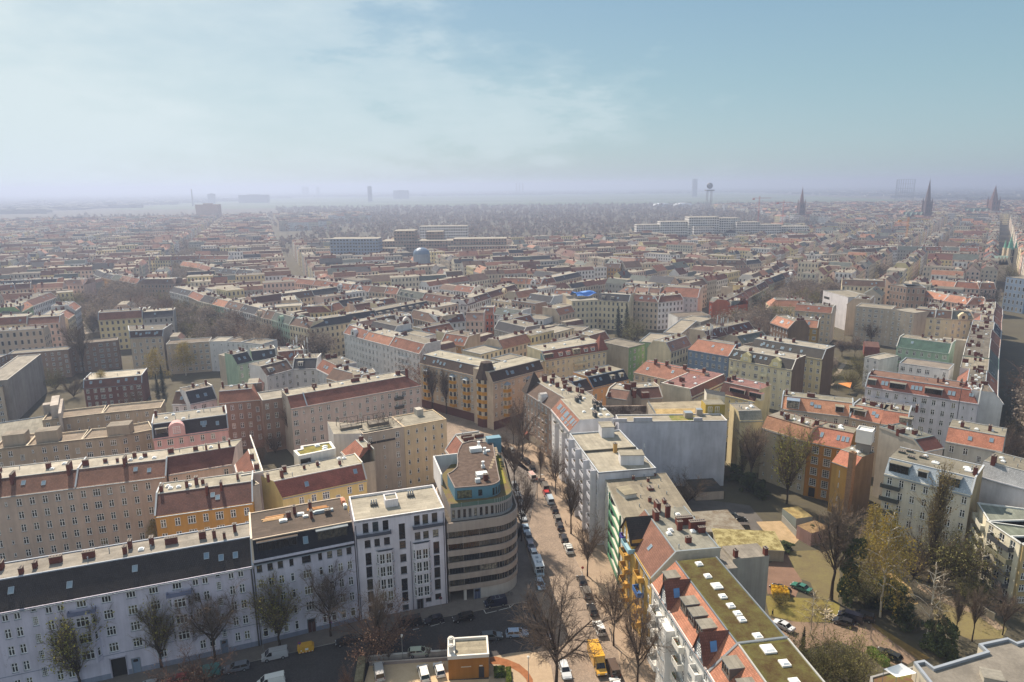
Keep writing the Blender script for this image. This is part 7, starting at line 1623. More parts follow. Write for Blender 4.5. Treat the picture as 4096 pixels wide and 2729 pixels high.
row('the ochre factory wing with a round fire wall', X('f', (1500, 525, 'oc/rd/k'), (1680, 555, '')), ev=17, lod=1, endw='b5a48e')
row('the dark attic block with grey stair shaft', X('f', (1915, 420, 'gy/sl'), (2130, 475, '')), ev=18, lod=1)
row('the cluster behind the ochre factory wing', X('f', (1250, 330, 'be/bn/k'), (1480, 385, 'wh/dr/k'), (1690, 360, 'pk/pk'), (1830, 360, '')))
row('the dark red corner block with white gables', X('f', (1150, 158, 'gy/gs/d'), (1345, 192, 'be/dr/k'), (1560, 228, 'wh/dr/GP'), (1700, 238, '')))
row('the dark red wing running right to a gable tower', X('f', (1705, 238, 'wh/dr/k'), (1890, 180, 'cr/dr/G'), (2105, 115, '')))
row('the red row with pointed white gables', X('f', (235, 48, 'pk/rd'), (352, 62, 'pk/rd'), (490, 78, 'pk/rd'), (625, 96, 'wh/rd/G'), (780, 118, 'wh/rd/G'), (930, 130, 'be/bn'), (1055, 140, 'pk/rd'), (1150, 150, '')))
row('the long blank roofed strip behind the leafing courtyard', X('f', (400, 300, 'ye/rd'), (640, 290, 'ye/rd'), (740, 260, '')))
row('the dark courtyard block with roof windows', X('f', (-100, 700, 'gn/sl/k'), (20, 672, 'gn/sl/k'), (210, 650, 'gn/bn/k'), (300, 660, '')), ev=17.5, D=9, lod=1)
row('the red roofed wing with aerial mast', X('f', (230, 680, 'be/rd/k'), (430, 660, '')), ev=17.5, D=11, lod=1)
row('the white courtyard with roof glazing', X('f', (130, 790, 'wh/bn/kd'), (335, 735, 'wh/sl/d'), (520, 730, 'wh/rd/k'), (640, 790, '')), ev=17, D=11, lod=1)
row('the brown tiled wing above the yellow-green tree', X('f', (600, 805, 'be/bn'), (830, 870, 'be/rd'), (1000, 850, '')), ev=17, D=12, lod=1)
row('the fire wall house left of the rose-grey house', X('f', (95, 985, 'br/gf'), (300, 955, '')), ev=19, D=11, lod=1)
row('the grey-brown courtyard block before the narrow fir', X('e', (1715, 1002, 'br/rd/P'), (2045, 972, '')), ev=18, D=10, lod=1, hr=3.0)
row('the dark mansard behind the pink gabled house', X('e', (1490, 1010, 'wh/sl/k'), (1700, 965, '')), ev=18, D=9, lod=1)
row('the red tiled side wing left of the dark mansard', X('e', (1350, 1010, 'wh/bn/k'), (1480, 1010, '')), ev=17, D=8, lod=1)
PK = mid('pink house with an arched roof gable and dark slate mansard', ('e', 1200, 1280), ('e', 1788, 1198), 'pk/sl/P', 'courtyard houses behind the pale row', 17, 12, top=20.6, rf=2.4, rb=0, wall='d9a9a6', tl='3a3236', sk=4, lod=0, nw=9, par='lr')
mb = MB(); x = 6.6; pts = [(x-2.3, 16.8)]+[(x-2.3*math.cos(math.radians(t)), 18.8+2.2*math.sin(math.radians(t))) for t in range(0, 181, 20)]+[(x+2.3, 16.8)]
mb.face([(a, -.35, z) for a, z in pts], 0)
for k in range(len(pts)): a, b = pts[k], pts[(k+1) % len(pts)]; mb.face([(a[0], -.35, a[1]), (a[0], 2.6, a[1]), (b[0], 2.6, b[1]), (b[0], -.35, b[1])], 0)
o = mb.build('arched_gable', [plaster('d9a9a6')], PK.root); fm, gm = win_mesh(2.0, 2.2, 'G'); w_ = put('window', fm, o, (x, -.46, 17.6)); put('pane', gm, w_); dormer(PK, 2.4, 3.2, 17.3, 2.1, .5, 2.2, plain('9c9aa6', .6), felt('9a9284'), 3)
# low beige modern flats, left
FL = 'low beige flats with flat roofs'
for k, (a, b, ev, D, l) in enumerate(((('e', 205, 1340), ('e', 640, 1290), 14, 9.5, 'front part with the dark light wells'), (('e', 640, 1290), ('e', 930, 1262), 14, 10, 'middle part with two white-framed windows'), (('e', 930, 1262), ('e', 1200, 1212), 14, 10, 'right part touching the pink gabled house'), (('e', -60, 1370), ('e', 205, 1340), 14, 12, 'left part with the tall roof block'), (('e', 330, 1140), ('e', 800, 1085), 13, 10, 'rear strip, left half under brown gravel'), (('e', 800, 1085), ('e', 1260, 1040), 13, 10, 'rear strip, right half beside the bare tree'))):
    H = mid('low beige flats, '+l, a, b, 'be/gf/W', FL, ev, D, wall='b5a28c', fl='8f7f6e', rows=4, lod=1, ptop=.55, parc='cfc0a8', nw=4)
    if k in (0, 3): mb = MB(); mb.box(2, 8, 2.5, 7, ev-.5, ev+3.2, 0, 1); mb.build('stair_head', [plaster('b0a08c'), felt('93887a')], H.root)
    if k == 1: mb = MB(); mb.box(7, 13.5, 1, 6, ev-.5, ev+3, 0, 1); mb.build('stair_head', [plaster('b0a08c'), felt('93887a')], H.root)
mid('red-brown flat roofed courtyard house with attic windows', ('e', 655, 885), ('e', 1112, 845), 'br/dr/kW', FL, 9.5, 14, top=12.2, rf=2.0, rb=0, wall='7a5048', tl='6a322c', fl='b9ae9c', lod=1, rows=3, ch=[(1, 3, 1, .8, .8), (20, 6, 1, .8, .8)])
mid('tall beige gable house with dark mansard above the yellow-green tree', ('e', 1020, 492), ('e', 1275, 480), 'be/dr/W', 'houses around the small square', 18, 17, top=20.8, rf=2.6, rb=0, wall='c9b49c', tl='4f3230', sk=6, lod=1, endw='a89c94', par='lr', sl=-6)
row('the brown flats between square and courtyard', X('e', (-80, 680, 'br/gf'), (60, 622, 'br/gf'), (535, 585, '')), ev=14, D=9, lod=1)
row('the dark flats left of the tall gable house', X('e', (535, 548, 'br/gf'), (920, 512, '')), ev=15, D=9, lod=1)
row('the white gallery flats right of the tall gable house', X('e', (1300, 545, 'be/gf'), (1640, 522, 'wh/gf'), (1765, 520, 'wh/gf'), (1885, 528, 'wh/gf'), (2050, 545, '')), ev=15.5, D=11, lod=1)
mid('tall narrow house with a long dark stained fire wall at the left edge', pl((-198, 258)), pl((-213.6, 301)), 'gy/gf/W', 'houses at the left edge', 18, 9, wall='8f857e', lod=1, win=(), endw='9d938b', fl='9a9286', parc='cfc9c0')
mid('low flat house in front of the tall narrow fire wall house', pl((-215, 248)), pl((-199, 256)), 'be/gf/W', 'houses at the left edge', 16, 14, lod=1, nw=4)
SW = mid('pale blank walled house at the left edge with stepped parapets', pl((-150, 213)), pl((-166, 240)), 'gy/gf/W', 'houses at the left edge', 10, 20, wall='a59c92', lod=1, win=(), endw='a59c92', fl='8f897c')
mb = MB(); mb.box(12, 31.5, -.9, -.004, 0, 15.5, 0); mb.box(18, 31.5, -.004, 2.4, 9, 17, 0); mb.box(24, 27, 2.4, 5, 9, 16, 0); mb.build('stair_wall', [dirty('b5aaa0')], SW.root)
# --- right middle
CM = mid('cream house with red mansard, dormers and a corner turret roof', ('g', 352, 668), ('g', 836, 588), 'cr/rd/W', 'houses along the far cross street', 18, 14, top=21.2, rf=2.6, rb=0, wall='dccca8', tl='8a3428', fl='a59d8c', lod=1, nw=11, par='l', sk=0, ch=[(6, 9, 1, .8, 1), (28, 11, 2, .8, 1.2)])
for x in (8.6, 12.6, 22.2, 26): dormer(CM, x, 1.8, 18.5, 1.5, .4, 2.0, WHITE, tile('8a4034'), 1)
dormer(CM, 17, 3.6, 18.2, 2.2, .2, 2.4, plaster('dccca8'), felt('9a9282'), 2); dormer(CM, 2.2, 4.6, 18.2, 2.0, .3, 3.0, plain('6f8a92', .6), felt('9a9282'), 3)
for z in (13.6, 10.2): balcony(CM, 15, 22, z, 1.3, .9, plaster('d6c6a2')); balcony(CM, 1, 5, z, 1.3, .9, plaster('d6c6a2'))
mb = MB()
for k in range(4): q = [(28.5, -.5), (34, -.5), (34, 5), (28.5, 5)]; mb.face([(*q[k], 18.2), (*q[(k+1) % 4], 18.2), (31.2, 2.2, 25)])
mb.build('turret_roof', [tile('8a3428')], CM.root)
row('the green painted slab pair, nearer block', X('g', (1010, 572, 'gg/gf/W'), (1138, 540, '')), ev=18, D=17.5, lod=1, wall='88a878', endw='b5a995')
for k, (a, b, W_, D_, wl, l) in enumerate((((1090, 522), (1265, 537), None, 22, '86a482', 'green end block of the long grey slab'), ((1280, 450), (1420, 462), None, 38, 'b5a898', 'middle of the long grey slab with chimneys'), ((1410, 345), (1575, 368), None, 14, 'c9c2b8', 'white far end of the long grey slab'))):
    mid(l, ('g', *a), ('g', *b), 'gg/gf/W', 'long grey slab with felt roof', 15, D_, wall=wl, lod=1, nw=3, rw='auto' if k < 2 else (), lw=(), endw='b3a598', fl='9a9080', bays=3.6)
row('the white house between slab and orange corner', X('g', (1395, 330, 'wh/gf'), (1655, 318, '')), ev=14, D=14, lod=1)
BG = mid('blue-grey corner house with orange tiles and white window frames', ('g', 1475, 582), ('g', 1795, 637), 'bl/oo/W', 'houses along the far cross street', 18, 12, top=21.8, rf=6.0, rb=2, wall='7f90a8', tl='9c4f38', lod=1, nw=6, par='r', rows=5, hl=1.5)
YO = mid('ornate cream house with two curved gables and a dark tiled mansard', ('g', 1797, 652), ('h', 330, 742), 'cr/sl/kW', 'houses along the far cross street', 18, 12, top=21.4, rf=3.0, rb=0, wall='dbcfb0', tl='3f3936', lod=1, nw=11, endw='6f5c4c', sk=8, parc='c9c4bc')
for x in (7.5, 29.0 if YO.W > 33 else YO.W*.75):
    mb = MB(); pts = [(x-2.4, 17.6), (x+2.4, 17.6), (x+2.4, 18.6), (x+1.7, 19.6), (x+1.6, 20.6), (x, 21.8), (x-1.6, 20.6), (x-1.7, 19.6), (x-2.4, 18.6)]; mb.face([(a, -.4, z) for a, z in pts])
    for k in range(len(pts)): a, b = pts[k], pts[(k+1) % len(pts)]; mb.face([(a[0], -.4, a[1]), (a[0], 1.6, a[1]), (b[0], 1.6, b[1]), (b[0], -.4, b[1])])
    o = mb.build('roof_gable', [plaster('e0d09c')], YO.root); fm, gm = win_mesh(1.8, 1.4, 'X'); w_ = put('window', fm, o, (x, -.5, 18.4)); put('pane', gm, w_)
    for z in (13.4, 9.8): balcony(YO, x-6, x-3, z, 1.2, .9, plaster('e6dcb8'))
mid('dark brick fire wall house with slate attic behind the ornate cream house', pl((108, 300)), pl((130, 277)), 'ye/sl/kW', 'houses with tall fire walls', 18, 12, top=21.4, rf=3, rb=0, wall='d9c9a0', tl='4a4440', endw='6a5747', lod=1, sk=8)
mid('ochre U-shaped house with orange attic and glass lift shaft', ('h', 345, 400), ('h', 530, 415), 'oc/oo/kW', 'houses with tall fire walls', 18, 12, wall='b08a44', endw='8a7048', lod=1, sk=3, par='r')
mb = MB(); mb.box(95, 98, 95, 98, 0, 1, 0)
mid('brown walled wing with orange slope left of the glass lift shaft', ('h', 160, 372), ('h', 300, 420), 'br/oo/kW', 'houses with tall fire walls', 18, 12, wall='7a6252', endw='7a6450', lod=1)
mid('long pale fire wall house with rust red terrace roof', ('h', 350, 275), ('h', 640, 300), 'cr/rd/W', 'houses with tall fire walls', 18, 14, wall='c9b497', endw='d3c6b4', lod=1, sk=2)
row('the orange hipped corner left of the fire walls', X('h', (150, 243, 'cr/oo/hP'), (440, 250, '')), ev=17, D=14, lod=1)
WM = mid('white modern office house with dark window bands', ('h', 575, 122), ('h', 770, 175), 'wh/gf/W', 'modern houses right of the middle', 21, 16, lod=1, wall='d8d2d4', nw=2, win=[(1.5, 8, z, z+1.6, 'r') for z in (4, 8, 12, 16)], endw='d8d2d4')
mid('white modern office house right part with glazed stair', ('h', 775, 180), ('h', 985, 175), 'wh/gf/W', 'modern houses right of the middle', 20, 14, lod=1, wall='d5d0d2')
row('the long balcony slab behind the small court', X('h', (830, 245, 'be/gf/W'), (1110, 270, 'be/gf/W'), (1290, 300, '')), ev=21, D=14, lod=1, rows=7, wall='b5a796')
row('the mansard row above the white dormer court', X('h', (1290, 320, 'cr/bn/k'), (1450, 335, 'cr/bn/k'), (1580, 345, 'cr/gs/G'), (1760, 350, 'be/sl'), (1880, 345, '')), lod=1)
LW = mid('long white house with red mansard glazing facing the orange roofs', ('h', 905, 872), ('h', 1640, 985), 'wh/rd/W', 'white corner block with red mansard', 18, 12.5, top=21.4, rf=3.2, rb=0, wall='d6d0d6', tl='8a3c30', fl='7d5f50', lod=0, nw=10, sk=0, par='l')
for x, w in ((1.8, 2.6), (10, 5.0), (21, 5.2)): dormer(LW, x, w, 18.3, 2.2, .5, 2.8, plain('8d8a88', .6), felt('8d877c'), 4)
for x in (5.2, 6.4, 14.6, 15.8, 17, 25.6, 26.8): slope_frame(LW.root, x, 0, 18, 3.2, 21.4, .5, .95, 1.7)
for z in (13.6,): balcony(LW, 2, 8, z, 1.3, 1.0, plaster('d0cad2')); balcony(LW, 11.5, 18, z, 1.3, 1.0, plaster('d0cad2'))
mid('white house end with red mansard and corner terrace', ('h', 1645, 986), ('h', 1790, 1008), 'wh/rd/W', 'white corner block with red mansard', 18, 12.5, top=21.4, rf=3.2, rb=0, wall='d6d0d6', tl='8a3c30', fl='7a4638', lod=0, sk=2, hr=3)
row('the row along the parked avenue', [(loc(LW, 40.5, 5), 'wh/rd/P'), (pl((167, 225)), 'wh/rd/P'), (pl((179, 242)), 'wh/gs/P'), (pl((191, 259)), 'gn/gs/P'), (pl((203, 276)), 'wh/rd/P'), (pl((216, 294)), 'pk/rd'), (pl((229, 312)), 'wh/sl'), (pl((242, 330)), 'pk/rd'), (pl((256, 350)), 'pk/rd'), (pl((270, 369)), 'wh/rd'), (pl((284, 389)), '')], lod=1)
row('the green dormered courtyard range', X('h', (1150, 560, 'gn/gs/W'), (1560, 615, '')), ev=17.5, D=11, lod=1, tl='3f5f50')
row('the white dormer range of the corner block court', X('h', (1170, 690, 'wh/gf/W'), (1560, 745, '')), ev=18, D=12, lod=1, fl='8a7f74')
row('the light yellow-white wing at the court', X('h', (900, 640, 'wh/gf/W'), (1010, 665, '')), ev=14, D=14, lod=1)
row('the red roof strip before the avenue dome', X('h', (1340, 160, 'pk/oo'), (1520, 200, 'pk/oo'), (1700, 230, 'pk/oo'), (1850, 235, '')))
row('the upper orange strip before the avenue', X('h', (1400, 75, 'pk/oo'), (1600, 95, 'pk/rd'), (1800, 110, 'pk/oo'), (1930, 110, '')))
row('the tall brown slabs behind the white office house', X('h', (1100, 75, 'br/gf'), (1230, 95, 'br/gf'), (1380, 100, '')), ev=24, D=14)
row('the long dark red attic range with a stepped fire wall', X('h', (720, 80, 'cr/bn/k'), (1060, 95, '')), ev=20, D=13)
row('the near row of the tree street', X('h', (0, 128, 'ye/rd'), (90, 95, 'ye/rd'), (190, 62, 'oc/sl'), (280, 25, 'wh/rd/G'), (370, 0, '')))
OC_ = mid('orange-red corner house with grey felt roof', ('g', 1642, 205), ('g', 1812, 242), 'oo/gs/P', 'houses on the tree street', 18, 13, top=20.4, rf=2.0, rb=0, hr=2, tl='6f6f68', wall='bd6246', lod=1)
mid('orange-red side front of the corner house along the tree street', ('g', 1815, 240), ('g', 1950, 175), 'oo/rd/b', 'houses on the tree street', 18, 12, wall='b9664c', lod=1)
row('the cream row along the tree street', X('g', (1952, 175, 'cr/rd/b'), (2040, 130, 'cr/dr/b'), (2110, 90, '')))
row('the white courtyard front with the blue tarpaulin', X('g', (565, 205, 'cr/gf'), (770, 195, 'cr/sl/d'), (1010, 210, '')), ev=19)
TP_ = at(('g', 650, 150), 20.6); mb = MB(); g = 8
for i in range(g):
    for j in range(g):
        f = lambda u, v: (-8+16*u, -6+12*v, .5*math.sin(9*u+4*v)+.4*math.sin(13*v-5*u)+(1.8 if .2 < v < .7 else .3)); mb.face([f(i/g, j/g), f((i+1)/g, j/g), f((i+1)/g, (j+1)/g), f(i/g, (j+1)/g)])
tag(mb.build('tarpaulin', [plain('3f7fd0', .6)], None, (TP_.x, TP_.y, 20.4), .5), 'crumpled bright blue tarpaulin covering a damaged roof', 'tarpaulin')
row('the dull red attic range right of the tarpaulin', X('g', (1040, 200, 'be/dr/k'), (1240, 215, 'wh/rd'), (1440, 195, '')))
row('the big red hipped house with white fire wall', X('g', (1240, 160, 'wh/rd/h'), (1552, 178, '')), D=18, top=23, rf=7, endw='d3c9b4', lod=1)
row('the row of mauve hipped roofs', X('g', (925, 130, 'be/pk/hH'), (1050, 140, 'be/pk'), (1160, 150, 'be/pk'), (1250, 155, '')))
row('the orange row left of the tarpaulin', X('g', (420, 165, 'be/oo'), (560, 170, '')))
row('the orange street row at left centre', X('g', (0, 65, 'cr/oo'), (200, 70, 'wh/oo/G'), (320, 75, 'pk/rd'), (440, 55, 'be/sl'), (640, 10, '')))
row('the white gabled house above the dark attic block', X('f', (1810, 305, 'oo/rd'), (1910, 305, 'wh/gs/k'), (2110, 330, 'wh/gf'), (2300, 350, '')))
row('the brown flats beside the pale green roof', X('g', (250, 385, 'br/gf'), (400, 420, 'be/gf'), (640, 440, '')), ev=15, lod=1)
row('the dark red attic block beside the aerial masts', X('g', (1640, 510, 'be/dr/k'), (1780, 470, 'be/dr/k'), (1990, 420, '')), ev=18, D=11, lod=1)
row('the grey attic block right of the aerial masts', X('g', (1900, 540, 'be/gs'), (2100, 500, '')), ev=17, D=11, lod=1)
# landmark fronts further back
row('the row before the big red brick store front', X('k', (910, 840, 'gy/pk'), (1150, 855, 'pk/rd/G'), (1335, 860, 'wh/gf'), (1600, 862, 'br/bn/d'), (1860, 872, 'br/bn/d'), (2110, 875, 'be/sl'), (2240, 860, '')))
row('the onion-capped dark corner', X('k', (870, 900, 'oc/bn/h'), (1025, 905, '')))
row('the white slab with long balconies', X('k', (1230, 775, 'wh/gf'), (1460, 790, 'wh/gf'), (1540, 790, '')), ev=24, rows=8)
row('the pale roofs on the right before the brick front', X('k', (1385, 985, 'be/gf'), (1690, 1000, '')), ev=18, D=14)
row('the far pale street row left of the green spire', X('l', (610, 795, 'be/gf'), (705, 795, 'gy/gf'), (800, 790, 'be/gf'), (890, 780, 'gy/bn'), (1000, 770, 'wh/bn'), (1095, 765, 'be/gs'), (1220, 755, 'wh/oo'), (1270, 750, 'gy/gs'), (1510, 755, 'be/rd'), (1650, 755, 'pk/gs'), (1800, 760, 'br/rd'), (1960, 765, '')))
row('the white baroque gable front', X('l', (460, 795, 'wh/gf/G'), (605, 800, '')), ev=20)
row('the white house with orange roof in the right haze', X('l', (330, 650, 'wh/rd'), (575, 640, '')), D=14)
# ================================================================ filling the blocks behind: individual houses near, one mass far away
for o in list(COL.objects):
    if o.parent is None and o.get('category') in ('apartment house', 'office block') and o.type == 'EMPTY':
        xs = [v for ch in o.children if ch.name.startswith(('wall', 'facade_band')) and ch.type == 'MESH' for v in ch.data.vertices]
        if xs:
            c, s = math.cos(o.rotation_euler[2]), math.sin(o.rotation_euler[2]); x0, x1 = min(v.co.x for v in xs), max(v.co.x for v in xs); y0, y1 = min(v.co.y for v in xs), max(v.co.y for v in xs)
            mark([(o.location.x+c*x-s*y, o.location.y+s*x+c*y) for x, y in ((x0-1, y0-1), (x1+1, y0-1), (x1+1, y1+1), (x0-1, y1+1))])
def keep(pts): mark([(p.x, p.y) for p in (at(t) for t in pts)])
def keepline(a, b, w):
    a, b = Vector(a), Vector(b); d = (b-a).normalized(); n = Vector((-d.y, d.x))*w/2; mark([tuple(a-n), tuple(b-n), tuple(b+n), tuple(a+n)])
keep(C('e', (640, 130), (1000, 260), (1300, 350), (1700, 470), (1300, 500), (900, 420), (400, 520), (-200, 620), (-200, 420), (430, 390), (600, 290)))
keep(C('e', (380, 720), (700, 700), (1450, 600), (1560, 800), (1300, 1100), (350, 1150)))
keep(C('g', (380, 370), (600, 310), (1000, 290), (1240, 310), (1330, 400), (1230, 600), (1010, 700), (830, 640), (600, 520)))
keep(C('h', (540, 880), (690, 640), (790, 600), (880, 650), (890, 900), (760, 940)))
sheet('lawn', C('h', (560, 870), (700, 650), (790, 610), (880, 660), (890, 900), (760, 930)), .014, twotone('423d30', '524c36', .3, .35, .62))
sheet('garden_path', C('h', (600, 860), (640, 800), (720, 690), (760, 690), (700, 780), (650, 870)), .02, ground('8d8070'))
RS_ = pbox('yard_house', ('h', 890, 640), ('h', 1010, 650), 0, 5.5, 14, [plaster('7d4640'), felt('6a4a42')]); tag(RS_, 'low dark red yard building beside the playground court', 'yard building')
keepline((172, 203), (420, 551), 50); keepline((118, 350), (240, 525), 22); keepline((-300, 520), (-40, 280), 26); keepline((-7, 240), (60, 300), 16)
keepline((-420, 900), (-260, 520), 15)
mark([(-400, 0), (400, 0), (400, 215), (100, 262), (40, 262), (-60, 262), (-250, 270), (-400, 270)])

mark([(-300, 240), (-60, 262), (-75, 330), (-150, 372), (-235, 345), (-300, 300)]); mark([(105, 250), (165, 215), (260, 340), (200, 385), (140, 330)])


def free(P, ang, W, D):
    c, s = math.cos(ang), math.sin(ang); n = b = 0; x = 1.0
    while x < W:
        y = 1.0
        while y < D:
            n += 1; X_, Y_ = P[0]+c*x-s*y, P[1]+s*x+c*y
            if (int(X_//3), int(Y_//3)) in OCC: b += 1
            y += 2.5
        x += 2.5
    return b/max(1, n)


def inview(x, y, m=0.0):
    return y > 0 and abs(x+.046*y*0-0.0) < .78*y+20+m


cand = []
rg = random.Random(77)


def block(cx, cy, ang, BW, BD, far):
    """perimeter block: houses along four sides facing outwards, a cross range inside"""
    c, s = math.cos(ang), math.sin(ang); G = lambda x, y: (cx+c*x-s*y, cy+s*x+c*y)
    D = 12.0
    for (x0, y0, a, L) in ((0, 0, 0, BW), (BW, 0, math.pi/2, BD), (BW, BD, math.pi, BW), (0, BD, -math.pi/2, BD)):
        u = D*.0; 
        while u < L-9:
            w = min(rg.uniform(15, 23), L-u); 
            if L-u-w < 9: w = L-u
            ca, sa = math.cos(a), math.sin(a); px_, py_ = x0+ca*u, y0+sa*u; lead = u; cut = 0
            if a in (math.pi/2, -math.pi/2) and (u < D or u+w > L-D+.1): u += w; continue
            cand.append((*G(px_, py_), ang+a, w-.05, D, rg.uniform(17, 19.5))); u += w
    # inner ranges
    k = 1; y = D+rg.uniform(9, 13)
    while y < BD-D-16:
        u = D+2
        while u < BW-D-14:
            w = rg.uniform(12, 20)
            if rg.random() < .75: cand.append((*G(u, y), ang, w, 10.0, rg.uniform(14, 18)))
            u += w+rg.choice((.1, .1, 6))
        y += 10+rg.uniform(9, 15)
    u = rg.uniform(18, 24)
    while u < BW-20:
        if rg.random() < .8: cand.append((*G(u, D+.1), ang, 5.6, rg.uniform(8, 11), rg.uniform(15, 18)))
        u += rg.uniform(16, 24)


for gx in range(-16, 24):
    for gy in range(-2, 24):
        # three zones of slightly turned grids
        for zone, (ang, ox, oy, BW, BD, st) in enumerate(((math.radians(47), 30, 250, 105, 72, 17), (math.radians(20), -300, 560, 112, 76, 19), (math.radians(55), 240, 330, 110, 74, 18))):
            c, s = math.cos(ang), math.sin(ang); x, y = gx*(BW+st), (gy-8)*(BD+st); X_, Y_ = ox+c*x-s*y, oy+s*x+c*y; mx, my = X_+c*BW/2-s*BD/2, Y_+s*BW/2+c*BD/2
            z = 0 if -140-.1*my < mx < 105+.14*my and my < 760 else (2 if mx >= 105+.14*my and my < 1500 else 1)
            if z == 0 and my > 560+.2*mx: z = 1
            if z != zone or my < 190 or my > 2600 or not inview(mx, my, 60): continue
            # hasenheide-like wood and the airfield stay open
            if my > 1330 and mx < 620+.12*(my-1300) and not (mx < -430 and my < 2500): continue
            if my > 1010 and -400 < mx < 240: continue
            if my > 1250 and -380 < mx < 560: continue
            block(X_, Y_, ang, BW, BD, False)
cand = [q for q in cand if inview(q[0], q[1])]
cand.sort(key=lambda q: math.hypot(q[0], q[1])); keepc = []
for q in cand:
    if math.hypot(q[0], q[1]) < 255 or free(q[:2], q[2], q[3], q[4]) > .12: continue
    c, s = math.cos(q[2]), math.sin(q[2]); keepc.append(q); mark([(q[0]+c*x-s*y, q[1]+s*x+c*y) for x, y in ((.3, .3), (q[3]-.3, .3), (q[3]-.3, q[4]-.3), (.3, q[4]-.3))])
NIND = max(0, 300-sum(1 for o in COL.objects if o.get('category') == 'apartment house'))
pool = 'wh/rd cr/rd be/bn wh/sl be/dr cr/gf gy/gf pk/rd be/oo cr/dr ye/rd gy/sl be/gs br/bn wh/gf cr/bn pk/dr be/rd cr/pk be/sl wh/dr'.split(); seen = {}
for k, q in enumerate(keepc[:NIND]):
    sp = rg.choice(pool); w, t = sp.split('/'); P = Vector((q[0], q[1])); th = math.degrees(math.atan2(q[0]+q[3]/2*math.cos(q[2]), q[1]))
    side = 'far left' if th < -22 else 'left' if th < -9 else 'centre' if th < 6 else 'right' if th < 20 else 'far right'
    key = (w, t, side); seen[key] = seen.get(key, 0)+1
    n = seen[key]; od = ('nearest ' if n == 1 else ORD[min(n-1, 11)]+' nearest ')
    lab = f"{WC[w][0]} house, {TC[t][0]} roof, {od}of its kind in the {side} middle distance"
    Q = (q[0]+q[3]*math.cos(q[2]), q[1]+q[3]*math.sin(q[2]))
    mid(lab, pl((q[0], q[1])), pl(Q), sp+'/W', 'houses of the middle-distance blocks', q[5], q[4], lod=2, bw='sh', lw='sh' if rg.random() < .3 else (), rw='sh' if rg.random() < .3 else ())
# the rest of the town: one mass
FW = [wallw(c) for c in ('d2c6b0', 'd4d0ce', 'bfae9a', 'a8a29c', 'd2b4a4', 'd6c494')]; FTc = ['86402f', '6a493e', '662f2a', '44444a', '9c5a42', '5c625c']; FM = FW+[tile(c) for c in FTc]+[felt('968d7e'), felt('746c61'), BRICK, plain('c9ccd0', .4)]
mb = MB(); r = random.Random(5)
for q in keepc[NIND:]:
    x0, y0, a, W, D, ev = q; c, s = math.cos(a), math.sin(a); T = lambda x, y, z: (x0+c*x-s*y, y0+s*x+c*y, z); wm = r.randrange(6); tm = 6+r.randrange(6); fm = 12+r.randrange(2); top = ev+r.uniform(2.6, 3.8); rf = r.uniform(2.6, 4.2); flat = r.random() < .25
    n = max(1, round(W/2.9)); nd = max(1, round(D/2.9)); o = r.randint(0, 50); e = top if flat else ev
    def fc(p, qq, z, nn_): mb.face([T(*p, 0), T(*qq, 0), T(*qq, z), T(*p, z)], wm, [(o, .06), (o+nn_, .06), (o+nn_, 5.06), (o, 5.06)])
    fc((0, 0), (W, 0), e, n); fc((W, 0), (W, D), e, nd); fc((W, D), (0, D), e, n); fc((0, D), (0, 0), e, nd)
    if flat: mb.face([T(0, 0, e), T(W, 0, e), T(W, D, e), T(0, D, e)], fm)
    elif r.random() < .25:
        rg_ = top+1.5; mb.face([T(0, 0, ev), T(W, 0, ev), T(W, D/2, rg_), T(0, D/2, rg_)], tm); mb.face([T(W, D, ev), T(0, D, ev), T(0, D/2, rg_), T(W, D/2, rg_)], tm); mb.face([T(W, 0, ev), T(W, D, ev), T(W, D/2, rg_)], wm, [(.02, .02)]*3); mb.face([T(0, D, ev), T(0, 0, ev), T(0, D/2, rg_)], wm, [(.02, .02)]*3)
    else:
        mb.face([T(0, 0, ev), T(W, 0, ev), T(W, rf, top), T(0, rf, top)], tm); mb.face([T(0, rf, top), T(W, rf, top), T(W, D-rf, top), T(0, D-rf, top)], fm); mb.face([T(W, D, ev), T(0, D, ev), T(0, D-rf, top), T(W, D-rf, top)], tm)
        for X_ in (0, W): mb.face([T(X_, 0, ev), T(X_, rf, top), T(X_, D-rf, top), T(X_, D, ev)], wm, [(.02, .02)]*4)
    for k in range(r.randint(1, 3)):
        x, y, w, d, h = r.uniform(.5, W-2), r.uniform(2, D-3), r.uniform(.6, 1.8), r.uniform(.5, .9), r.uniform(1, 2); z = top-.3
        for (A, B) in (((x, y), (x+w, y)), ((x+w, y), (x+w, y+d)), ((x+w, y+d), (x, y+d)), ((x, y+d), (x, y))): mb.face([T(*A, z-1), T(*B, z-1), T(*B, z+h), T(*A, z+h)], 14)
        mb.face([T(x, y, z+h), T(x+w, y, z+h), T(x+w, y+d, z+h), T(x, y+d, z+h)], 14)
tag(mb.build('distant_town', FM), 'hazy mass of distant town roofs and fronts filling the plain', None, 'distant town', 'stuff')
NFAR = len(keepc)-NIND
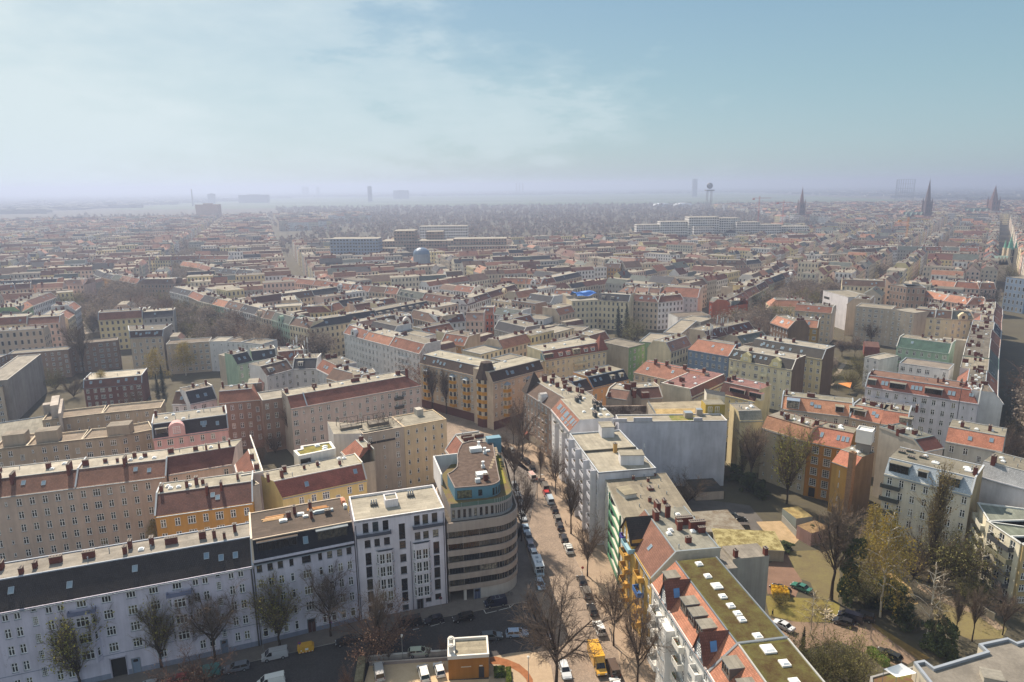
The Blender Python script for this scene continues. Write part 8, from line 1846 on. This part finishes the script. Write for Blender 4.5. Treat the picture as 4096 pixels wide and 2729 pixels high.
# ---------------------------------------------------------------- trees in the streets and courts of the middle distance
MT = random.Random(9); spots = []
def tline(a, b, n, jit=2.5):
    a, b = Vector(a), Vector(b)
    for k in range(n): p = a.lerp(b, (k+.5)/n); spots.append((p.x+MT.uniform(-jit, jit), p.y+MT.uniform(-jit, jit)))
tline((-262, 498), (-95, 342), 20); tline((-275, 480), (-130, 345), 14, 4); tline((122, 352), (232, 512), 18); tline((112, 360), (222, 520), 14)
tline((172, 206), (216, 268), 12, 2.5); tline((190, 200), (236, 262), 8, 3); tline((-330, 560), (-255, 470), 12, 10); tline((-262, 440), (-200, 400), 9, 12); tline((-330, 500), (-250, 420), 12, 8); tline((-70, 330), (-20, 272), 6); tline((-415, 880), (-265, 530), 22, 6); tline((-402, 880), (-252, 530), 16, 5)
_gp = [at(('g', x, y)) for x, y in ((620, 395), (700, 400), (780, 415), (1180, 440), (1240, 420), (1150, 380), (560, 370), (500, 350))]; spots += [(p.x, p.y) for p in _gp]
for k in range(46): spots.append((MT.uniform(-260, 620), MT.uniform(420, 900)))
for k in range(40): t = k/40; p = at(('l', 540+1500*t, 880-70*t+MT.uniform(-25, 25))); spots.append((p.x, p.y))
nt = 0; TL = {}
for x, y in spots:
    if (int(x//3), int(y//3)) in OCC and free((x-2, y-2), 0, 5, 5) > .6 and not ((170 < x < 340) or x < -90 or 100 < x < 240): continue
    if nt >= 215 or not inview(x, y): continue
    kd = MT.choice(('hazy', 'hazy', 'hazy', 'hazy', 'olive', 'brown', 'hazy')); nt += 1
    d = math.hypot(x, y); th = math.degrees(math.atan2(x, y)); side = 'far left' if th < -24 else 'left' if th < -10 else 'centre' if th < 8 else 'right' if th < 22 else 'far right'
    lab = {'hazy': 'bare brownish tree', 'tall': 'tall bare tree', 'olive': 'greenish leafing tree', 'brown': 'rosy brown twiggy tree', 'bud': 'yellow budding tree'}[kd]
    tree(kd, pl((x, y)), MT.uniform(13, 20), f"{lab} among the middle-distance houses at the {side}", f"{lab}s among the middle-distance houses at the {side}", 1.15)
for b, t, l in (((925, 480), (955, 245), 'larger of the two dark firs in the green courtyard'), ((990, 480), (1005, 235), 'right of the two dark firs in the green courtyard'), ((1225, 395), (1222, 330), 'small fir at the right side of the green courtyard'), ((1265, 400), (1268, 345), 'smallest fir by the white fire wall')): tree('fir', ('g', *b), ('g', *t), l, 'firs of the green courtyard', .85)
for b, t, l in (((1090, 400), (1090, 180), 'large olive green tree behind the two dark firs'), ((1055, 520), (1060, 355), 'round olive tree in front of the two dark firs')): tree('olive', ('g', *b), ('g', *t), l, 'green courtyard trees', 1.5)
for b, t, l in (((690, 410), (680, 290), 'rosy bare tree before the white courtyard front'), ((800, 420), (795, 320), 'bare tree right of the rosy one before the courtyard front')): tree('brown', ('g', *b), ('g', *t), l, 'green courtyard trees', 1.5)
tree('olive', ('f', 1960, 650), ('f', 1940, 450), 'olive leafing tree beside the round fire wall', 'green courtyard trees', 1.2); tree('bare', ('f', 1010, 250), ('f', 1010, 110), 'large golden brown bare tree above the slate roofed row', 'green courtyard trees', 1.5)
tree('bare', ('g', 1640, 300), ('g', 1600, 180), 'bare tree before the white fire wall of the hipped house', 'green courtyard trees', 1.2); tree('bare', ('h', 945, 545), ('h', 950, 375), 'bare tree before the long balcony slab', 'green courtyard trees', 1.1); tree('olive', ('h', 640, 860), ('h', 650, 740), 'yellow-green tree by the orange sail', 'green courtyard trees', 1.2)
for k, (x_, y_, kd_) in enumerate(((610, 790, 'hazy'), (720, 640, 'hazy'), (820, 640, 'bare'), (870, 800, 'olive'), (800, 900, 'olive'), (560, 860, 'hazy'))): tree(kd_, ('h', x_, y_), MT.uniform(8, 12), ('brown bare tree at the left side of the playground court', 'brown bare tree at the far end of the playground court', 'bare tree near the low dark red yard building', 'yellow-green bush tree below the white corner block', 'yellow-green bush tree right of the orange sail', 'brown bare tree beside the dark fire wall of the court')[k], 'green courtyard trees', 1.1)
sp = [at(('h', 690, 850), 4), at(('h', 800, 840), 4), at(('h', 785, 885), 3.4)]; mb = MB(); mb.face([tuple(p) for p in sp]); mb.face([(p.x, p.y, p.z-.06) for p in sp][::-1])
for p in sp: mb.tube((p.x, p.y, 0), (p.x, p.y, p.z), .07, .07, 5, 1)
tag(mb.build('shade_sail', [plain('d9853c', .7), ZINC]), 'triangular orange shade sail in the playground court', 'shade sail')
# ---------------------------------------------------------------- parked cars of the middle distance
FC = ['c9c9c9', '2a2a2c', '8d9094', '5a5f66', '7d2a26', 'e0dfdc', '3a4a6a', '9a948a']
def farcar(x, y, ang, lab, grp):
    c = MT.choice(FC); ty = MT.choice(('hatch', 'estate', 'saloon', 'mpv')); B, G = car_meshes(ty)[:2]; k = (ty, c)
    if k not in _CB: _CB[k] = (B.mesh('body', [carpaint(c)]), G.mesh('glazing', [carglass()]))
    o = empty('parked_car', (x, y, .02), ang); tag(o, lab, 'car', grp); put('body', _CB[k][0], o); put('glazing', _CB[k][1], o)
d = Vector((math.cos(math.radians(54.5)), math.sin(math.radians(54.5)))); nv = Vector((d.y, -d.x))
for k in range(62):
    p = Vector((166, 208))+d*(14+k*4.2)+nv*12.5; farcar(p.x, p.y, math.radians(54.5-65), 'car parked nose-in in the long line along the avenue', 'cars parked nose-in along the avenue')
for k in range(14):
    p = Vector((166, 208))+d*(40+k*22+MT.uniform(-5, 5))+nv*MT.choice((22, 26, 34)); farcar(p.x, p.y, math.radians(54.5), 'car on the roadway of the avenue at the right edge', 'cars on the avenue')
for k in range(46):
    p = at(('e', MT.uniform(690, 1000)-k*0, 0), 0) if False else at(('e', 690+MT.uniform(0, 330)*(.4+k/76), 165+k*5.2+MT.uniform(-4, 4))); farcar(p.x, p.y, math.radians(MT.choice((115, 118, -62, 50))), 'car parked or driving on the small square', 'cars on the small square')
for k in range(10): p = at(('e', 400+MT.uniform(-30, 60), 440+k*8)); farcar(p.x, p.y, math.radians(40), 'car parked under the trees left of the small square', 'cars left of the small square')
sheet('avenue', [pl((176, 208)), pl((214, 190)), pl((470, 545)), pl((430, 570))], .012, ground('5f6168'))
sheet('square', C('e', (660, 120), (760, 140), (1000, 260), (1300, 350), (1400, 440), (1300, 470), (900, 430), (400, 500), (-100, 600), (-100, 480), (430, 400), (640, 290)), .012, twotone('8f857c', 'b3a698', .2, .35, .62))
row('the glazed blocks beyond the avenue', X('h', (2010, 15, 'bl/gf'), (2175, 35, '')), ev=24, D=16)
# kiosk on the square
KB = pbox('market_hall', ('e', 745, 398), ('e', 888, 390), 0, 3.0, 12, [plain('3f6a58', .7), plain('4a5a56', .6)]); tag(KB, 'low green market hall among the trees of the small square', 'market hall')
mb = MB(); mb.face([(-.6, -.6, 3.05), (16, -.6, 3.05), (12.5, 6, 5.6), (3, 6, 5.6)]); mb.face([(16, -.6, 3.05), (16, 12.6, 3.05), (12.5, 6, 5.6)]); mb.face([(16, 12.6, 3.05), (-.6, 12.6, 3.05), (3, 6, 5.6), (12.5, 6, 5.6)]); mb.face([(-.6, 12.6, 3.05), (-.6, -.6, 3.05), (3, 6, 5.6)]); mb.build('hip_roof', [plain('4d5f5a', .6)], KB)
# ---------------------------------------------------------------- wood, airfield, horizon
mb = MB(); r = random.Random(3)
def wood(n, X0, X1, Y0, Y1, test, h0=10, h1=18, m=0):
    for _ in range(n):
        x, y = r.uniform(X0, X1), r.uniform(Y0, Y1)
        if not test(x, y) or not inview(x, y, 100): continue
        h = r.uniform(h0, h1); w = h*r.uniform(.28, .42)
        mb.tube((x, y, 0), (x, y, h*.5), .25, .2, 3, 2, False)
        for k in range(13):
            u = Vector((r.gauss(0, 1), r.gauss(0, 1), r.gauss(0, 1))).normalized(); c = Vector((x, y, h*.62))+Vector((u.x*w, u.y*w, u.z*h*.36))*r.uniform(.4, 1); v = Vector((r.gauss(0, 1), r.gauss(0, 1), r.gauss(0, 1.5))).normalized(); t = v.orthogonal().normalized(); s = h*r.uniform(.1, .2)
            mb.face([c-v*s, c+t*s*.7, c+v*s, c-t*s*.7], m if r.random() < .93 else 1, [(0, 0)]*4)
wood(11500, -1100, 1500, 1070, 3150, lambda x, y: (y > 1070 and -380 < x < 220 or y > 1290 and -380 < x < 600 or y > 1400 and x < 640+.3*(y-1300) and x > -420-.35*(y-1300)) and r.random() < 1.6-y/2600)
wood(700, 560, 1500, 1500, 2300, lambda x, y: True); wood(420, -900, -300, 800, 1150, lambda x, y: True); wood(600, -1500, -400, 1500, 2400, lambda x, y: True)
tag(mb.build('bare_wood', [leafm('64564f', '7d6d64'), leafm('333f2e', '4a553a'), bark('5a4d45')]), 'wide bare brown wood in the haze behind the town', None, 'woods', 'stuff')
sheet('airfield', [pl((-1900, 3250)), pl((2000, 3250)), pl((2300, 7600)), pl((-2600, 6400))], .3, twotone('3f4f34', '52603c', .004, .4, .6))
for k, (y0, y1) in enumerate(((4700, 4790), (3900, 3960))): sheet('runway', [pl((-1900, y0)), pl((1900, y0+90)), pl((1900, y1+90)), pl((-1900, y1))], .6, ground('7d8078'))
mb = MB(); r = random.Random(21)
for _ in range(2600):
    y = 2700*(5.2**r.random()); x = r.uniform(-.85, .85)*y; w, d, h = r.uniform(20, 90), r.uniform(10, 30), r.uniform(7, 17)*(1.0 if r.random() < .93 else 1.9)
    if y < 7300 and abs(x) < 2000+.05*y: continue
    mb.box(x, x+w, y, y+d, 0, h, r.randrange(3), 3+r.randrange(2))
for _ in range(2400):
    y = 2700*(5.2**r.random()); x = r.uniform(-.85, .85)*y; w = r.uniform(60, 320)
    if y < 7000 and abs(x) < 2000+.05*y: continue
    n = 5; P = [(x+w*k/n, y+r.uniform(-20, 20)) for k in range(n+1)]
    for a, b in zip(P, P[1:]):
        h1, h2 = r.uniform(9, 18), r.uniform(9, 18); mb.face([(*a, 0), (*b, 0), (*b, h2), (*a, h1)], 5); mb.face([(*a, h1), (*b, h2), (b[0], b[1]+60, h2), (a[0], a[1]+60, h1)], 5)
tag(mb.build('far_suburbs', [plaster('8d8a86'), plaster('767472'), plaster('b5b0a8'), felt('6f6a63'), tile('6a3a30'), leafm('2c352c', '3d4538')]), 'blue hazed suburbs and woods along the horizon', None, 'horizon', 'stuff')
# ---------------------------------------------------------------- landmarks
def cone_tower(name, label, px_, base_y, top_y, body_w, spire_frac, wallc, roofc, dist, n=8, extra=None, cat='church'):
    """tower at a given distance whose tip shows at pixel height top_y"""
    x, y = ZP(px_); d = RT*((x-CX)/F)-UP*((y-CY)/F)+_fw; t = dist/d.y; B = Vector((d.x*t, dist, 0)); tip = HC+d.z*t; o = empty(name, (B.x, B.y, 0)); tag(o, label, cat); h = tip*(1-spire_frac); w = body_w/2; mb = MB()
    mb.box(-w, w, -w, w, 0, h, 0)
    for k in range(4):
        for (a, b) in (((-w, -w), (w, -w)),): pass
    for sx in (-1, 1):
        for sy in (-1, 1): mb.box(sx*w-1.2, sx*w+1.2, sy*w-1.2, sy*w+1.2, 0, h+2, 0); mb.tube((sx*w, sy*w, h+2), (sx*w, sy*w, h+10), 1.3, .05, 6, 1)
    for zf in (.55, .8):
        for s in (-.4, .4): mb.box(s*w-.9, s*w+.9, -w-.15, -w-.01, h*zf, h*zf+6, 2)
    mb.build('tower', [brick(wallc), plain(roofc, .7), BLACK], o); mb = MB(); mb.tube((0, 0, h), (0, 0, tip-3), w*1.02, .25, n, 0); mb.tube((0, 0, tip-3), (0, 0, tip), .3, .1, 5, 0); mb.build('spire', [plain(roofc, .7)], o)
    if extra:
        L, wd_, hh = extra; mb = MB(); mb.box(-L-w, -w, -wd_/2, wd_/2, 0, hh, 0)
        mb.face([(-L-w, -wd_/2, hh), (-w, -wd_/2, hh), (-w, 0, hh+wd_*.55), (-L-w, 0, hh+wd_*.55)], 1); mb.face([(-w, wd_/2, hh), (-L-w, wd_/2, hh), (-L-w, 0, hh+wd_*.55), (-w, 0, hh+wd_*.55)], 1); mb.face([(-L-w, wd_/2, hh), (-L-w, -wd_/2, hh), (-L-w, 0, hh+wd_*.55)], 0)
        for k in range(4): x = -L*.9+L*.25*k-w; mb.face([(x-4, -wd_/2-.3, hh), (x+4, -wd_/2-.3, hh), (x, -wd_/2-.3, hh+8)], 0); mb.face([(x-4, -wd_/2-.3, hh), (x, -wd_/2-.3, hh+8), (x, 0, hh+8)], 1); mb.face([(x+4, -wd_/2-.3, hh), (x, 0, hh+8), (x, -wd_/2-.3, hh+8)], 1)
        mb.build('nave', [brick(wallc), plain('5a7068', .7)], o)
    return o
cone_tower('church', 'church with a tall dark pointed spire and green nave roofs, nearest in the right haze', ('s', 3722, 712), 0, 0, 12, .5, '63565c', '64545a', 1450, 8, (42, 16, 20))
cone_tower('church', 'church with a slim brown spire left of the gasometer', ('s', 3212, 745), 0, 0, 11, .45, '6a5a5c', '7d5c5a', 1550, 8, (20, 12, 16)); cone_tower('church', 'pale hazy church spire at the far right with orange nave roof', ('s', 3985, 738), 0, 0, 17, .45, '7a5a54', '6a4a48', 1650, 8, (60, 18, 18))
cone_tower('church', 'church with a copper green pointed spire at the right edge', ('s', 4050, 935), 0, 0, 6, .36, 'c9b69c', '6fa890', 640, 8, (12, 12, 14))
def landmark(name, label, cat, px_, dist, build, **kw):
    x, y = ZP(px_); d = RT*((x-CX)/F)-UP*((y-CY)/F)+_fw; t = dist/d.y; top = HC+d.z*t; o = empty(name, (d.x*t, dist, 0)); tag(o, label, cat, **kw); build(o, top); return o
def b_slab(w, d, c='7d8a94'):
    def f(o, top):
        mb = MB(); mb.box(-w/2, w/2, -d/2, d/2, 0, top, 0, 1); mb.build('block', [plaster(c), felt('8b857b')], o)
        mb = MB(); mb.box(-w*.2, w*.2, -d*.2, d*.2, top, top+3, 0); mb.build('plant_room', [plaster(c)], o)
    return f
landmark('tower_block', 'dark lone tower block on the hazy horizon left of centre', 'tower block', ('s', 1478, 746), 4600, b_slab(24, 24, '4a5258')); landmark('tower_block', 'hazy wide tower block left of the radar tower', 'tower block', ('s', 2780, 717), 5200, b_slab(32, 32, '6a7480')); landmark('tower_block', 'low dark slab on the horizon at the left', 'tower block', ('s', 1015, 780), 4600, b_slab(190, 40, '5a646c')); landmark('tower_block', 'small dark block between chimney and slab on the horizon', 'tower block', ('s', 845, 776), 4600, b_slab(40, 30, '5a646c')); landmark('tower_block', 'low broad block right of the lone tower block', 'tower block', ('s', 1604, 762), 5600, b_slab(120, 40, '5a646c')); landmark('tower_block', 'pale slab high-rise pair left of the airfield', 'tower block', ('s', 832, 818), 1950, b_slab(64, 20, 'b8a096'))
for x, l in ((1213, 'left of three faint towers on the horizon, left of centre'), (1228, 'middle of three faint towers on the horizon, left of centre'), (1271, 'right of three faint towers on the horizon, left of centre')): landmark('tower_block', l, 'tower block', ('s', x, 748), 8200, b_slab(34, 30, '7a868e'), group='faint horizon towers')
def b_chim(r0): 
    def f(o, top): mb = MB(); mb.tube((0, 0, 0), (0, 0, top), r0, r0*.6, 10, 0); mb.build('shaft', [plaster('5a5a5c')], o); mb = MB(); mb.tube((0, 0, top-4), (0, 0, top), r0*.72, r0*.72, 10, 0); mb.build('crown_ring', [plain('8a4a40', .7)], o)
    return f
landmark('factory_chimney', 'tall dark factory chimney on the left horizon', 'chimney', ('s', 765, 757), 3800, b_chim(4.2))
for x, l in ((2066, 'left of three power station stacks on the horizon'), (2078, 'middle of three power station stacks on the horizon'), (2091, 'right of three power station stacks on the horizon')): landmark('power_stack', l, 'chimney', ('s', x, 732), 8600, b_chim(12), group='power station stacks')
def b_radar(o, top):
    mb = MB(); R_ = 9.5
    for sx in (-1, 1):
        for sy in (-1, 1): mb.tube((sx*8, sy*8, 0), (sx*6, sy*6, top-2*R_-6), .9, .9, 6)
    for z in (20, 40): 
        for a, b in (((-8, -8), (8, -8)), ((8, -8), (8, 8)), ((8, 8), (-8, 8)), ((-8, 8), (-8, -8))): mb.tube((*a, z), (*b, z), .5, .5, 5)
    mb.build('lattice', [plain('8d8a8a', .6)], o); mb = MB(); mb.box(-12, 12, -12, 12, top-2*R_-6, top-2*R_-2, 0, bot=True); mb.build('platform', [plain('6a6a70', .7)], o); mb = MB(); n = 12
    for i in range(-5, 6):
        for k in range(n):
            f = lambda a, b: (R_*math.cos(a)*math.cos(b), R_*math.cos(a)*math.sin(b), top-R_+R_*math.sin(a)); a0, a1, b0, b1 = i*.285, (i+1)*.285, 2*math.pi*k/n, 2*math.pi*(k+1)/n; mb.face([f(a0, b0), f(a0, b1), f(a1, b1), f(a1, b0)], 0, None, True)
    mb.build('radome', [plain('4a5058', .6)], o)
landmark('radar_tower', 'airport radar tower with a dark ball on lattice legs', 'radar tower', ('s', 2840, 731), 2150, b_radar)
def b_gas(o, top):
    R_ = 38; mb = MB(); n = 24
    for k in range(n):
        a, b = 2*math.pi*k/n, 2*math.pi*(k+1)/n; P, Q = (R_*math.cos(a), R_*math.sin(a)), (R_*math.cos(b), R_*math.sin(b)); mb.tube((*P, 0), (*P, top), .7, .7, 5, 0, False)
        for z in [top*t for t in (.2, .4, .6, .8, 1.0)]: mb.tube((*P, z), (*Q, z), .6, .6, 4, 0, False)
    mb.build('guide_frame', [plain('5a6670', .6)], o)
landmark('gasometer', 'round gasometer frame on the right horizon', 'gasometer', ('s', 3625, 718), 3300, b_gas)
def b_crane(col, jib):
    def f(o, top):
        mb = MB()
        for sx in (-.8, .8):
            for sy in (-.8, .8): mb.tube((sx, sy, 0), (sx, sy, top), .16, .16, 4)
        for k in range(int(top/2.5)): s = 1 if k % 2 else -1; mb.tube((-.8*s, -.8, k*2.5), (.8*s, -.8, k*2.5+2.5), .1, .1, 4)
        mb.build('mast', [plain(col, .5)], o); mb = MB()
        for y in (-.6, .6): mb.tube((-12, y, top-4), (jib, y, top-4), .18, .18, 4)
        mb.tube((-12, 0, top-2.6), (jib, 0, top-3.2), .18, .18, 4)
        for k in range(int(jib/3)): mb.tube((k*3, 0, top-3), (k*3+1.5, -.6, top-4), .1, .1, 4)
        mb.box(-13, -9, -1, 1, top-6.5, top-4.2, 0); mb.build('jib', [plain(col, .5)], o)
    return f
for x, y, dd, c, l, jb in ((3635, 868, 900, 'c98a3c', 'orange tower crane before the dark spired church', 26), (3039, 785, 1300, 'b05a50', 'red tower crane over the white hospital blocks', 22), (3136, 802, 1300, 'b05a50', 'second red tower crane, right of the first', 18)): landmark('tower_crane', l, 'crane', ('s', x, y), dd, b_crane(c, jb))
def b_blocks(parts, win='wh'):
    def f(o, top):
        for i, (x, w, y, d, f_) in enumerate(parts):
            mb = MB(); z = top*f_; n = max(1, int(w/3.2)); nd = max(1, int(d/3.2)); k = max(1, int(z/3.4)); P = [(x, y), (x+w, y), (x+w, y+d), (x, y+d)]
            for j in range(4): a, b = P[j], P[(j+1) % 4]; m = n if j % 2 == 0 else nd; mb.face([(*a, 0), (*b, 0), (*b, z), (*a, z)], 0, [(0, 0), (m, 0), (m, k), (0, k)])
            mb.face([(*p, z) for p in P], 1); mb.build('wing', [wallw(WC[win][1], '2a3038', .8), felt('a39b8d')], o)
    return f
landmark('hospital', 'large white terraced blocks before the hazy wood at the right', 'hospital', ('s', 2800, 868), 1020, b_blocks([(-58, 40, 0, 22, .85), (-18, 44, -8, 26, 1.0), (26, 34, 2, 22, .95), (60, 26, 6, 18, .8), (86, 34, 6, 18, .62), (-92, 34, 6, 18, .75), (-14, 30, -22, 14, .7)]))
landmark('office_block', 'white terraced office blocks right of the hospital', 'office block', ('s', 3030, 888), 1010, b_blocks([(-30, 34, 0, 18, 1.0), (4, 30, -4, 18, .9), (34, 44, 4, 18, .8)]))
landmark('department_store', 'grey department store blocks with slanting roof in the centre haze', 'department store', ('s', 1640, 925), 800, b_blocks([(-20, 24, 6, 30, 1.0), (-34, 84, 0, 30, .72), (-44, 40, -16, 16, .55), (54, 30, 14, 26, .6), (16, 20, 20, 20, .95)], 'br'))
DS_ = [o for o in COL.objects if o.get('category') == 'department store'][0]; fc_ = bpy.data.curves.new('letters', 'FONT'); fc_.body = 'KARSTADT'; fc_.size = 3.4; fc_.extrude = .1; fc_.align_x = 'CENTER'; fo_ = bpy.data.objects.new('letters', fc_); COL.objects.link(fo_); sm_ = bpy.data.meshes.new_from_object(fo_.evaluated_get(bpy.context.evaluated_depsgraph_get())); bpy.data.objects.remove(fo_); sm_.materials.clear(); sm_.materials.append(plain('e6e6e8', .5)); so_ = put('store_sign', sm_, DS_, (-8, 5.8, 27)); so_.rotation_euler[0] = math.pi/2
landmark('office_block', 'dark glass office block left of the department store', 'office block', ('s', 1420, 955), 760, b_blocks([(-28, 28, 0, 24, 1.0), (0, 26, -3, 24, 1.0)], 'bl'))
landmark('office_block', 'pale flat long building with arched white roof in the centre haze', 'office block', ('s', 1930, 955), 800, b_blocks([(-34, 62, 0, 24, 1.0), (-40, 80, -10, 10, .75)], 'br'))
landmark('office_block', 'white office block before the wood in the centre haze', 'office block', ('s', 1765, 905), 950, b_blocks([(-30, 66, 0, 20, 1.0)], 'wh'))
def b_dome(o, top):
    mb = MB(); mb.tube((0, 0, 0), (0, 0, top-6), 8, 8, 16, 0); n = 16
    for i in range(5):
        for k in range(n): f = lambda a, b: (8*math.cos(a)*math.cos(b), 8*math.cos(a)*math.sin(b), top-6+6*math.sin(a)); a0, a1, b0, b1 = i*.314, (i+1)*.314, 2*math.pi*k/n, 2*math.pi*(k+1)/n; mb.face([f(a0, b0), f(a0, b1), f(a1, b1), f(a1, b0)], 1)
    mb.build('dome_hall', [plaster('8d95a0'), plain('5f738c', .3, .6)], o)
landmark('domed_hall', 'round hall with a blue glass dome before the department store', 'hall', ('s', 1685, 990), 650, b_dome)
def b_hangar(o, top):
    for k in range(2):
        mb = MB(); n = 8
        for i in range(n):
            a, b = math.pi*i/n, math.pi*(i+1)/n; x = k*90-60; f = lambda t, y: (x+38*math.cos(t), y, 10*math.sin(t)+4); mb.face([f(a, 0), f(b, 0), f(b, 60), f(a, 60)]); mb.face([(x, 0, 0), f(a, 0), f(b, 0)][::-1])
        mb.build('hangar_roof', [plain('e6e8ea', .3)], o)
landmark('hangar', 'bright white curved hangar roofs at the airfield edge', 'hangar', ('s', 2715, 795), 2900, b_hangar)
# masts on roofs
for k, (c_, x, y, z0, l) in enumerate((('f', 395, 605, 21, 'cluster of mobile phone aerials on the roof behind the leafing courtyard'), ('g', 1650, 500, 21, 'mobile phone aerials on the blue-grey corner house roof'), ('g', 1735, 430, 21, 'white drum aerials on the dark attic block'))):
    P = at((c_, x, y), z0); o = empty('aerial_mast', (P.x, P.y, z0)); tag(o, l, 'aerial'); mb = MB()
    for j in range(5):
        a, b = random.Random(j+k*7).uniform(-3, 3), random.Random(j+50+k*7).uniform(-2, 2); mb.tube((a, b, -1), (a, b, 5+j*.5), .08, .06, 6); mb.box(a-.2, a+.2, b-.28, b-.1, 3.2+j*.3, 5.0+j*.5, 0, bot=True)
    mb.bar((-3, 0, 1), (3, 0, 1), .12, .12); mb.build('poles', [plain('c5c7c8', .5)], o)
# ================================================================ air
hm = bpy.data.materials.new('haze'); hm.use_nodes = True; nt = hm.node_tree; nt.nodes.clear()
pv = nn(nt, 'ShaderNodeVolumePrincipled', {'Color': (.46, .53, .72, 1), 'Density': .0003, 'Anisotropy': .4}); nn(nt, 'ShaderNodeOutputMaterial', {'Volume': pv.outputs[0]})
mb = MB(); mb.box(-15000, 15000, -400, 17000, -1, 135, 0, bot=True); hz = mb.build('haze', [hm]); tag(hz, None, None, None, 'stuff')
